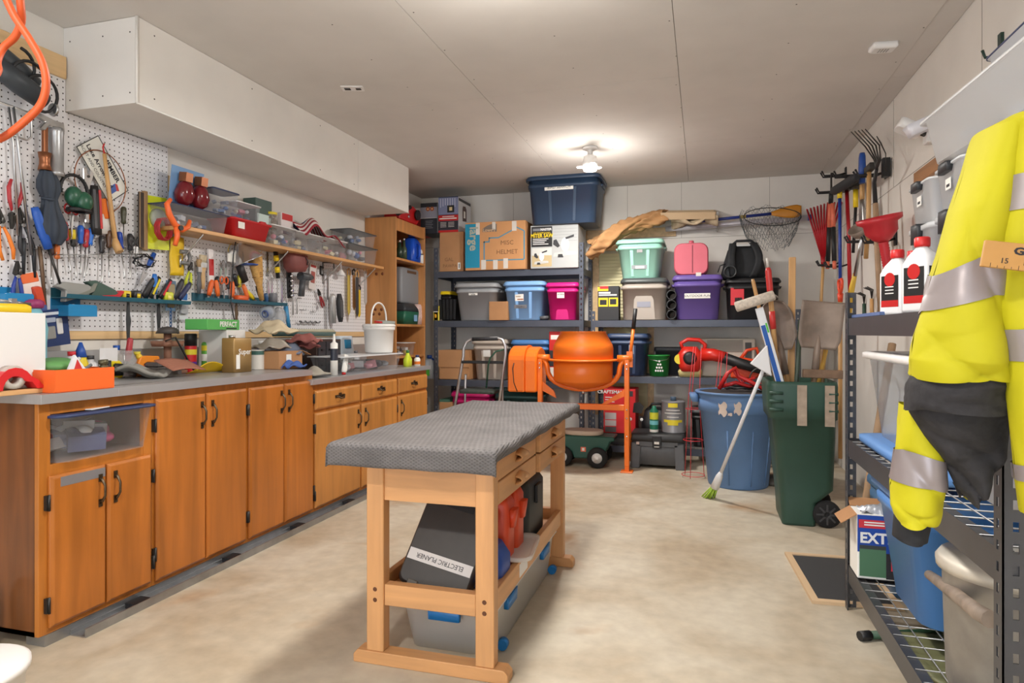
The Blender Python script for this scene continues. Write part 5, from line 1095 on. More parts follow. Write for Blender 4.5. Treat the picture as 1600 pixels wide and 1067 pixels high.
# --- clear latch bins, two layers
LT = M((48, 50, 54), .45); CLB = M((246, 248, 251), .25, trans=.28)
bins = [('lower', 0, T1, .355), ('upper', 1, T1+.357, .165)]
ys = [(2.76, 3.04), (2.44, 2.73), (2.0, 2.4), (1.6, 1.97)]
nm = ['by the far shelf post', 'second from the far post', 'third from the far post', 'nearest, behind the jacket']
for lay, k, z, h in bins:
    for i, (y0, y1) in enumerate(ys):
        t = clear_bin('latch_bin', 'clear latch bin in %s row on the right shelving, %s' % (lay, nm[i]), .27, y1-y0-.02, h, CLB, (.95, (y0+y1)/2, z), 0, 'clear latch bins', seed=10*k+i, cols=[(236, 236, 240), (200, 206, 220), (160, 175, 205), (120, 120, 130), (220, 214, 200)], latch=(LT, (('x', -1),)), body=CLB, n=10)
        q = MB(); q.box(-.139, -.03, h*.45, -.1375, .02, h*.68, PAPER); q.box(-.1395, -.02, h*.5, -.139, .01, h*.56, INK); q.build('label', t)
# under-bed tote on top, and small navy-lidded bin on that
t = clear_bin('underbed_tote', 'long translucent white tote across the top of the clear bins', .3, 1.12, .175, CLR2, (.945, 2.14, T1+.357+.171), .05, seed=4, body=M((248, 249, 250), .3, trans=.34), n=22, cols=[(240, 240, 244), (214, 218, 228), (196, 204, 222)])
clear_bin('storage_bin', 'small clear bin with navy lid at the very top of right stack', .24, .34, .1, NAVY, (.985, 2.24, T1+.357+.171+.177), 0, seed=9, n=8, body=CLR2)
# wall things: flood light, hook strip, pine block
p = P(1448, 205, x=WX-.03)
t = thing('flood_light', 'white twin-head flood light on right wall above the bins', 'flood light', (WX, p.y, p.z))
q = MB(); q.cb((-.02, 0, -.03), (.04, .07, .07), WHITE); q.build('base', t, .005)
q = MB(); q.T = Matrix.Translation((-.1, .05, .03)) @ Matrix.Rotation(.5, 4, 'Y'); q.loft([rr(.12, .1, .02, -.02), rr(.13, .12, .02, .03)], WHITE); q.build('head', t)
q = MB(); q.T = Matrix.Translation((-.09, -.07, .0)) @ Matrix.Rotation(-.4, 4, 'Y'); q.loft([rr(.1, .08, .02, -.03), rr(.11, .1, .02, .03)], M((232, 232, 240), .4)); q.build('head', t)
q = MB(); q.tube([(-.03, 0, -.02), (-.08, .05, .02)], .012, BLACK, 8); q.tube([(-.03, 0, -.02), (-.08, -.06, .0)], .012, BLACK, 8); q.build('arm', t)
p = P(1562, 76, x=WX-.01); mb = MB(); mb.cb((-.006, 0, 0), (.012, .03, .12), M((44, 66, 58), .4, .4)); mb.tube([(-.012, 0, -.03), (-.06, 0, -.03), (-.07, 0, 0)], .006, M((44, 66, 58), .4, .4), 6); one('wall_bracket', 'dark green metal bracket on right wall above the top bin', 'bracket', mb, (WX, p.y, p.z))
p = P(1452, 264, x=WX-.02); mb = MB(); mb.cb((-.012, 0, 0), (.024, .5, .07), wood((170, 120, 76), .3, 3, 1)); one('wall_block', 'brown wooden block fixed to right wall behind the bins', 'wood block', mb, (WX, p.y, p.z), bev=.002)
# --- middle level
mb = MB(); mb.loft([rr(.45, .84, .05, 0), rr(.46, .86, .05, .01), rr(.46, .86, .05, .03), rr(.4, .8, .05, .036)], M((98, 148, 212), .45)); one('tote_lid', 'light blue tote lid lying flat under the white-rimmed bin', 'lid', mb, (.84, 2.56, T2))
t = clear_bin('storage_bin', 'large clear bin with white rim on middle right shelf', .4, .7, .33, CLR2, (.84, 2.6, T2+.038), 0, seed=21, body=M((236, 241, 247), .22, trans=.66), n=20, lid=False, taper=.84, cols=[(206, 170, 120), (196, 150, 100), (240, 236, 226), (210, 80, 140), (150, 190, 90), (60, 60, 66), (120, 150, 190)])
q = MB(); w, d, h = .4, .7, .33; q.loft([rr(w*1.05, d*1.05, .06, h*.91), rr(w*1.11, d*1.09, .06, h*.93), rr(w*1.11, d*1.09, .06, h*.985), rr(w*1.05, d*1.05, .06, h), rr(w*.98, d*.98, .06, h*.97)], WHITE, False, False); q.build('rim', t)
q = MB(); q.sheet(lambda a, b: ((a-.5)*.34, (b-.5)*.6, h*.98+.02*math.sin(a*9+b*4)*math.cos(b*8)), 12, 14, M((226, 228, 232), .3, trans=.3)); q.build('plastic_sheet', t, 0, .002)
mb = MB(); mb.tube([(-.02, -.3, .0), (.03, 0, .01), (-.01, .28, .0)], .006, BLACK, 6); one('black_cable', 'thin black cable lying across the white-rimmed bin', 'cable', mb, (.84, 2.6, T2+.038+.345))
clear_bin('storage_bin', 'clear bin behind the jacket lining on middle right shelf', .34, .42, .27, CLR2, (.87, 1.9, T2), 0, seed=23, n=10, body=CLR2, cols=[(236, 236, 240), (236, 190, 196), (206, 220, 236)])
# --- bottom level
t = carton('trash bag box printed blue with EXTRA lettering on bottom right shelf', .24, .14, .25, PAPER, (.706, 2.925, T3), seam=False, name='trash_bag_box')
fr(t, (.24, .25), .14, [(0, 1, .42, 1, M((26, 70, 160), .5)), (.02, .5, .8, .93, M((206, 50, 60), .5), .0012), (.03, .42, .04, .5, M((78, 118, 88), .5), .0012), (.03, .42, .47, .53, M((58, 62, 60), .5), .0016), (.42, 1, .02, .42, M((44, 40, 44), .5), .001), (.1, .4, .84, .86, PAPER, .0016), (.1, .44, .88, .9, PAPER, .0016)])
text('EXTRA', .056, (-.03, -.0725, .16), FRONT, WHITE, t, bold=.002, sx=.95); text('FLEX', .05, (.05, -.0725, .055), FRONT, M((226, 60, 80), .5), t, bold=.0016)
q = MB(); q.T = Matrix.Translation((-.12, -.0, .25)) @ Matrix.Rotation(-.6, 4, 'Y'); q.box(-.07, -.068, 0, 0, .068, .003, CARD); q.build('flap', t); q = MB(); q.T = Matrix.Translation((0, .07, .25)) @ Matrix.Rotation(.5, 4, 'X'); q.box(-.12, 0, 0, .12, .05, .003, CARD); q.build('flap', t)
q = MB(); q.sheet(lambda a, b: (-.1+.2*a, -.05+.1*b, .25+.03*math.sin(PI*a)*math.sin(PI*b)+.012*math.sin(a*17+b*9)), 12, 8, M((200, 204, 212), .25, .4)); q.build('bag_roll', t)
tote('big cornflower blue tote on bottom right shelf', .5, .52, .45, (84, 140, 208), (.87, 2.6, T3), lidcol=(98, 148, 212), ribs=0, taper=.78, handle=False)
t = thing('galvanised_can', 'galvanised metal can with lid and wooden bar near the front shelf post', 'metal can', (.80, 2.05, T3)); GC = M((168, 164, 158), .45, .7, .25, 9)
q = MB(); q.lathe([(.15, 0), (.155, .02), (.165, .33), (.17, .34), (.16, .34), (.15, .02), (.001, .02)], GC, 32); q.build('body', t)
q = MB(); q.lathe([(.178, .325), (.18, .345), (.17, .36), (.1, .375), (.001, .38)], M((206, 198, 184), .5, .3, .2, 8), 32); q.build('lid', t)
hb = [P(u, v, x=x_)-V((.80, 2.05, T3)) for u, v, x_ in ((1452, 898, .66), (1485, 922, .645), (1530, 958, .635), (1548, 968, .64))]
q = MB(); q.tube(hb, [.014, .018, .02, .02], M((150, 134, 120), .6, 0, .3, 20), 10); q.build('bar_handle', t)
# --- floor items by the shelf
a = [P(1276, 828, z=.002), P(1320, 828, z=.002), P(1322, 918, z=.002), P(1300, 918, z=.002)]
mb = MB(); q = thing('framed_screen', 'dark panel with tan wooden border lying on floor by the shelf foot', 'panel', (.52, 3.38, 0), .06)
m_ = MB(); m_.box(-.06, -.3, 0, .24, .28, .008, M((52, 52, 54), .7)); m_.build('panel', q)
for b in ((-.09, -.33, -.06, .31), (.24, -.33, .27, .31), (-.06, -.33, .24, -.3), (-.06, .28, .24, .31)): m_ = MB(); m_.box(b[0], b[1], 0, b[2], b[3], .014, M((206, 176, 140), .6)); m_.build('border', q)
p = P(1343, 993, z=.02); t = thing('hedge_shears', 'green-gripped tool lying under the right shelving', 'garden tool', (p.x, p.y, .018)); q = MB(); q.tube([(0, 0, 0), (.04, .02, 0)], .018, BLACK, 10); q.tube([(.04, .02, 0), (.3, .12, 0)], .015, M((50, 84, 60), .5), 10); q.build('grip', t); q = MB(); q.tube([(.3, .12, 0), (.5, .2, 0)], .008, STEEL, 8); q.build('shaft', t)
clear_bin('parts_organizer', 'flat olive parts case on floor under the right shelving', .3, .34, .1, M((120, 120, 84), .5), (.82, 2.45, 0), .1, seed=30, body=M((120, 120, 84), .5), n=0)
mb = MB(); mb.loft([rr(.3, .4, .04, 0), rr(.32, .42, .04, .11), rr(.3, .4, .04, .12)], M((70, 96, 84), .5)); one('tackle_box', 'green flat box on floor under right shelving near front', 'box', mb, (.84, 1.98, 0))
tote('blue tote on floor between far shelf post and the wall', .34, .4, .5, (70, 110, 150), (.93, 3.35, 0), ribs=0, handle=False)
mb = MB(); a, b = P(1345, 690, y=3.4), P(1396, 560, y=3.5); mb.tube([V((.72, 3.55, .02)), V((.98, 3.95, 1.1))], .02, WDG, 8); one('wooden_post', 'worn wooden post leaning to wall behind the far shelf post', 'post', mb)

# ================================================================ high-visibility jacket
HV = M((192, 183, 10), .75, 0, .06, 6, .3); HV2 = HV; REF = M((150, 140, 140), .35, .25, .1, 12); LIN = M((46, 44, 46), .85, 0, .3, 60, .2)
t = thing('safety_jacket', 'bright yellow high-visibility bomber jacket hanging at the near shelf post', 'jacket', (0, 0, 0))
def tubefn(rows, dep, fold=.008, seed=0):
    """rows: (v, u_left, u_right, y) down the garment; returns surface point for a in 0..1 around, b in 0..1 down"""
    n = len(rows)-1
    def fn(a, b):
        k = min(n-1e-6, max(0, b*n)); i = int(k); f_ = k-i; f_ = f_*f_*(3-2*f_)*.5+f_*.5
        v, ul, ur, y = [rows[i][j]+(rows[i+1][j]-rows[i][j])*f_ for j in range(4)]
        c, e = P((ul+ur)/2, v, y=y), P(ur, v, y=y); hw = (e-c).length; th = 2*PI*a
        w = 1+0*fold; cr = lambda x: 1-2*abs(math.sin(x))**.6; dz = fold*(.6*math.sin(th*2+b*7+seed)+.8*cr(th*1.5-b*8+seed*2)*(.25+b)+.5*cr(b*13+th*1.2+seed)*(.1+b*b))
        return V((c.x-hw*math.cos(th)*w*(1-.0), y-(dep*math.sin(th))*1.0+dz*1.2, c.z+dz*.5))
    return fn
body = tubefn([(193, 1560, 1590, 1.34), (206, 1527, 1598, 1.34), (260, 1508, 1596, 1.34), (330, 1482, 1582, 1.33), (400, 1462, 1562, 1.33), (460, 1446, 1558, 1.33), (520, 1424, 1566, 1.33), (560, 1418, 1570, 1.33), (590, 1421, 1574, 1.34)], .075, .0075, 1)
q = MB(); q.sheet(body, 80, 90, HV); q.build('sleeve_upper', t)
def strip(fn, b0, b1, tilt, off=.003):
    def g(a, b):
        bb = b0+(b1-b0)*b+tilt*math.cos(2*PI*a); p = fn(a, bb); c = (fn(0, bb)+fn(.5, bb))/2; d = V((p.x-c.x, p.y-c.y, 0)); return p+d.normalized()*off
    return g
q = MB(); q.sheet(strip(body, .53, .655, .028), 80, 12, REF); q.build('reflective_stripe', t)
back = tubefn([(186, 1578, 1650, 1.29), (210, 1572, 1680, 1.29), (300, 1562, 1700, 1.29), (380, 1549, 1710, 1.29), (450, 1552, 1715, 1.29), (540, 1564, 1720, 1.29), (640, 1574, 1725, 1.29), (730, 1582, 1730, 1.29), (800, 1590, 1735, 1.3)], .05, .004, 3)
q = MB(); q.sheet(back, 60, 70, HV); q.build('jacket_body', t)
for b0, b1 in ((.21, .3), (.585, .66), (.865, .915)): q = MB(); q.sheet(strip(back, b0, b1, .0), 60, 8, REF); q.build('reflective_stripe', t)
# gathered hem with knit band, dark fleece lining spilling out
hem = tubefn([(586, 1421, 1572, 1.34), (600, 1414, 1573, 1.34), (620, 1411, 1574, 1.345), (640, 1409, 1570, 1.35)], .07, .004, 5)
q = MB(); q.sheet(hem, 40, 8, LIN); q.build('knit_hem', t)
lin_ = tubefn([(618, 1412, 1578, 1.36), (650, 1420, 1580, 1.37), (680, 1440, 1576, 1.38), (705, 1462, 1566, 1.39), (730, 1478, 1548, 1.4), (760, 1494, 1530, 1.41), (775, 1504, 1512, 1.42)], .05, .01, 7)
q = MB(); q.sheet(lin_, 36, 30, LIN); q.build('fleece_lining', t)
low = tubefn([(632, 1408, 1450, 1.43), (660, 1404, 1462, 1.43), (700, 1398, 1472, 1.43), (750, 1392, 1474, 1.43), (790, 1391, 1472, 1.43), (812, 1400, 1462, 1.43)], .055, .006, 9)
q = MB(); q.sheet(low, 56, 50, HV); q.build('sleeve_lower', t)
q = MB(); q.sheet(strip(low, .43, .62, -.03), 56, 10, REF); q.build('reflective_stripe', t)
cuff = tubefn([(796, 1402, 1458, 1.43), (806, 1397, 1454, 1.43), (838, 1394, 1448, 1.43), (842, 1400, 1442, 1.43)], .042, .002, 2)
q = MB(); q.sheet(cuff, 30, 10, M((30, 30, 33), .8)); q.build('cuff', t)
oth = tubefn([(724, 1508, 1528, 1.45), (745, 1506, 1531, 1.45), (778, 1506, 1530, 1.45)], .02, .002, 4)
q = MB(); q.sheet(oth, 18, 10, HV); q.build('second_sleeve', t); q = MB(); q.sheet(strip(oth, -.0, .1, 0, .004), 18, 3, LIN); q.build('sleeve_trim', t)
q = MB(); q.tube([P(1585, 190, y=1.3), P(1585, 182, y=1.34), P(1575, 184, y=1.44)+V((0, .12, 0)), P(1575, 190, y=1.44)+V((.1, .2, 0))], .004, LIN, 6); q.build('hanger_loop', t)
p = P(1537, 395, y=1.2); t = thing('wooden_ruler', 'wooden ruler with black lettering across the yellow jacket', 'ruler', (p.x, 1.205, p.z), rot=(0, .16, 0)); RW_ = M((190, 140, 76), .5, 0, .1, 20)
q = MB(); q.box(0, -.004, -.021, .4, .004, .021, RW_); q.build('blade', t, .001)
text('GOLDEN', .016, (.04, -.0045, .008), FRONT, INK, t, align='LEFT', bold=.0006, sx=1.3)
for i in range(20): q = MB(); q.box(.012+.006*i*1.6, -.0046, -.021, .0125+.006*i*1.6, -.004, -.017+(.003 if i % 4 == 0 else 0), INK); q.build('graduation', t)
for i, s in enumerate(('15', '14', '13')): text(s, .012, (.03+i*.03, -.0045, -.009), FRONT, INK, t)

# ================================================================ things on the wall shelf
def sh_at(u, v, x=-2.83): return P(u, v, x=x)
def sbin(label, ul, ur, vt, lidm, zb=SHZ+.001, x=-2.825, wx=.17, seed=1, body=CLR, n=9, lid=True, cols=MIX, name='storage_bin', group='bins on the wall shelf'):
    xf = x+wx/2; y0, y1 = P(ul, vt, x=xf).y, P(ur, vt, x=xf).y; h = P((ul+ur)/2, vt, x=xf).z-zb
    return clear_bin(name, label, wx, y1-y0, h, lidm, (x, (y0+y1)/2, zb), 0, group, seed, cols, body=body, n=n, lid=lid), h
DLID = M((60, 68, 70), .5); WLID = M((228, 228, 230), .4)
PALE = [(240, 240, 244), (214, 218, 226), (130, 138, 160), (236, 150, 170), (90, 120, 175), (236, 226, 190), (90, 94, 104)]
t, h1_ = sbin('long flat clear bin with navy lid at near end of the wall shelf', 268, 358, 326, NAVY, seed=31, cols=PALE)
z2 = SHZ+h1_+.002
t, h2_ = sbin('small clear tub with navy lid stacked beside the bulb pack', 334, 374, 297, NAVY, zb=z2, wx=.13, seed=32, cols=PALE)
# bulb blister pack
p0, p1 = P(274, 310, x=-2.8), P(328, 310, x=-2.8)
t = thing('bulb_pack', 'blue carded pack with two red copper-capped bulbs on wall shelf', 'bulb pack', (-2.82, p0.y+.09, z2), rot=(0, .12, 0))
q = MB(); q.box(-.003, -.12, 0, 0, .12, .22, M((120, 160, 206), .5)); q.build('card', t)
for s in (-.055, .06):
    q = MB(); q.lathe([(.01, .0), (.045, .03), (.055, .07), (.04, .12), (.026, .14)], M((110, 26, 34), .15), 20, (.04, s, .0)); b_ = q.build('bulb', t)
    q = MB(); q.cb((.04, s, .165), (.05, .05, .05), M((150, 92, 60), .35, .6)); q.build('cap', b_)
RBN = M((196, 30, 36), .4)
y0, y1 = P(366, 360, x=-2.72).y, P(424, 360, x=-2.72).y
t = thing('red_bin', 'red plastic scoop bin on the wall shelf', 'bin', (-2.82, (y0+y1)/2, SHZ+.001)); w = y1-y0
q = MB(); q.loft([rr(.16, w*.86, .02, 0), rr(.19, w, .02, .1), rr(.21, w*1.06, .02, .102), rr(.21, w*1.06, .02, .112), rr(.18, w*.97, .02, .11), rr(.15, w*.84, .02, .01)], RBN); q.build('body', t)
q = MB(); q.box(.1, -w*.4, .05, .102, -w*.24, .09, PAPER); q.build('label', t); q = MB(); q.loft([rr(.03, .07, .01, .11, 3, .09, .1), rr(.02, .05, .008, .125, 3, .09, .1)], RBN); q.build('latch', t)
zr = SHZ+.115
t, h3_ = sbin('clear box with white lid stacked on the red bin', 371, 408, 318, WLID, zb=zr, wx=.14, seed=34, cols=PALE)
t = carton('dark green and white carton standing behind the red bin', .1, .17, .19, M((60, 84, 78), .5), (-2.88, P(405, 340, x=-2.83).y+.05, zr), seam=False); q = MB(); q.box(.05, -.07, .0, .0515, .07, .09, M((200, 218, 214), .5)); q.build('label', t); q = MB(); q.box(.0516, -.07, .0, .0525, .07, .02, M((60, 150, 190), .5)); q.build('label_band', t)
zw = SHZ+.002
p = P(425, 345, x=-2.83); t = thing('snack_jar', 'clear jar with yellow lid and brown contents on wall shelf', 'jar', (-2.84, p.y, zw+.06)); q = MB(); q.lathe([(.036, 0), (.04, .01), (.04, .155), (.036, .16)], M((230, 226, 220), .2, trans=.7), 20); q.build('jar', t)
q = MB(); R = random.Random(5)
for i in range(60): a = R.uniform(0, 2*PI); q.ball((.028*math.cos(a), .028*math.sin(a), .01+.0024*i), .01, M((110, 74, 46), .6), 6)
q.build('contents', t); q = MB(); q.lathe([(.041, .155), (.042, .158), (.042, .172), (.001, .172)], M((228, 206, 50), .4), 20); q.build('lid', t)
t = thing('snack_jar_stand', 'shallow clear bin under the yellow-lidded jar', 'bin', (0, 0, 0)) if False else None
for i, (ul, ur, vt, sd) in enumerate(((426, 464, 354, 41), (466, 506, 365, 42), (508, 543, 374, 43))):
    sbin('clear shelf bin with white rim, %s' % ('below the jar and leaflet', 'below the striped cloth', 'before the stacked end bins')[i], ul, ur, vt, WLID, seed=sd, cols=PALE)
zc = SHZ+.085
t = carton('small red and white leaflet box on the wall shelf beside the jar', .03, .14, .15, M((226, 216, 216), .6), (-2.84, P(448, 340, x=-2.83).y, zc+.02), seam=False); q = MB(); q.box(.015, -.06, .1, .0165, .06, .145, RED); q.build('print', t); q = MB(); q.box(.015, -.05, .0, .0165, .06, .05, M((90, 50, 80), .5)); q.build('print', t)
# folded flag-like cloth: striped with navy corner
y0 = P(462, 330, x=-2.8).y; y1 = P(524, 350, x=-2.8).y; mb = MB(); RS, WS, NS = M((150, 32, 48), .8), M((226, 214, 210), .8), M((44, 56, 104), .8)
def fl(a, b): return V((-.1+.22*b, (a-.5)*(y1-y0)*1.0, .11*math.sin(PI*min(1, a*1.15+.1))**.7*(.5+.5*math.sin(PI*b))+.03*math.sin(a*12+b*5)-.05*b))
n = 22
for i in range(n):
    for j in range(13):
        m = NS if (4 < i < 11 and j < 7) else (RS if j % 2 == 0 else WS)
        g4 = [fl((i+x)/n, (j+y)/13) for x, y in ((0, 0), (1, 0), (1, 1), (0, 1))]; mb.add(g4, [(0, 1, 2, 3)], m, True)
one('striped_cloth', 'bundled red and white striped cloth with navy patch on wall shelf', 'cloth', mb, (-2.83, (y0+y1)/2, zc+.075), solid=.006)
for i, (ul, ur, vt, zb_, lm) in enumerate(((546, 590, 384, SHZ+.001, CLR2), (548, 588, 362, 0, DLID))):
    _, hh_ = sbin('gray-lidded clear bin, %s of the stack at far shelf end' % ('lower', 'upper')[i], ul, ur, vt, lm if i else DLID, zb=zb_ or ztop_, seed=51+i, cols=PALE, wx=.19)
    ztop_ = SHZ+.002+hh_
# orange spring clamp over the shelf edge
p = P(280, 345, x=-2.72); t = thing('spring_clamp', 'large orange spring clamp gripping near end of the wall shelf', 'clamp', (-2.72, p.y-.02, p.z), rot=(0, 0, 0)); OC = M((236, 104, 44), .4)
q = MB(); q.tube([(.02, -.06, .1), (.02, -.085, .07), (.02, -.07, .02), (.02, -.03, -.03), (.02, .02, -.05), (.02, .06, -.03), (.02, .075, .01)], [.01, .014, .016, .016, .016, .014, .01], OC, 8); q.build('jaw', t)
q = MB(); q.tube([(.02, -.02, -.04), (.02, -.015, -.09), (.02, -.03, -.14)], [.016, .014, .012], OC, 8); q.build('handle', t)
q = MB(); q.lathe([(.014, .03), (.014, .045)], BLACK, 12, (0, -.01, -.045), 'x'); q.build('pivot', t)

# ================================================================ pegboard tools
def peg(u, v, off=.02): return P(u, v, x=PX+off)
def tool(name, label, cat, u, v, off=.02, tilt=0, group=None): p = peg(u, v, off); return thing(name, label, cat, p, rot=(tilt, 0, 0), group=group)
def hookpin(t, z=0, y=0): q = MB(); q.tube([(-.02, y, z), (.014, y, z), (.018, y, z+.012)], .002, STEEL, 5); q.build('peg_hook', t)
def screwdriver(label, u, v, col, hl=.1, sl=.13, tilt=0, col2=None, r=.014):
    t = tool('screwdriver', label, 'screwdriver', u, v, .03, tilt, 'screwdrivers on the pegboard'); m = M(col, .3)
    q = MB(); q.lathe([(r*.6, .0), (r, -.008), (r*1.05, -hl*.4), (r*.8, -hl*.75), (r*.95, -hl*.9), (r*.6, -hl)], m, 10); h = q.build('handle', t)
    if col2: q = MB(); q.lathe([(r*1.08, -hl*.1), (r*1.12, -hl*.35), (r*.95, -hl*.6)], M(col2, .4), 10); q.build('handle_band', h)
    q = MB(); q.lathe([(.003, -hl), (.003, -hl-sl*.93), (.0045, -hl-sl*.97), (.001, -hl-sl)], STEEL, 7); q.build('shaft', t); hookpin(t, -hl*.95, .012); return t
SD = [(100, 346, (196, 70, 70), 'pink-red', .14), (112, 356, (40, 40, 40), 'black and yellow', .1), (126, 352, (34, 92, 190), 'light blue', .0), (135, 358, (176, 40, 50), 'red', -.05), (143, 356, (40, 110, 205), 'bright blue', -.12), (159, 368, (44, 40, 42), 'dark red-tipped', 0), (170, 360, (90, 60, 40), 'brown', 0), (186, 362, (30, 70, 170), 'deep blue', .15), (193, 323, (60, 60, 40), 'olive', 0), (203, 365, (40, 40, 44), 'all-black', 0)]
for u, v, c, nme, tl in SD: screwdriver('screwdriver with %s handle in the wire rack on near pegboard' % nme, u, v, c, .09, .15, tl, (225, 200, 50) if 'yellow' in nme else None)
mb = MB(); a, b = peg(88, 398, .03), peg(215, 397, .03)
for dx in (0, .035): mb.tube([a+V((dx, 0, 0)), b+V((dx, 0, 0))], .002, STEEL, 5)
for i in range(18): p = a.lerp(b, i/17); mb.tube([p+V((-.03, 0, 0)), p+V((.035, 0, 0)), p+V((.037, 0, -.02))], .002, STEEL, 5)
one('screwdriver_rack', 'thin wire rack holding screwdrivers on near pegboard', 'rack', mb)
def pliers(label, u, v, col, L=.2, tilt=0, up=True, spread=.03):
    t = tool('pliers', label, 'pliers', u, v, .03, tilt, 'pliers on the pegboard'); s = 1 if up else -1; m = M(col, .45)
    for k in (-1, 1):
        q = MB(); q.tube([(0, k*.006, s*L*.0), (0, k*spread*.7, s*L*.2), (0, k*spread, s*L*.45), (0, k*spread*.75, s*L*.62)], [.005, .008, .0085, .006], m, 8); q.build('handle', t)
        q = MB(); q.prism([(k*.002, 0), (k*.018, -s*L*.06), (k*.014, -s*L*.16), (k*.003, -s*L*.36), (k*.0005, -s*L*.36)], -.006, .006, IRON, 'x'); q.build('jaw', t)
    q = MB(); q.lathe([(.008, -.008), (.008, .009)], STEEL, 10, axis='x'); q.build('pivot', t); hookpin(t, -s*.02); return t
pliers('red-handled pliers hung handles up at far left of pegboard', 21, 330, (176, 44, 52), .22, -.1)
pliers('black-handled side cutters with brass spring below the red pliers', 35, 352, (40, 40, 44), .22, .2, False)
pliers('blue-handled pliers above the aqua bottle', 27, 432, (38, 62, 150), .19, 0, False, .022)
pliers('orange-handled cutters at left picture edge of pegboard', 2, 352, (236, 130, 40), .24, .2, False)
pliers('red-gripped locking pliers on far pegboard beside black rasp', 500, 462, (150, 40, 44), .16, .5, False, .016)
pliers('green-yellow garden snips on middle pegboard', 297, 424, (196, 206, 50), .16, -.2, False, .02)
# folded umbrella, hatchet-like gun, grinder, bow saw
t = tool('umbrella', 'folded dark umbrella hung on the near pegboard', 'umbrella', 74, 268, .05, 0); UM = M((52, 60, 72), .75, 0, .15, 12)
def um(a, b):
    r = [.026, .044, .046, .03, .036, .05, .062, .058, .03][min(8, int(b*8))]; f_ = b*8-int(b*8); r2 = [.026, .044, .046, .03, .036, .05, .062, .058, .03][min(8, int(b*8)+1)]; r = r+(r2-r)*f_
    r *= 1+.16*math.cos(a*2*PI*7+b*3); return V((r*math.cos(2*PI*a)*.8, r*math.sin(2*PI*a)+.03*b, -.33*b))
q = MB(); q.sheet(um, 42, 24, UM); q.build('canopy', t); q = MB(); q.tube([(0, -.03, -.125), (.028, 0, -.13), (0, .04, -.125)], .008, UM, 6); q.build('strap', t); q = MB(); q.lathe([(.014, 0), (.014, .03), (.008, .04)], CHROME, 10); q.build('tip', t)
t = tool('hammer_drill', 'steel cylinder caulk gun with copper handle hung on near pegboard', 'caulk gun', 88, 200, .05, 0); COP = M((150, 96, 66), .35, .8)
t.name = 'caulk_gun'
q = MB(); q.lathe([(.03, .0), (.032, -.02), (.03, -.03), (.03, -.2), (.034, -.205), (.034, -.225)], M((176, 176, 178), .35, .7, .15, 15), 18); q.build('barrel', t)
q = MB(); q.prism([(-.12, .05), (-.02, .03), (.03, .03), (.035, -.01), (-.01, -.02), (-.04, .0), (-.06, -.03), (-.09, -.03), (-.06, .01), (-.125, .035)], -.012, .012, STEEL, 'x'); q.build('frame', t, .003)
q = MB(); q.box(-.01, -.065, -.13, .01, -.045, .0, COP); q.build('handle', t, .003); q = MB(); q.lathe([(.028, -.13), (.022, -.16), (.022, -.18), (.028, -.21)], COP, 16, (0, -.055, 0)); q.build('knob', t)
t = tool('angle_grinder', 'black corded grinder with coiled cable on pine rail, top left', 'grinder', 32, 118, .08, 0)
q = MB(); q.tube([(0, -.16, .08), (0, -.02, .02), (0, .06, -.02)], [.045, .045, .038], M((60, 66, 72), .45), 14); q.tube([(.03, -.14, .0), (.03, -.02, -.05), (.03, .08, -.09)], [.04, .048, .04], M((52, 58, 64), .45), 14); q.build('motor', t)
q = MB(); q.tube([(.05+.02*math.cos(i*.3), -.05+.06*math.sin(i*.3)+.0025*i, .03+.06*math.cos(i*.3)-.002*i) for i in range(60)], .007, BLACK, 6); q.build('cord', t)
q = MB(); q.lathe([(.028, 0), (.03, .01), (.012, .012)], STEEL, 14, (.03, .12, -.11), 'y'); q.build('disc_flange', t)
t = tool('bow_saw', 'steel tube bow saw frame hung at left of near pegboard', 'bow saw', 28, 190, .04, 0)
q = MB(); q.tube([(0, -.09, .06), (0, .05, .055), (0, .06, .02), (0, .06, -.05), (0, .04, -.07), (0, -.1, -.06)], .005, STEEL, 7); q.tube([(0, -.02, .06), (0, .0, -.1), (0, .06, -.58)], .006, STEEL, 7); q.tube([(0, -.04, .05), (0, -.02, -.1), (0, .0, -.5)], .005, STEEL, 7); q.build('frame', t)
# licence-style plate with lettering
c4 = [peg(u, v, .02) for u, v in ((122, 229), (154, 217), (197, 297), (170, 313))]; cc = sum(c4, V())/4
ang = -math.atan2(*( (c4[3]-c4[0]).z*-1, (c4[3]-c4[0]).y )) if False else math.atan2((c4[3]-c4[0]).z, (c4[3]-c4[0]).y)
t = thing('club_plate', 'white yacht club membership plate hung tilted on near pegboard', 'plate', cc, rot=(ang, 0, 0)); PW, PHh = .3, .15
q = MB(); q.box(-.001, -PW/2, -PHh/2, .0005, PW/2, PHh/2, M((222, 222, 214), .4)); q.build('plate', t)
q = MB(); [q.box(.0005, a, b, .0015, c, d, BLACK) for a, b, c, d in ((-PW/2, PHh/2-.004, PW/2, PHh/2), (-PW/2, -PHh/2, PW/2, -PHh/2+.004), (-PW/2, -PHh/2+.004, -PW/2+.004, PHh/2-.004), (PW/2-.004, -PHh/2+.004, PW/2, PHh/2-.004))]; q.build('border', t)
text('Lake Arrowhead', .034, (.0012, -.02, -.01), AISLE, INK, t, bold=.0006); text('MEMBER', .036, (.0012, .02, .042), AISLE, INK, t, bold=.001); text('YACHT AND COUNTRY CLUB', .022, (.0012, -.01, -.045), AISLE, M((90, 90, 90), .6), t)
q = MB(); q.prism([(.085, -.03), (.12, -.03), (.12, .005), (.085, .02)], .0006, .0014, BLUE, 'x'); q.prism([(.085, .02), (.12, .005), (.128, .02), (.095, .03)], .0006, .0014, RED, 'x'); q.build('flag_emblem', t)
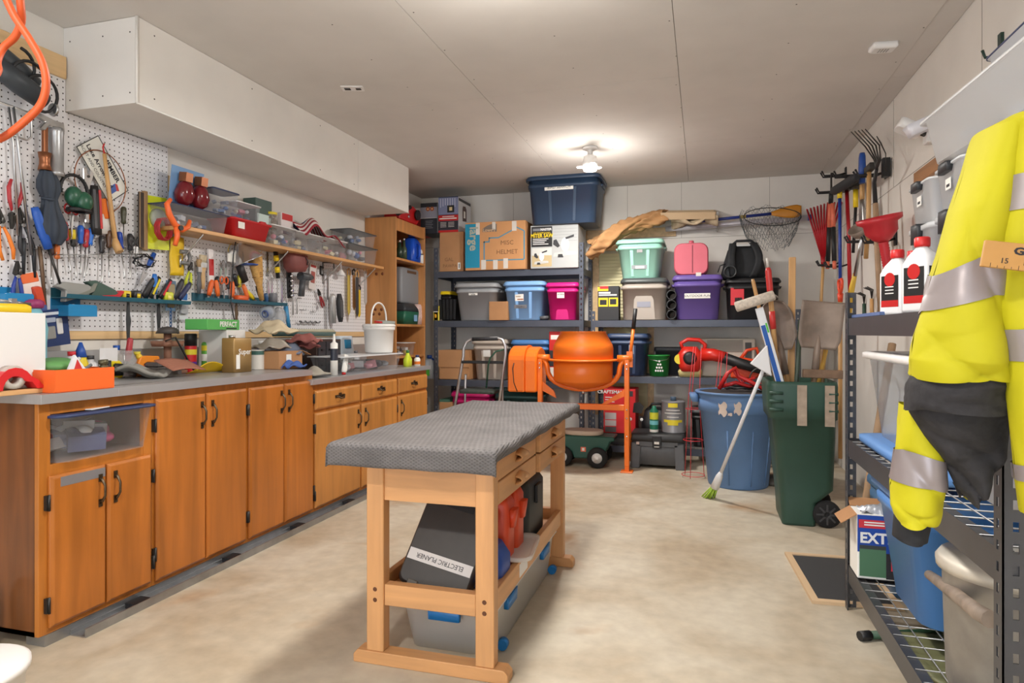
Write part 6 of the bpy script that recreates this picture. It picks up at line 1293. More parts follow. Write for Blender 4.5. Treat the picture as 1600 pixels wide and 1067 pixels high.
t = tool('copper_loop', 'copper wire loop hung around the membership plate', 'wire loop', 158, 284, .03, 0); q = MB(); q.tube([(0, .145*math.cos(x), .155*math.sin(x)) for x in [2*PI*i/40 for i in range(40)]], .0028, COP, 6, closed=True); q.build('wire', t); hookpin(t, .155)
t = tool('ear_muffs', 'green ear muffs with black band on near pegboard', 'ear muffs', 119, 312, .06, 0)
q = MB(); q.tube([(0, .07*math.cos(x)-.01, .04+.075*math.sin(x)) for x in [PI*i/12*1.15-.2 for i in range(13)]], .008, BLACK, 8); q.build('headband', t)
for s in (-1, 1): q = MB(); q.ball((.01*s+.02, -.02+.045*(s*.4+.4), -.0-.01*s), .045, M((36, 84, 62), .35), 14, (.8, .9, 1.1)); q.lathe([(.038, 0), (.042, -.015)], BLACK, 16, (.02, -.02+.045*(s*.4+.4), -.045)); q.build('ear_cup', t)
t = tool('adjustable_wrench', 'chrome adjustable wrench hung beside ear muffs', 'wrench', 137, 272, .04, -.05); q = MB(); q.prism([(-.03, .02), (-.01, .03), (-.005, .0), (.01, .0), (.015, .025), (.03, .01), (.02, -.03), (.012, -.06), (.016, -.24), (-.006, -.24), (-.008, -.06), (-.025, -.03)], -.006, .006, CHROME, 'x'); q.build('wrench', t, .002); q = MB(); q.lathe([(.007, -.008), (.007, .009)], IRON, 8, (0, 0, -.012), 'x'); q.build('thumb_wheel', t)
t = tool('spirit_level', 'red and black torpedo level hung beside the wrench', 'level', 147, 290, .045, .06); q = MB(); q.loft([rr(.024, .05, .01, -.24), rr(.026, .055, .012, -.2), rr(.026, .05, .012, -.05), rr(.022, .035, .01, .0)], BLACK); q.build('body', t); q = MB(); q.box(.012, .012, -.21, .0145, .025, -.02, RED); q.box(.0135, -.02, -.21, .0145, -.005, -.02, M((80, 80, 84), .5)); q.build('stripe', t)
t = tool('back_scratcher', 'long wooden back scratcher hung across the membership plate', 'back scratcher', 163, 240, .05, .1); q = MB(); q.tube([(0, 0, 0), (0, .01, -.25), (0, .02, -.42)], [.009, .011, .012], WD, 8); q.tube([(0, .02, -.42), (0, .022, -.45), (.02, .022, -.49)], [.012, .02, .02], WD, 8); q.build('stick', t); q = MB(); q.tube([(0, 0, 0), (.0, -.005, .03), (0, .005, .05)], .004, RED, 6); q.build('cord', t)
t = tool('paint_can_lid', 'round white disk hung behind the wooden back scratcher', 'disk', 162, 350, .03, 0); q = MB(); q.lathe([(.05, 0), (.05, .006), (.001, .008)], WHITE, 24, axis='x'); q.build('disk', t)
t = tool('orange_flag', 'orange and yellow folded safety flag behind the torpedo level', 'flag', 150, 320, .03, .2); q = MB(); q.sheet(lambda a, b: (.01*math.sin(a*9), -.06+.12*a, .03-.1*b), 8, 6, M((236, 120, 40), .7)); q.build('cloth', t, 0, .004)
t = tool('razor_scraper', 'blue-handled hook tool hung beside the umbrella', 'hook tool', 62, 348, .06, .35); q = MB(); q.loft([rr(.024, .036, .01, -.12), rr(.026, .044, .012, -.06), rr(.026, .04, .012, .04), rr(.02, .03, .008, .07)], M((40, 90, 180), .4)); q.build('handle', t); q = MB(); q.tube([(0, .0, -.12), (0, .0, -.3)], .006, IRON, 6); q.build('shank', t)
# long chisels / files under the rack
for i, (u, v, L_, c) in enumerate(((37, 372, .16, (60, 62, 66)), (52, 385, .14, (50, 52, 56)), (62, 385, .28, (120, 96, 76)))):
    t = tool('file', 'hung %s below the blue-handled hook tool' % ('short dark file', 'short black file', 'long brown rusty file')[i], 'file', u, v, .03, .05*i); q = MB(); q.lathe([(.008, 0), (.009, -L_*.3), (.006, -L_)], M(c, .5, .5), 8); q.build('blade', t); hookpin(t, -.01)
# carded cable pack and brush
t = tool('carded_cable', 'neon yellow carded pack with coiled red cable on pegboard', 'cable pack', 246, 350, .04, .06); q = MB(); q.box(-.004, -.075, -.14, .0, .075, .15, M((214, 222, 40), .45)); q.build('card', t)
q = MB(); q.tube([(.02+.001*i, .045*math.cos(i*.7), -.03+.06*math.sin(i*.7)+.002*math.sin(i)) for i in range(40)], .006, M((180, 40, 44), .4), 6); q.build('cable', t); q = MB(); q.lathe([(.055, 0), (.05, .02), (.001, .026)], M((225, 228, 232), .2, trans=.6), 20, (0, 0, .03), 'x'); q.build('blister', t)
t = tool('bristle_brush', 'brown bristle brush hung left of the neon card', 'brush', 226, 345, .04, .0); q = MB(); q.box(-.01, -.012, -.16, .012, .012, .16, M((150, 120, 84), .7)); q.box(-.008, -.04, -.15, .01, -.012, .15, M((70, 60, 54), .9)); q.build('brush', t, .003)
t = tool('yellow_bag', 'yellow pouch hung on the middle pegboard', 'pouch', 277, 398, .03, .04); q = MB(); q.sheet(lambda a, b: (.012*math.sin(PI*a)+.004*math.sin(b*9), -.05+.1*a-.01*b, .1-.22*b), 8, 10, M((226, 186, 30), .5)); q.build('pouch', t, 0, .004)
t = tool('c_clamp', 'gray cast c-clamp hung over the yellow pouch', 'clamp', 288, 402, .05, 0); q = MB(); q.tube([(0, -.03, .03), (0, .03, .035), (0, .045, 0), (0, .03, -.035), (0, -.03, -.03)], .012, M((130, 130, 130), .5, .5), 8); q.tube([(0, -.03, -.06), (0, -.03, .01)], .006, STEEL, 8); q.build('clamp', t)
# paint brushes, scrapers
def brush(label, u, v, hc, bc_, w=.05, tilt=0, L_=.13):
    t = tool('paint_brush', label, 'paint brush', u, v, .035, tilt, 'paint brushes'); q = MB(); q.loft([rr(.012, .02, .005, -L_), rr(.016, .03, .006, -L_*.6), rr(.014, w*.6, .006, -L_*.2), rr(.016, w, .006, 0)], M(hc, .5)); q.build('handle', t)
    q = MB(); q.box(-.009, -w/2, 0, .009, w/2, .03, STEEL); q.build('ferrule', t); q = MB(); q.loft([rr(.016, w*.96, .005, .03), rr(.02, w*1.05, .006, .075)], M(bc_, .9, 0, .2, 80)); q.build('bristles', t)
brush('wooden-handled paint brush hung bristles up on middle pegboard', 317, 418, (206, 170, 124), (206, 190, 160)); brush('gray-handled putty brush beside the wooden paint brush', 311, 425, (96, 98, 102), (180, 150, 110), .03)
t = tool('brush_sleeve', 'white and red packaged brush hung beside paint brushes', 'brush', 329, 415, .03, .03); q = MB(); q.box(-.006, -.02, -.1, .006, .02, .1, M((232, 226, 226), .5)); q.build('sleeve', t); q = MB(); q.box(.006, -.02, -.06, .007, .02, .04, RED); q.build('print', t)
# teal trays with tools
TL = M((36, 92, 110), .45)
def tray(label, u0, v0, u1, v1):
    a, b = peg(u0, v0, 0), peg(u1, v1, 0); t = thing('tool_tray', label, 'tool tray', (PX, 0, a.z)); q = MB()
    q.prism([(0, 0), (.1, -.005), (.105, .018), (.1, .018), (.095, .002), (.004, .006), (.004, .045), (0, .045)], a.y, b.y, TL, 'y') if False else q.add([(x, y, z) for y in (a.y, b.y) for x, z in ((0, 0), (.1, 0), (.104, .02), (.1, .02), (.096, .005), (.004, .005), (.004, .05), (0, .05))], [tuple(range(8)), tuple(range(15, 7, -1))]+[(i, (i+1) % 8, 8+(i+1) % 8, 8+i) for i in range(8)], TL); q.build('tray', t); return a, b
TA = tray('long teal tool tray on near pegboard', 79, 466, 276, 470); TB = tray('shorter teal tool tray on middle pegboard', 299, 470, 430, 471)
def trayitem(name, label, cat, T, k, mbf, rot=(0, 0, 0), zo=.006): p = T[0].lerp(T[1], k); t = thing(name, label, cat, (PX+.055, p.y, T[0].z+zo), rot=rot); mbf(t); return t
def knife(col, L_=.14, yl=None):
    def f(t):
        q = MB(); q.loft([rr(.018, .024, .008, 0), rr(.022, .03, .009, .03), rr(.022, .03, .009, L_*.8), rr(.016, .02, .007, L_)], M(col, .4)); q.build('handle', t)
        if yl: q = MB(); q.box(.0095, -.006, .02, .0125, .006, L_*.9, M(yl, .4)); q.build('grip_stripe', t)
        q = MB(); q.box(-.002, -.007, -.05, .002, .007, .0, STEEL); q.build('blade', t)
    return f
def stapler(c1, c2):
    def f(t): q = MB(); q.prism([(-.08, 0), (.05, 0), (.08, .03), (.06, .05), (-.05, .09), (-.1, .08), (-.06, .05)], -.018, .018, M(c1, .4), 'x'); q.build('body', t, .004); q = MB(); q.prism([(-.02, .0), (.08, .01), (.11, .045), (.09, .05), (.06, .025), (-.02, .018)], -.012, .022, M(c2, .4), 'x'); q.build('lever', t, .003)
    return f
def block(c, d, c2=None):
    def f(t):
        q = MB(); q.loft([rr(d[0], d[1], min(d[0], d[1])*.25, 0), rr(d[0], d[1], min(d[0], d[1])*.25, d[2]*.9), rr(d[0]*.8, d[1]*.8, min(d[0], d[1])*.2, d[2])], M(c, .4)); q.build('body', t)
        if c2: q = MB(); q.loft([rr(d[0]*1.04, d[1]*.5, .004, d[2]*.25), rr(d[0]*1.04, d[1]*.5, .004, d[2]*.7)], M(c2, .4)); q.build('band', t)
    return f
trayitem('spring_clamp', 'gray metal clamp at near end of long teal tray', 'clamp', TA, .12, stapler((150, 150, 146), (128, 130, 120)), (.3, 0, 0)); trayitem('staple_gun', 'dark green and red staple gun in long teal tray', 'staple gun', TA, .3, stapler((66, 90, 80), (200, 40, 50)))
trayitem('tape_measure', 'small yellow and black tape measure in long teal tray', 'tape measure', TA, .47, block((226, 196, 30), (.04, .05, .05), (30, 30, 32))); trayitem('glue_bottle', 'yellow cap block beside utility knives in long teal tray', 'block', TA, .56, block((40, 40, 42), (.04, .05, .055), (226, 196, 30)))
for k, c, yl, nme, ro in ((.62, (44, 44, 46), None, 'black', -.6), (.68, (40, 40, 40), (226, 206, 40), 'black and yellow', -.5), (.77, (44, 40, 42), (200, 40, 50), 'black and red', -.6), (.9, (50, 50, 56), None, 'dark gray', -.5), (.95, (50, 56, 90), None, 'navy', -.7)): trayitem('utility_knife', '%s utility knife leaning in long teal tray' % nme, 'knife', TA, k, knife(c, .13, yl), (ro, 0, 0), .03)
trayitem('tape_roll', 'lime yellow roll between knives in long teal tray', 'tape roll', TA, .84, block((206, 210, 50), (.03, .06, .06), (235, 225, 120))); trayitem('marker', 'blue marker standing at back of long teal tray', 'marker', TA, .72, knife((40, 110, 190), .11), (0, 0, 0), .05)
for k, c, nme, ro in ((.1, (226, 100, 40), 'orange', -.3), (.2, (232, 110, 44), 'bright orange', .2), (.36, (236, 110, 50), 'flame orange', .0), (.55, (232, 120, 60), 'pale orange', .5), (.72, (40, 40, 44), 'black', .5), (.62, (224, 200, 40), 'yellow', 1.0)): trayitem('putty_knife', '%s handled putty knife in shorter teal tray' % nme, 'putty knife', TB, k, knife(c, .1), (ro, 0, 0), .035)
trayitem('drill_chuck', 'gray drill chuck at far end of shorter teal tray', 'drill chuck', TB, .88, block((120, 122, 128), (.04, .05, .08)))
trayitem('heat_gun_nozzle', 'orange nozzle lying in middle of the shorter teal tray', 'nozzle', TB, .46, block((226, 96, 40), (.05, .1, .045)))
# hand tools hanging below trays
for i, (T, k, L_, c) in enumerate(((TA, .49, .22, (70, 72, 76)), (TA, .75, .16, (60, 60, 64)), (TA, .86, .24, (60, 100, 150)), (TA, .93, .2, (130, 128, 126)), (TB, .4, .14, (110, 90, 70)), (TB, .8, .1, (50, 52, 54)))):
    p = T[0].lerp(T[1], k); t = thing('hanging_tool', 'thin tool hanging below teal tray: ' + ('black spoon scraper', 'black flat bar', 'blue chain', 'steel chain', 'brown putty blade', 'dark clip')[i], 'hanging tool', (PX+.06, p.y, T[0].z-.002)); q = MB()
    if i in (2, 3):
        for j in range(int(L_/.024)): q = MB(); q.tube([(.006*math.cos(x)*(j % 2), .006*math.cos(x)*(1-j % 2), -.012-.02*j+.013*math.sin(x)) for x in [2*PI*n/10 for n in range(10)]], .0025, M(c, .4, .6), 5, closed=True); q.build('link', t)
    else: q.prism([(-.006, 0), (.006, 0), (.009, -L_*.3), (.016, -L_*.45), (.01, -L_*.6), (.006, -L_), (-.006, -L_), (-.01, -L_*.6), (-.012, -L_*.4)], -.003, .003, M(c, .4, .4), 'x'); q.build('body', t)
# small blue parts bins on the board
for i, (u, v, w) in enumerate(((2, 466, .12), (102, 483, .15))):
    p = peg(u, v, .0); t = thing('parts_bin', 'small bright blue parts bin on pegboard, %s' % ('at left picture edge', 'below the long teal tray'), 'parts bin', (PX, p.y, p.z-.035)) if False else thing('parts_bin', ('small bright blue parts bin on pegboard at left picture edge', 'small bright blue parts bin on pegboard below the long teal tray')[i], 'parts bin', (PX, p.y, p.z-.035)); CBL = M((22, 130, 186), .45)
    q = MB(); q.box(0, -w/2, 0, .11, w/2, .004, CBL); q.box(0, -w/2, .004, .004, w/2, .085, CBL); q.box(.004, -w/2, .004, .11, -w/2+.004, .05, CBL); q.box(.004, w/2-.004, .004, .11, w/2, .05, CBL); q.box(.106, -w/2+.004, .004, .11, w/2-.004, .055, CBL); q.build('bin', t)
    q = MB(); q.ball((.05, 0, .03), .03, WHITE, 8); q.build('contents', t)
# carded packs
def card(label, u, v, w, h, c, marks, tilt=0, off=.03, name='carded_pack', rim=None):
    t = tool(name, label, 'carded pack', u, v, off, tilt); q = MB(); q.box(-.003, -w/2, -h/2, 0, w/2, h/2, M(c, .45)); q.build('card', t)
    for y0, y1, z0, z1, cc_, dp in marks: q = MB(); q.loft([rr(w*(y1-y0), h*(z1-z0), .006, 0), rr(w*(y1-y0)*.9, h*(z1-z0)*.9, .006, dp)], M(cc_, .4)); o = q.build('print' if dp < .003 else 'blister_item', t); o.rotation_euler = (PI/2, 0, PI/2); o.location = (.0002, w*((y0+y1)/2-.5), h*((z0+z1)/2-.5))
    return t
card('orange and white glue stick pack on near pegboard', 52, 458, .09, .19, (236, 222, 216), [(.05, .95, .75, .98, (232, 110, 60), .001), (.45, .85, .1, .65, (206, 70, 40), .02), (.45, .85, .05, .2, (70, 90, 150), .022)], .25)
card('navy product card with gray hardware picture leaning on near pegboard', 84, 512, .15, .17, (36, 56, 104), [(.1, .55, .2, .55, (150, 150, 146), .003), (.1, .85, .85, .93, (220, 224, 232), .001), (.15, .6, .65, .78, (180, 190, 210), .001), (.6, .8, .3, .75, (215, 215, 215), .002)], .12, .05)
card('white hardware blister pack with blue top beside the long tray end', 285, 478, .09, .16, (222, 226, 232), [(.1, .9, .72, .98, (36, 110, 190), .002), (.2, .8, .2, .6, (170, 172, 178), .02)], -.05)
card('dark bronze hinge pack at end of the long teal tray', 267, 462, .07, .17, (86, 112, 136), [(.15, .85, .1, .45, (120, 104, 78), .006), (.15, .85, .52, .9, (150, 136, 104), .006)], -.02, .06)
card('red and white oval-logo pack hung on far pegboard', 489, 432, .09, .2, (222, 216, 214), [(.2, .8, .25, .7, (170, 90, 84), .002), (.1, .9, .85, .95, (180, 60, 56), .001)], -.1)
# clamp light with aluminium reflector and cord
t = tool('clamp_light', 'aluminium reflector clamp light with black cord on middle pegboard', 'clamp light', 385, 400, .12, 0); AL = M((206, 206, 210), .22, .9, .1, 20)
q = MB(); q.lathe([(.025, .09), (.03, .06), (.065, .03), (.1, -.03), (.105, -.035), (.097, -.03), (.06, .025)], AL, 28, caps=False); o = q.build('reflector', t); o.rotation_euler = (.35, -.3, 0)
q = MB(); q.lathe([(.02, .08), (.022, .13), (.012, .15)], BLACK, 12); o = q.build('socket', t); o.rotation_euler = (.35, -.3, 0)
q = MB(); q.tube([(0, -.03, .14), (.01, -.1, .12), (.0, -.12, .0), (-.02, -.12, -.3), (0, -.1, -.45)], .004, BLACK, 6); q.build('cord', t); q = MB(); q.box(-.02, -.15, -.05, -.01, -.09, .0, PAPER); q.build('tag', t)
q = MB(); q.lathe([(.05, 0), (.058, .008), (.001, .01)], BLUE, 20, (.02, .0, -.06)); q.build('blue_disk', t)
# straw whisk broom
t = tool('whisk_broom', 'straw whisk broom hung bristles up on middle pegboard', 'whisk broom', 403, 432, .09, .25); ST = M((206, 160, 92), .85, 0, .25, 60)
q = MB(); q.loft([rr(.03, .03, .012, -.16), rr(.036, .036, .014, -.06), rr(.05, .07, .02, .0), rr(.055, .12, .022, .14)], ST); q.build('straw', t); q = MB(); [q.tube([(.026*math.cos(x), .036*math.sin(x), .0+.012*k) for x in [2*PI*i/16 for i in range(16)]], .002, M((90, 40, 36), .6), 5, closed=True) for k in range(3)]; q.build('binding', t)
q = MB()
for i in range(40): y = -.06+.003*i; q.tube([(.012*math.sin(i*2.1), y*.8, .12), (.02*math.sin(i*1.7), y*1.08, .15+.012*math.sin(i*5))], .002, ST, 4)
q.build('straw_tips', t)
t = tool('tin_snips', 'black and yellow tool hung between whisk broom and leather pouch', 'hand tool', 432, 408, .05, .15); q = MB(); q.loft([rr(.02, .03, .008, -.12), rr(.024, .034, .008, .08)], BLACK); q.build('body', t); q = MB(); q.loft([rr(.026, .036, .008, -.08), rr(.026, .036, .008, -.04)], YELLOW); q.build('band', t); q = MB(); q.loft([rr(.026, .036, .008, 0), rr(.026, .036, .008, .04)], YELLOW); q.build('band', t)
t = tool('leather_pouch', 'maroon leather pouch hung under the wall shelf', 'pouch', 462, 408, .09, .1); q = MB(); q.loft([rr(.08, .15, .03, -.08), rr(.1, .2, .03, -.04), rr(.1, .21, .03, .03), rr(.07, .17, .03, .075)], M((128, 70, 66), .6, 0, .1, 15)); q.build('pouch', t); q = MB(); q.tube([(.05, .05, .03), (.06, .06, .0), (.055, .06, -.03)], .004, BLACK, 6); q.build('cord', t)
# far pegboard: socket rail, drill, rasp, saws, funnel, big drill bit, hooks
t = tool('socket_rail', 'black socket rail with chrome sockets on far pegboard', 'socket rail', 452, 440, .04, .05); q = MB(); q.box(-.008, -.022, -.12, .006, .022, .1, BLACK); q.build('rail', t)
for i in range(6): q = MB(); q.lathe([(.012, .006), (.012, .03), (.007, .03)], CHROME, 10, (0, 0, -.1+.035*i), 'x'); q.build('socket', t)
t = tool('heat_gun', 'gray pistol-grip spray gun hung on far pegboard', 'spray gun', 473, 438, .07, 0); GD = M((74, 76, 80), .45); q = MB(); q.tube([(0, -.03, .03), (0, .08, .03), (0, .12, .028)], [.032, .028, .018], GD, 12); q.build('barrel', t); q = MB(); q.loft([rr(.034, .05, .012, -.12, 3, 0, -.02), rr(.036, .046, .014, .01, 3, 0, .0)], GD); q.build('grip', t)
t = tool('rasp_plane', 'black ribbed rasp plane hung on far pegboard', 'rasp', 531, 480, .08, .1); q = MB(); q.loft([rr(.03, .03, .01, -.12), rr(.04, .06, .014, -.06), rr(.04, .065, .014, .05), rr(.03, .03, .01, .11)], M((54, 54, 56), .6)); q.build('body', t)
for i in range(12): q = MB(); q.box(.02, -.024, -.08+.012*i, .0225, .024, -.075+.012*i, M((110, 110, 112), .5)); q.build('tooth_row', t)
t = tool('wood_chisel', 'tall gray caulking tube hung beside the black rasp', 'tube', 520, 478, .06, .04); q = MB(); q.lathe([(.024, -.14), (.026, .07), (.02, .09), (.008, .1)], M((186, 184, 182), .4, .4), 14); q.build('tube', t); t.name = 'sealant_tube'
for i, (u, v, c, L_) in enumerate(((545, 455, (206, 180, 90), .34), (553, 452, (170, 120, 70), .3), (558, 458, (60, 60, 64), .34), (561, 470, (222, 190, 40), .24), (571, 445, (190, 190, 192), .3))):
    t = tool('hand_saw', 'hanging saw near bookcase with %s blade cover' % ('tan', 'brown', 'black', 'yellow', 'bare steel')[i], 'saw', u, v, .03+.03*(i % 3), 0, 'saws by the bookcase'); q = MB(); q.prism([(-.02, L_*.4), (.02, L_*.4), (.024, -L_*.5), (.0, -L_*.6), (-.018, -L_*.5)], -.003, .003, M(c, .45, .3 if i == 4 else 0), 'x'); q.build('blade', t)
    q = MB(); q.tube([(0, -.02, L_*.4), (0, -.025, L_*.52), (0, .0, L_*.58), (0, .025, L_*.5), (0, .02, L_*.4)], .006, (WD, BLACK)[i % 2], 7); q.build('handle', t)
t = tool('white_funnel', 'white plastic funnel hung near the bookcase', 'funnel', 533, 425, .05, 0); q = MB(); q.lathe([(.006, .09), (.007, .02), (.04, -.03), (.042, -.03), (.01, .02)], WHITE, 18, caps=False); q.build('cone', t)
t = tool('l_square', 'steel framing square hung on far pegboard', 'square', 512, 445, .03, 0); q = MB(); q.box(-.002, -.012, -.12, .002, .012, .12, STEEL); q.box(-.002, .012, .09, .002, .1, .12, STEEL); q.build('blade', t)
t = tool('auger_bit', 'long twisted auger bit lying across far pegboard hooks', 'drill bit', 484, 503, .03, 0); q = MB(); q.tube([(.006*math.cos(i*.9), -.14+.0095*i, .006*math.sin(i*.9)) for i in range(30)], .006, M((120, 120, 122), .4, .8), 6); q.build('twist', t); hookpin(t, -.008, -.1); hookpin(t, -.008, .1)
for i, (u, v, L_) in enumerate(((448, 475, .18), (458, 475, .16), (464, 478, .12), (495, 478, .06))): t = tool('hex_key', 'bent steel hex key hung on far pegboard, %s' % ('longest', 'second longest', 'short', 'shortest')[i], 'hex key', u, v, .03, 0); q = MB(); q.tube([(0, 0, -L_/2), (0, 0, L_/2-.01), (0, .01, L_/2), (0, .05, L_/2)], .004, STEEL, 6); q.build('key', t)
t = tool('tape_gun_roll', 'blue-centred clear tape roll hung on far pegboard', 'tape roll', 418, 489, .08, .3); q = MB(); q.lathe([(.02, -.025), (.046, -.025), (.046, .025), (.02, .025), (.02, -.025)], M((206, 214, 222), .2, trans=.4), 20, axis='y', caps=False); q.build('roll', t); q = MB(); q.lathe([(.02, -.028), (.024, -.03), (.024, .03), (.02, .03)], BLUE, 16, axis='y', caps=False); q.build('core', t)
t = tool('clear_jug', 'clear plastic bag of parts hung below the whisk broom', 'bag', 436, 495, .05, 0); q = MB(); q.ball((0, 0, 0), .07, M((226, 230, 234), .15, trans=.7), 12, (.6, 1, 1)); q.build('bag', t)
t = tool('scrub_brush', 'blue long scrub brush hung below leather pouch', 'brush', 449, 495, .06, .25); q = MB(); q.loft([rr(.02, .03, .008, -.08), rr(.024, .036, .01, .08)], M((60, 140, 190), .4)); q.build('handle', t)
# wall plates, strip brackets and orange cord loop nearer the viewer
pts = [(26, -60), (21, 0), (14, 25), (0, 48), (-16, 66), (-18, 90), (-6, 108), (0, 124), (8, 149), (14, 183), (8, 208), (-6, 222), (-12, 224), (2, 212), (22, 186), (42, 157), (50, 124), (48, 90), (36, 56), (22, 22), (14, -20), (12, -60)]
mb = MB(); C3 = [P(u, v, y=1.0)+V((0, .03*math.sin(i*.5), 0)) for i, (u, v) in enumerate(pts)]
fine = []
for i in range(len(C3)-1):
    p0, p1, p2, p3 = C3[max(0, i-1)], C3[i], C3[i+1], C3[min(len(C3)-1, i+2)]
    for k in range(6): s = k/6; fine.append(.5*((2*p1)+(p2-p0)*s+(2*p0-5*p1+4*p2-p3)*s*s+(3*p1-p0-3*p2+p3)*s**3))
top = V((fine[0].x, 1.0, RH)); mb.tube([top]+fine+[V((fine[-1].x, 1.03, RH))], .0075, M((206, 84, 34), .5), 10)
one('extension_cord', 'orange extension cord looping down from ceiling at top left', 'extension cord', mb)

# ================================================================ things on the counter
CT, CT2, BD = .936, .873, .955
def CP(u, v, z, x0=-2.8, x1=-2.37):
    p = P(u, v, z=z); x = min(x1, max(x0, p.x)) if p.y > 0 else x0
    q_ = P(u, v, x=x); return V((x, q_.y, z))
t = carton('big plain white box printed Made in the USA on the wooden board', .3, .26, .0+.28, M((226, 224, 222), .6), (0, 0, 0), seam=False, name='white_box')
xb = -2.42; ye = P(72, 600, x=xb).y; t.rotation_euler = (0, 0, PI/2); t.location = (xb-.13, ye-.15, BD+.0); 
text('Made in the USA', .022, (.085, -.1315, .018), FRONT, INK, t, bold=.0004)
p = P(18, 516, x=-2.55); zt_ = BD+.281
t = thing('metal_vise_clamp', 'small gray metal clamp standing on the white box', 'clamp', (-2.62, P(20, 500, x=-2.62).y, zt_)); q = MB(); q.box(-.03, -.05, 0, .03, .03, .014, STEEL); q.box(-.01, -.01, .014, .01, .01, .06, STEEL); q.tube([(0, -.05, .05), (0, .07, .04)], .006, STEEL, 8); q.build('frame', t)
t = thing('yellow_tool', 'yellow and orange hand tool lying on the white box', 'hand tool', (-2.5, P(16, 512, x=-2.5).y, zt_)); q = MB(); q.loft([rr(.05, .14, .015, 0), rr(.05, .14, .015, .025), rr(.03, .11, .01, .034)], M((232, 196, 30), .4)); q.build('body', t)
t = thing('aqua_bottle', 'aqua bottle with magenta cap behind the white box', 'bottle', (-2.8, P(54, 500, x=-2.8).y, CT)); q = MB(); q.lathe([(.04, 0), (.045, .02), (.045, .18), (.05, .24), (.04, .29), (.022, .33)], M((128, 190, 204), .4), 20); q.build('body', t); q = MB(); q.lathe([(.022, .33), (.034, .335), (.036, .36), (.02, .37), (.001, .37)], M((150, 50, 100), .5), 20); q.build('cap', t)
# red tape dispenser
t = thing('tape_dispenser', 'red tape gun with clear tape standing on the wooden board', 'tape dispenser', (-2.39, P(18, 590, x=-2.4).y, BD)); q = MB(); R_ = [(.075*math.cos(x)-.01, .0+.075*math.sin(x)*.95) for x in [PI*i/12 for i in range(13)]]
q.prism([(-.085, 0)]+[(-a, b) for a, b in R_[::-1]][::-1][:0]+[(.07*math.cos(PI-x*PI/10)-.01, .08*math.sin(PI-x*PI/10)) for x in range(9)]+[(.075, .03), (.1, .0), (.07, .0), (.05, .025)]+[(.045*math.cos(x*PI/10)-.01, .05*math.sin(x*PI/10)) for x in range(2, 11)], -.025, .025, M((206, 40, 44), .35), 'x'); q.build('frame', t)
q = MB(); q.lathe([(.024, -.02), (.042, -.02), (.042, .02), (.024, .02), (.024, -.02)], M((220, 216, 206), .25, trans=.3), 22, (0, -.01, .045), 'x', caps=False); q.build('tape_roll', t)
# orange open tray with oddments
y0, y1 = P(76, 590, x=-2.34).y, P(169, 590, x=-2.34).y; OT = M((236, 104, 40), .45)
t = thing('orange_tray', 'open orange cardboard tray full of oddments on the counter', 'tray', (-2.42, (y0+y1)/2, CT)); w = y1-y0
q = MB(); q.box(-.12, -w/2, 0, .11, w/2, .003, OT); q.box(.108, -w/2, .003, .112, w/2, .085, OT); q.box(-.12, -w/2, .003, -.116, w/2, .085, OT); q.box(-.116, -w/2, .003, .108, -w/2+.004, .085, OT); q.box(-.116, w/2-.004, .003, .108, w/2, .085, OT); q.build('tray', t)
def odd(name, label, cat, mbq, dx, dy, dz=.004, rot=(0, 0, 0)): return one(name, label, cat, mbq, (-2.42+dx, (y0+y1)/2+dy, CT+dz), rot=rot)
mb = MB(); mb.lathe([(.022, 0), (.032, .075), (.029, .075), (.02, .004)], WHITE, 18, caps=False); mb.lathe([(.022, 0), (.001, .001)], WHITE, 18); odd('paper_cup', 'white cup tipped in the orange tray', 'cup', mb, -.03, -.09, .02, (.2, .2, 0))
mb = MB(); mb.lathe([(.06, 0), (.062, .02), (.055, .03), (.001, .03)], M((96, 150, 84), .5), 24); odd('green_dish', 'green round dish lying in the orange tray', 'dish', mb, -.02, -.01, .085, (.1, .2, 0))
mb = MB(); mb.prism([(-.05, 0), (.05, 0), (0, .08)], -.006, .006, M((214, 216, 220), .4), 'x'); mb.prism([(-.015, .02), (.02, .02), (.005, .06)], .006, .009, RED, 'x'); odd('triangle_pack', 'clear triangular pack with red insert leaning in orange tray', 'pack', mb, .09, -.02, .06, (0, -.2, 0))
for i, (dx, dy, c, rx) in enumerate(((.02, -.07, (170, 40, 60), .9), (.05, -.05, (120, 122, 124), 1.0), (.0, -.04, (190, 190, 192), .7))): mb = MB(); mb.tube([(0, 0, 0), (0, .0, .13)], .006, M(c, .4), 7); odd('pen_tool', '%s rod sticking out of the orange tray' % ('crimson', 'gray', 'silver')[i], 'rod', mb, dx, dy, .03, (-rx, .3, 0))
mb = MB(); mb.lathe([(.014, 0), (.016, .03), (.012, .035), (.018, .04), (.018, .055)], M((90, 84, 60), .4, .5), 12); odd('brass_valve', 'brass valve at rear corner of the orange tray', 'valve', mb, .09, .1, .06, (.1, 0, 0))
mb = MB(); mb.box(-.04, -.03, 0, .04, .03, .02, BLACK); odd('black_pad', 'small black pad in middle of the orange tray', 'pad', mb, .0, .08, .05, (.2, .1, 0))
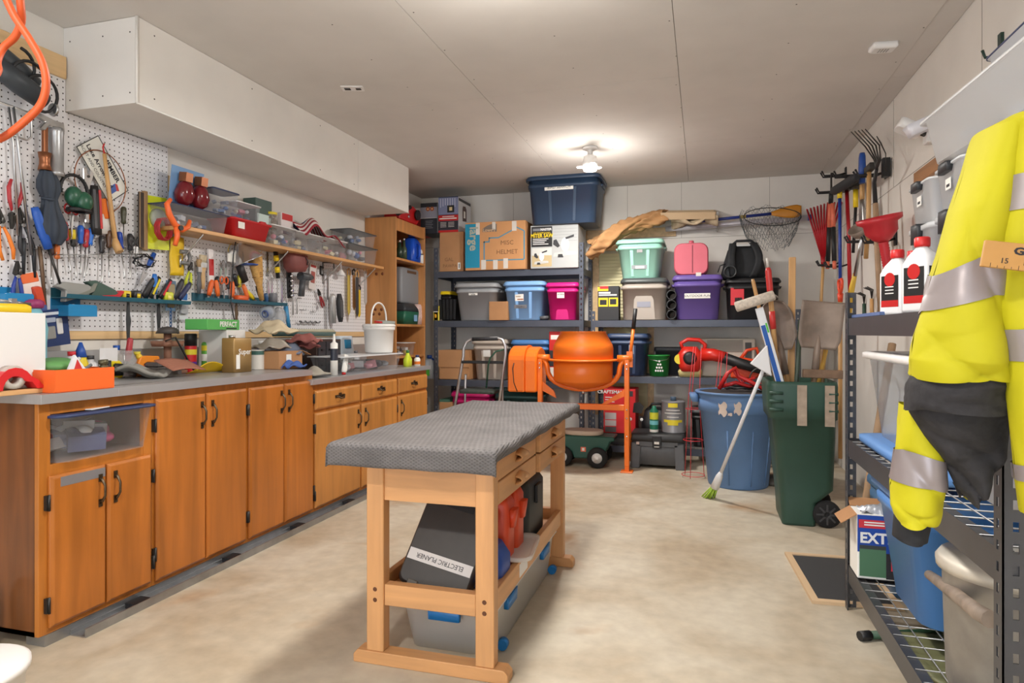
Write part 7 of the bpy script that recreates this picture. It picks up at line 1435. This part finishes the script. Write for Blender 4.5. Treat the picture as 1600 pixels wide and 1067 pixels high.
# further along the counter: helper for standing items
def stand(name, label, cat, u, v, z=CT): p = CP(u, v, z); return thing(name, label, cat, p)
t = stand('glue_bottle', 'yellow bottle with blue cap behind the orange tray', 'bottle', 126, 580); t.location.x -= .0; q = MB(); q.lathe([(.03, 0), (.032, .08), (.024, .1), (.024, .11)], M((226, 200, 40), .4), 16); q.build('body', t); q = MB(); q.lathe([(.026, .11), (.02, .14), (.006, .18)], BLUE, 14); q.build('cap', t)
t = stand('tape_measure', 'large yellow and black tape measure beside the orange tray', 'tape measure', 175, 590); q = MB(); q.prism([(-.05, 0), (.05, 0), (.052, .05), (.035, .085), (-.02, .09), (-.045, .07)], -.025, .025, M((228, 204, 30), .4), 'x'); q.build('case', t, .008); q = MB(); q.prism([(-.02, .012), (.045, .012), (.04, .07), (-.01, .075)], .025, .029, BLACK, 'x'); q.build('badge', t, .002); q = MB(); q.box(.0, .052, .0, .02, .06, .02, BLACK); q.build('hook', t)
t = stand('clear_jar', 'clear glass jar holding a red-handled knife on the counter', 'jar', 196, 582); q = MB(); q.lathe([(.045, 0), (.05, .01), (.05, .09), (.036, .12), (.036, .135), (.033, .135), (.046, .09), (.046, .012)], M((222, 222, 222), .1, trans=.7), 22, caps=False); q.build('glass', t); q = MB(); q.lathe([(.044, .006), (.044, .04), (.001, .042)], M((150, 110, 112), .5), 18); q.build('contents', t)
mb = MB(); mb.loft([rr(.02, .024, .008, .08), rr(.024, .03, .009, .1), rr(.022, .028, .009, .19), rr(.014, .02, .006, .2)], M((170, 50, 60), .4)); mb.tube([(0, 0, .08), (0, 0, .02)], .004, STEEL, 6); one('jar_knife', 'red-handled knife standing in the clear jar', 'knife', mb, t.location, rot=(-.15, 0, 0))
t = stand('snap_pack', 'white blister pack with black clips behind the tape measure', 'carded pack', 165, 577); t.location.x = -2.78; q = MB(); q.box(-.002, -.05, 0, .0, .05, .15, M((224, 224, 226), .4)); q.build('card', t); q = MB(); q.loft([rr(.016, .02, .006, .02, 3, .012, -.01), rr(.016, .02, .006, .09, 3, .012, -.01)], BLACK); q.build('clip', t); q = MB(); q.loft([rr(.016, .02, .006, .03, 3, .012, .028), rr(.016, .02, .006, .07, 3, .012, .028)], IRON); q.build('clip', t)
t = stand('orange_clamp', 'orange pistol-shaped plastic clamp on the counter', 'clamp', 226, 585); q = MB(); q.prism([(-.06, .0), (-.03, 0), (-.02, .06), (.0, .07), (.05, .065), (.075, .04), (.085, .045), (.08, .1), (.0, .105), (-.04, .1), (-.055, .07)], -.02, .02, M((236, 140, 40), .4), 'x'); q.build('body', t, .005); q = MB(); q.ball((.0, -.035, .1), .016, M((240, 200, 60), .4), 8); q.tube([(0, -.03, .09), (.01, -.01, .03), (0, -.04, .005)], .009, M((206, 80, 30), .4), 7); q.build('trigger', t)
mb = MB(); mb.sheet(lambda a, b: (-.1+.2*a, -.13+.26*b, .012+.02*math.sin(a*5+b*3)+.012*math.cos(b*9)), 14, 16, M((150, 148, 142), .9)); one('work_gloves', 'gray work gloves lying flat on the counter', 'gloves', mb, CP(250, 590, CT)+V((-.06, 0, .02)), .3, solid=.016)
t = stand('sandpaper_sheet', 'brown folded sandpaper sheet propped on the work gloves', 'sandpaper', 282, 588); q = MB(); q.sheet(lambda a, b: (-.06+.12*a, -.11+.22*b, .035+.045*a*0+.05*(1-a)+.008*math.sin(b*4)), 6, 6, M((158, 104, 84), .85, 0, .1, 90)); q.build('sheet', t, 0, .004)
# small anvil-like brown bracket and press
t = stand('bench_stand', 'brown metal bench stand with black cable on the counter', 'tool stand', 262, 570); BRN = M((150, 108, 88), .5, .1, .1, 12)
q = MB(); q.loft([rr(.14, .16, .02, 0), rr(.14, .16, .02, .02)], BRN); q.build('base', t); q = MB(); q.tube([(0, 0, .02), (0, 0, .22)], .02, BRN, 10); q.build('column', t); q = MB(); q.loft([rr(.1, .14, .02, .15), rr(.11, .15, .02, .18)], BRN); q.build('platform', t); q = MB(); q.lathe([(.06, .22), (.045, .25), (.001, .26)], M((70, 66, 64), .5), 16); q.build('cap', t)
q = MB(); q.tube([(.06, -.08, .18), (.09, -.04, .2), (.1, .02, .1), (.08, .07, .05), (.1, .09, .01)], .005, BLACK, 6); q.build('cable', t)
mb = MB(); [mb.box(-.08, -.09, .025*i, .08, .09, .025*i+.02, M((96, 92, 92), .7)) for i in range(3)]; one('sandpaper_stack', 'stack of gray sheets beside the brown bench stand', 'stack', mb, CP(245, 572, CT), .1)
t, h = (lambda p: (thing('spray_can', 'red spray can with black cap on the counter', 'spray can', p), .2))(CP(298, 572, CT)); q = MB(); q.lathe(spray(.032, .19), M((196, 34, 40), .35), 20); q.build('body', t); q = MB(); q.lathe([(.0325, .03), (.0325, .06)], M((90, 50, 150), .4), 20, caps=False); q.build('label_band', t); q = MB(); q.lathe([(.0325, .1), (.0325, .13)], YL, 20, caps=False); q.build('label_band', t); q = MB(); q.lathe([(.033, .15), (.033, .215), (.028, .22), (.001, .22)], BLACK, 20); q.build('cap', t)
t = thing('spray_can', 'green and yellow weed spray can with white cap on the counter', 'spray can', CP(324, 568, CT)); q = MB(); q.lathe(spray(.033, .2), M((96, 170, 70), .35), 20); q.build('body', t); q = MB(); q.lathe([(.0335, .12), (.0335, .15)], YL, 20, caps=False); q.build('label_band', t); q = MB(); q.lathe([(.0336, .06), (.0336, .1)], PAPER, 20, caps=False); q.build('label_panel', t); q = MB(); q.lathe([(.024, .175), (.024, .21), (.018, .222), (.001, .222)], WHITE, 18); q.build('cap', t)
t = thing('yellow_cone', 'yellow plastic scoop lying on the counter before the tan can', 'scoop', CP(325, 583, CT)); q = MB(); q.sheet(lambda a, b: (.07*math.sin(PI*b)-.03, -.13+.25*a, .004+.06*math.sin(PI*b)*math.sin(PI*min(1, a*.9+.08))**.8), 16, 12, M((236, 196, 30), .45)); q.build('shell', t, 0, .004)
t = thing('finish_can', 'tan rectangular finish can with pale lettering on the counter', 'can', CP(370, 581, CT)); q = MB(); q.loft([rr(.09, .15, .01, 0), rr(.09, .15, .01, .19), rr(.085, .145, .01, .195)], M((166, 132, 78), .35, .25, .12, 8)); q.build('body', t); text('Super', .045, (.0465, .01, .115), AISLE, PAPER, t, bold=.0005); q = MB(); q.box(.045, -.06, .02, .0462, -.03, .1, PAPER); q.build('label', t); q = MB(); q.lathe([(.018, .195), (.018, .21), (.001, .21)], STEEL, 14, (0, -.04, 0)); q.build('spout_cap', t)
t = thing('paint_tin', 'small white paint tin with dark green band on the counter', 'paint tin', CP(402, 577, CT)); q = MB(); q.lathe([(.04, 0), (.041, .004), (.041, .115), (.043, .12), (.036, .12), (.001, .116)], PAPER, 24); q.build('tin', t); q = MB(); q.lathe([(.0415, .09), (.0415, .114)], M((70, 110, 104), .4), 24, caps=False); q.build('label_band', t)
# green box on a white box, rag pile, cartons
zz = CT
p = CP(365, 560, CT); t = carton('tall white carton under the green glove box', .16, .2, .24, M((222, 220, 216), .6), (-2.74, P(365, 560, x=-2.66).y, CT), PI/2, seam=False)
t = carton('green glove box with white lettering on top of white carton', .3, .14, .06, M((90, 176, 90), .45), (-2.71, P(345, 510, x=-2.64).y+.02, CT+.241), PI/2+.1, seam=False, name='glove_box'); text('PERFACT', .04, (.04, -.0715, .032), FRONT, WHITE, t, bold=.001); q = MB(); q.box(.02, -.0712, .005, .12, -.0702, .012, INK); q.build('print', t)
for i, (u, v, c, s, dz) in enumerate(((432, 545, (196, 188, 176), .1, .1), (452, 548, (120, 130, 150), .11, .06), (470, 535, (140, 80, 76), .09, .1), (412, 520, (206, 190, 160), .11, .2), (455, 525, (150, 90, 84), .08, .14))):
    mb = MB(); f0 = i*1.7
    mb.sheet(lambda a, b: ((a-.5)*2*s*.8, (b-.5)*2.4*s, s*.6*math.sin(PI*a)*math.sin(PI*b)+.013*math.sin(a*9+f0)*math.cos(b*11+f0)), 18, 20, M(c, .9, 0, .1, 10)); one('rag', ('pale gray rag on the cardboard box', 'slate blue rag hanging over the cardboard box', 'dusty red rag by green case', 'cream rag heaped beside the green glove box', 'rust brown rag on the rag pile')[i], 'rag', mb, (-2.62+.03*i, P(u, v, x=-2.6).y, CT+.03+dz), .4*i, solid=.01)
t = carton('open brown carton holding rags on the counter', .24, .2, .11, CARD, (-2.58, P(440, 565, x=-2.55).y, CT), PI/2, seam=False); q = MB(); q.T = Matrix.Translation((.12, 0, .11)) @ Matrix.Rotation(.3, 4, 'Y'); q.box(0, -.1, 0, .1, .1, .003, CARD); q.build('flap', t); q = MB(); q.box(-.05, -.1015, .02, .0, -.1, .09, PAPER); q.build('label', t)
t = thing('organizer_case', 'flat green-lidded case on dark drawer box near the rags', 'case', (-2.72, P(480, 520, x=-2.7).y, CT+.2)); q = MB(); q.loft([rr(.22, .46, .02, 0), rr(.23, .48, .02, .03)], M((72, 96, 92), .5)); q.build('base', t); q = MB(); q.loft([rr(.23, .48, .02, .031), rr(.21, .44, .02, .05)], M((176, 172, 150), .5)); q.build('lid', t)
t = thing('drawer_box', 'dark brown and black parts drawer box on the lower counter', 'drawer box', (-2.74, P(488, 560, x=-2.65).y+.17, CT2)); q = MB(); q.box(-.13, -.16, 0, .12, .16, .24, M((62, 44, 40), .45)); q.build('case', t, .004)
for i in range(2):
    for j in range(3): q = MB(); q.box(.12, -.15+.1*j, .015+.11*i, .128, -.06+.1*j, .115+.11*i, M((44, 46, 50), .3)); dr = q.build('drawer', t, .002); q = MB(); q.box(.128, -.12+.1*j, .05+.11*i, .14, -.09+.1*j, .06+.11*i, BLACK); q.build('knob', dr)
t = thing('caulk_tube', 'white caulk tube with black print standing on lower counter', 'caulk tube', CP(522, 586, CT2)); q = MB(); q.lathe([(.025, 0), (.025, .215), (.01, .225), (.006, .28)], PAPER, 18); q.build('tube', t); q = MB(); q.lathe([(.0254, .1), (.0254, .18)], M((50, 54, 66), .4), 18, caps=False); q.build('label_band', t)
t = thing('sealant_tube', 'short white sealant tube leaning beside the caulk tube', 'sealant tube', CP(537, 586, CT2), rot=(-.25, 0, 0)); q = MB(); q.loft([rr(.01, .05, .004, .14), rr(.036, .04, .016, .03), rr(.03, .03, .014, .015)], PAPER); q.build('tube', t); q = MB(); q.lathe([(.013, 0), (.013, .016)], RED, 12); q.build('cap', t)
t = thing('wipes_pack', 'blue and white soft wipes pack against the far backsplash', 'pack', (-2.82, P(540, 525, x=-2.8).y, 1.065-.19)); q = MB(); q.loft([rr(.08, .2, .03, 0), rr(.1, .22, .03, .1), rr(.07, .2, .03, .26)], M((210, 224, 236), .35)); q.build('pack', t); q = MB(); q.loft([rr(.104, .12, .03, .16), rr(.098, .12, .03, .23)], M((50, 150, 200), .4)); q.build('label', t)
mb = MB(); mb.sheet(lambda a, b: (-.05+.1*a, -.09+.18*b, .01+.03*math.sin(PI*a)*math.sin(PI*b)+.01*math.sin(a*13+b*7)), 12, 12, M((70, 100, 170), .8)); one('blue_glove', 'crumpled blue nitrile glove on the counter edge', 'glove', mb, CP(460, 576, CT)+V((-.02, 0, .006)), solid=.008)
mb = MB(); mb.sheet(lambda a, b: (-.07+.14*a, -.1+.2*b, .012+.05*math.sin(PI*a)*math.sin(PI*b)*(.6+.4*math.sin(b*14))), 12, 18, M((168, 162, 150), .9)); one('gray_rag', 'gray folded rag where the two countertops meet', 'rag', mb, CP(500, 592, CT2)+V((-.06, .02, .006)), solid=.01)
# white bucket on clear bin at the far end
pb = CP(586, 582, CT2); w = P(632, 560, x=-2.33).y-P(541, 560, x=-2.33).y
clear_bin('storage_bin', 'wide clear bin with parts on lower counter under the white bucket', .3, w*.96, .125, CLR2, (-2.49, (P(632, 560, x=-2.33).y+P(541, 560, x=-2.33).y)/2, CT2), 0, seed=61, n=16, cols=[(90, 92, 96), (150, 152, 156), (220, 222, 226), (226, 160, 170)])
bz_ = CT2+.128; pbk = P(592, 540, x=-2.5); t = thing('white_bucket', 'white plastic bucket with raised handle on the clear bin', 'bucket', (-2.5, pbk.y, bz_)); BW2 = M((236, 234, 230), .45)
q = MB(); q.lathe([(.105, 0), (.11, .01), (.118, .18), (.128, .182), (.128, .205), (.122, .21)], BW2, 32); q.build('pail', t); q = MB(); q.lathe([(.13, .205), (.132, .222), (.12, .23), (.001, .228)], BW2, 32); q.build('lid', t)
q = MB(); q.tube([(0, .128*math.cos(x), .2+.2*math.sin(x)**.6) for x in [PI*i/18 for i in range(19)]], .007, BW2, 8); q.build('handle', t)
mb = MB(); mb.T = Matrix.Rotation(.1, 4, 'Y'); mb.loft([rr(.08, .2, .02, 0), rr(.08, .2, .02, .025)], M((150, 156, 150), .8)); mb.box(-.02, -.16, .006, .02, -.1, .02, RED); one('sanding_sponge', 'gray sanding block lying on the white bucket lid', 'sanding block', mb, (-2.47, pbk.y+.06, bz_+.232))
# bookcase contents
def bk(u, v, x=-2.7): return P(u, v, x=x)
for i, (u, c, h, r) in enumerate(((622, (40, 60, 44), .17, .035), (629, (70, 84, 60), .2, .03))):
    t = thing('dark_bottle', '%s bottle on upper bookcase shelf' % ('dark green', 'olive green with silver top')[i], 'bottle', (-2.74-.0*i, bk(u, 400, -2.74).y+.03, BSH[0])); q = MB(); q.lathe([(r, 0), (r, h*.6), (r*.5, h*.75), (r*.45, h)], M(c, .25), 18); q.build('bottle', t); q = MB(); q.lathe([(r*.5, h), (r*.5, h+.03), (.001, h+.03)], CHROME, 12); q.build('cap', t)
t = thing('blue_jug', 'translucent bright blue jug on upper bookcase shelf', 'jug', (-2.72, bk(643, 400, -2.72).y, BSH[0])); q = MB(); q.loft([rr(.13, .17, .04, 0), rr(.14, .18, .04, .02), rr(.14, .18, .04, .19), rr(.09, .12, .04, .235), rr(.05, .06, .02, .25)], M((30, 90, 214), .25, trans=.15)); q.build('jug', t); q = MB(); q.lathe([(.032, .25), (.032, .275), (.001, .275)], BLUE, 16); q.build('cap', t); q = MB(); q.tube([(.07, -.03, .17), (.1, -.03, .15), (.1, -.03, .06), (.07, -.03, .04)], .012, M((30, 90, 214), .25, trans=.15), 8); q.build('handle', t)
t = thing('spray_bottle', 'small white dropper bottle at edge of upper bookcase shelf', 'bottle', (-2.66, bk(660, 405, -2.66).y-.03, BSH[0])); q = MB(); q.lathe([(.022, 0), (.022, .09), (.012, .1)], PAPER, 16); q.build('bottle', t); q = MB(); q.lathe([(.013, .1), (.013, .115), (.006, .14)], WHITE, 12); q.build('nozzle', t); q = MB(); q.lathe([(.0224, .085), (.0224, .095)], BLACK, 16, caps=False); q.build('band', t)
t = thing('gray_case', 'gray plastic tool case standing upright in the bookcase', 'tool case', (-2.76, bk(641, 440, -2.72).y, BSH[1]+.2)); q = MB(); q.loft([rr(.12, .46, .03, 0), rr(.13, .48, .03, .02), rr(.13, .48, .03, .32), rr(.1, .44, .03, .34)], M((132, 134, 138), .5)); q.build('shell', t); q = MB(); q.box(.064, -.12, .29, .067, .08, .315, M((96, 70, 50), .6)); q.build('label', t); q = MB(); q.box(.065, .14, .04, .07, .16, .1, BLACK); q.build('latch', t)
t = thing('tackle_box', 'green tackle box with dark lid under the gray case', 'tackle box', (-2.73, bk(634, 490, -2.7).y, BSH[1])); q = MB(); q.loft([rr(.18, .3, .02, 0), rr(.2, .32, .02, .12)], M((34, 92, 70), .45)); q.build('base', t); q = MB(); q.loft([rr(.2, .32, .02, .121), rr(.19, .3, .02, .15), rr(.14, .24, .02, .195)], M((46, 50, 54), .5)); q.build('lid', t); q = MB(); q.box(.1, .03, .03, .103, .1, .09, M((130, 170, 206), .4)); q.build('sticker', t)
t = thing('cloth_bag', 'pale pink patterned bag beside the green tackle box', 'bag', (-2.72, bk(655, 490, -2.68).y, BSH[1])); q = MB(); q.loft([rr(.12, .13, .03, 0), rr(.13, .14, .04, .08), rr(.12, .13, .04, .18), rr(.1, .12, .03, .2)], M((216, 186, 180), .7, 0, .25, 40)); q.build('bag', t)
clear_bin('storage_bin', 'small clear bin on low bookcase shelf behind the bucket', .2, .24, .12, CLR2, (-2.76, bk(632, 530, -2.72).y, BSH[2]), 0, seed=70, n=6)
t = thing('cleaner_bottle', 'lime yellow cleaner bottle at far end of the lower counter', 'bottle', CP(637, 579, CT2, -2.5, -2.42)); q = MB(); q.loft([rr(.05, .09, .02, 0), rr(.05, .1, .02, .06), rr(.03, .04, .014, .1), rr(.025, .03, .012, .115)], M((206, 222, 50), .3)); q.build('bottle', t); q = MB(); q.lathe([(.014, .115), (.014, .14), (.001, .14)], M((60, 120, 60), .4), 12); q.build('cap', t)
t = thing('small_bottles', 'short white and orange bottle beside lime cleaner', 'bottle', CP(652, 577, CT2, -2.5, -2.38)); t.name = 'small_bottle'; q = MB(); q.lathe([(.026, 0), (.026, .06), (.015, .075)], PAPER, 14); q.build('bottle', t); q = MB(); q.lathe([(.0264, .015), (.0264, .04)], M((226, 120, 40), .4), 14, caps=False); q.build('label_band', t); q = MB(); q.lathe([(.016, .075), (.016, .095), (.001, .095)], M((50, 60, 110), .4), 12); q.build('cap', t)

# ================================================================ things in and under the workbench
lz = .237; wbx, wby = -.9, 2.06
t = thing('plastic_tool_case', 'dark brown plastic tool case leaning in the workbench, white name tape', 'tool case', (wbx-.03, wby+.075, .245), rot=(-.55, .2, -.02)); DB = M((52, 46, 42), .5, 0, .15, 20)
q = MB(); q.loft([[V((p.x, y, .17+p.y)) for p in rr(.27*s, .34*s, .03, 0, 4)] for y, s in ((0, .94), (.012, 1), (.038, 1))], DB); q.build('front_shell', t)
q = MB(); q.loft([[V((p.x, y, .17+p.y)) for p in rr(.27*s, .34*s, .03, 0, 4)] for y, s in ((.04, 1), (.065, 1), (.078, .94))], DB); q.build('rear_shell', t)
q = MB(); q.box(-.125, -.001, .085, .125, .0005, .125, M((206, 200, 196), .6)); q.build('name_tape', t); text('ELECTRIC PLANER', .024, (.0, -.0016, .105), (PI/2, PI, 0), INK, t, 'handwriting', sx=.95)
for x in (-.07, .06): q = MB(); q.box(x-.02, -.006, .0, x+.02, .03, .02, M((90, 84, 76), .5)); q.build('latch', t, .003)
q = MB(); q.box(-.05, -.002, .3, .06, .0, .325, BLACK); q.build('handle_recess', t)
for i, (dy, c, lab) in enumerate(((.38, (210, 70, 34), 'nearer'), (.52, (214, 74, 36), 'farther'))):
    t = thing('orange_tool_case', '%s of the two orange cases on the workbench shelf' % lab, 'tool case', (wbx+.12, wby+dy, lz), group='orange tool cases'); q = MB(); q.loft([rr(.12, .09, .02, 0), rr(.13, .11, .02, .03), rr(.13, .11, .02, .26), rr(.11, .09, .02, .285)], M(c, .4)); q.build('shell', t)
    q = MB(); q.loft([rr(.02, .04, .008, .17, 3, .07, 0), rr(.03, .05, .008, .24, 3, .075, 0)], M(c, .4)); q.build('latch', t); q = MB(); q.tube([(.02, -.03, .28), (.03, -.02, .302), (.03, .02, .302), (.02, .03, .28)], .008, M(c, .4), 7); q.build('handle', t)
t = thing('blue_case', 'blue plastic case lying behind near right bench leg', 'tool case', (wbx+.12, wby+.23, lz)); q = MB(); q.loft([rr(.16, .13, .03, 0), rr(.18, .15, .03, .05), rr(.18, .15, .03, .1), rr(.13, .11, .03, .15)], M((36, 76, 160), .45)); q.build('shell', t); q = MB(); q.box(-.06, -.078, .06, .06, -.074, .07, BLACK); q.build('seam', t)
t = thing('black_tool_case', 'black tool case with side latch at far end of bench shelf', 'tool case', (wbx+.1, wby+.78, lz)); q = MB(); q.loft([rr(.16, .28, .03, 0), rr(.17, .3, .03, .03), rr(.17, .3, .03, .25), rr(.14, .26, .03, .28)], M((42, 44, 44), .5)); q.build('shell', t); q = MB(); q.tube([(.05, -.06, .27), (.06, -.05, .3), (.06, .06, .3), (.05, .07, .27)], .009, BLACK, 7); q.build('handle', t); q = MB(); q.box(.085, -.04, .17, .1, .04, .25, BLACK); q.build('latch', t, .003)
mb = MB(); mb.loft([rr(.38, .3, .05, 0), rr(.4, .32, .05, .006), rr(.4, .32, .05, .022), rr(.37, .29, .05, .014), rr(.36, .28, .05, .008)], M((242, 240, 236), .25, trans=.4)); one('clear_tray', 'loose clear plastic tray lid lying on the workbench shelf', 'tray', mb, (wbx+.06, wby+.46, .285), .12)
ub = clear_bin('underbed_tote', 'long clear tote with blue latches on the floor under workbench', .36, .98, .195, CLR2, (wbx+.02, wby+.6, .001), 0, seed=80, n=16, body=M((244, 242, 238), .3, trans=.3), cols=[(222, 220, 216), (196, 196, 196), (176, 180, 190), (230, 226, 214)], latch=None)
BLT = M((22, 112, 180), .4); w, d, h = .36, .98, .195
for x, y, sx, sy in ((0, -d*.515, .12, .02), (w*.515, -.3, .02, .12), (w*.515, .25, .02, .12)): q = MB(); q.loft([rr(sx, sy, .005, h*.72, 2, x, y), rr(sx*1.02, sy*1.1, .005, h*.94, 2, x, y)], BLT); q.build('latch', ub)
for x, y in ((w*.44, -d*.4), (w*.46, d*.4)): q = MB(); q.lathe([(.02, 0), (.02, .03)], BLT, 12, (x+.02, y, .022), 'y'); q.build('caster', ub)
# floor at bottom left: white bucket and black hose
p = P(10, 1012, z=.32); mb = MB(); mb.lathe([(.12, 0), (.14, .3), (.15, .3), (.15, .315), (.14, .32), (.001, .32)], WHITE, 36); one('white_pail', 'white lidded pail on floor at bottom left corner', 'pail', mb, (p.x-.0, p.y-.12, 0))
a = P(4, 945, z=.15); mb = MB(); mb.tube([(-2.5, ya-.06+.1*math.cos(x)*.3, .12+.1*math.sin(x)) for x in [2*PI*i/24 for i in range(24)]], .009, BLACK, 7, closed=True); one('black_hose', 'black hose loop hung low on the cabinet end panel', 'hose', mb, (.0, .0, .0))

# ================================================================ more small tools crowding the pegboard
def wrench(label, u, v, L_, tilt=0, m=None):
    t = tool('wrench', label, 'wrench', u, v, .026, tilt, 'wrenches on the pegboard'); m = m or CHROME; w = L_*.045; e = L_*.1
    q = MB(); q.prism([(-w, 0), (w, 0), (w*.9, -L_), (-w*.9, -L_)], -.003, .003, m, 'x'); q.build('shank', t)
    q = MB(); q.prism([(-e*.8, .01), (-e, e), (-e*.5, e*1.5), (-e*.3, e*.5), (e*.3, e*.5), (e*.5, e*1.5), (e, e), (e*.8, .01), (0, -e*.4)], -.004, .004, m, 'x'); q.build('open_jaw', t)
    q = MB(); q.tube([(0, e*.75*math.cos(x), -L_-e*.6+e*.75*math.sin(x)) for x in [2*PI*i/14 for i in range(14)]], e*.28, m, 6, closed=True); q.build('ring', t)
for i, (u, v, L_) in enumerate(((345, 412, .13), (352, 410, .15), (419, 440, .12), (425, 438, .14), (440, 436, .17))):
    wrench('chrome combination wrench on pegboard, ' + ('left of the light cord', 'just right of the shorter wrench by light cord', 'right of the whisk broom', 'second right of the whisk broom', 'long one left of the socket rail')[i], u, v, L_, .06*(i % 3)-.05)
for i, (u, v, c, nme) in enumerate(((340, 432, (40, 42, 46), 'black'), (356, 432, (60, 62, 66), 'charcoal'), (366, 428, (36, 36, 40), 'jet black'), (374, 430, (206, 196, 60), 'pale yellow'), (415, 458, (60, 100, 150), 'steel blue'), (80, 372, (60, 40, 40), 'maroon'), (88, 378, (220, 120, 60), 'amber'))):
    screwdriver('%s screwdriver hung on the pegboard above a teal tray' % nme, u, v, c, .08, .12, (-.25, .1, .3, .0, .2, 0, .05)[i])
def scissors(label, u, v, c, s=1):
    t = tool('scissors', label, 'scissors', u, v, .04, 0)
    for k in (-1, 1):
        q = MB(); q.tube([(0, k*.02*s+.016*s*math.cos(x), .04*s+.022*s*math.sin(x)) for x in [2*PI*i/14 for i in range(14)]], .0045*s, M(c, .4), 6, closed=True); q.build('loop', t)
        q = MB(); q.prism([(k*.012*s, .02*s), (k*.002*s, .02*s), (-k*.006*s, -.05*s), (0, -.1*s), (k*.004*s, -.05*s)], .002*k-.001, .002*k+.001, STEEL, 'x'); q.build('blade', t)
scissors('orange-loop scissors on the middle pegboard below paint brushes', 350, 448, (230, 100, 40)); scissors('red-loop scissors near the license plate', 112, 340, (190, 40, 44)); scissors('black-loop snips left of the neon card', 212, 392, (40, 40, 42), 1.2)
# bundle of wires, chains, trowel and gloves in the gap beside the neon card
t = tool('wire_bundle', 'tangled bundle of dark wire hooked below the neon card', 'wire', 226, 408, .05, 0); R = random.Random(8)
q = MB(); q.tube([(.02*math.sin(i*.9), .06*math.cos(i*.7)+R.uniform(-.01, .01), .03*math.sin(i*.7)+R.uniform(-.01, .01)) for i in range(36)], .003, BLACK, 5); q.build('coil', t)
t = tool('trowel', 'blue-handled trowel hung below the neon card', 'trowel', 241, 396, .04, -.5); q = MB(); q.lathe([(.012, 0), (.014, -.05), (.009, -.09)], M((36, 84, 170), .4), 10); q.build('handle', t); q = MB(); q.prism([(-.02, -.12), (.02, -.12), (.0, -.22)], -.002, .002, STEEL, 'x'); q.tube([(0, 0, -.09), (0, 0, -.13)], .004, STEEL, 6); q.build('blade', t)
t = tool('dust_mask', 'white cup dust mask hung on the middle pegboard', 'mask', 365, 402, .04, 0); q = MB(); q.lathe([(.05, 0), (.045, .02), (.025, .035), (.001, .04)], WHITE, 18, axis='x'); q.build('cup', t); q = MB(); q.tube([(0, .05*math.cos(x), .03+.06*math.sin(x)) for x in [PI*i/10 for i in range(11)]], .002, YELLOW, 5); q.build('strap', t)
t = tool('caliper', 'black carpenter pencil sharpener plane hung by light cord', 'plane', 376, 420, .05, .5); q = MB(); q.loft([rr(.03, .05, .01, -.09), rr(.034, .055, .012, .06)], M((40, 40, 44), .5)); q.build('body', t); t.name = 'block_plane'
t = tool('hack_saw', 'hacksaw with gray frame hung on far pegboard', 'hacksaw', 507, 420, .03, .1); q = MB(); q.tube([(0, -.02, .0), (0, -.02, .05), (0, .14, .05), (0, .14, .0)], .005, M((90, 94, 100), .4, .6), 7); q.build('frame', t); q = MB(); q.box(-.001, -.02, -.006, .001, .14, .004, STEEL); q.build('blade', t); q = MB(); q.tube([(0, -.02, .01), (0, -.05, .02), (0, -.06, -.04), (0, -.03, -.05)], .009, BLACK, 8); q.build('handle', t)
for i, u in enumerate((412, 430, 470, 486)):
    t = tool('spare_peg_hook', 'empty steel double hook low on far pegboard, %s' % ('below the whisk broom', 'below the tape roll', 'below the spray gun', 'above the auger bit')[i], 'hook', u, 486+3*(i % 2), .0, 0); q = MB(); q.tube([(0, -.015, .01), (.03, -.015, .005), (.035, -.015, .02)], .0025, STEEL, 5); q.tube([(0, .015, .01), (.03, .015, .005), (.035, .015, .02)], .0025, STEEL, 5); q.tube([(.004, -.015, .01), (.004, .015, .01)], .0025, STEEL, 5); q.build('hook', t)
# small cans and jars filling the back of the counter
for i, (u, x, c, cc_, h, r, nme) in enumerate(((112, -2.8, (226, 226, 228), (206, 40, 50), .12, .03, 'white bottle with red cap'), (140, -2.82, (206, 206, 210), (60, 62, 66), .1, .035, 'clear pot with gray lid'), (182, -2.84, (236, 236, 236), (36, 90, 180), .14, .028, 'white tube with blue cap'), (214, -2.82, (160, 160, 164), (214, 200, 60), .11, .03, 'gray tin with yellow cap'), (340, -2.84, (230, 228, 224), (60, 140, 70), .16, .03, 'white bottle with green cap'), (408, -2.84, (60, 70, 110), (230, 230, 230), .15, .032, 'navy can with white cap'), (556, -2.8, (220, 222, 226), (120, 122, 126), .12, .03, 'pale bottle with gray cap'))):
    zc_ = CT if u < 488 else CT2; t = thing('supply_bottle', '%s at back of the counter by the wall' % nme, 'bottle', (x, P(u, 560, x=x).y, zc_)); q = MB(); q.lathe([(r, 0), (r*1.02, .005), (r, h*.75), (r*.55, h*.88), (r*.5, h)], M(c, .35), 16); q.build('bottle', t); q = MB(); q.lathe([(r*.56, h*.98), (r*.56, h*1.15), (.001, h*1.15)], M(cc_, .4), 14); q.build('cap', t)
t = thing('steel_rule', 'thin steel rule and folded paper lying near the front of the counter', 'ruler', (-2.4, P(215, 590, x=-2.4).y, CT), .0); q = MB(); q.box(-.015, -.12, 0, .01, .12, .002, STEEL); q.build('rule', t)
# inside the lower counter corner: small parts tray and box
t = carton('small white parts carton beside the caulk tube on lower counter', .1, .1, .09, PAPER, (-2.62, P(548, 570, x=-2.6).y-.04, CT2), .2, seam=False); q = MB(); q.box(-.03, -.0515, .03, .03, -.05, .06, BLUE); q.build('print', t)
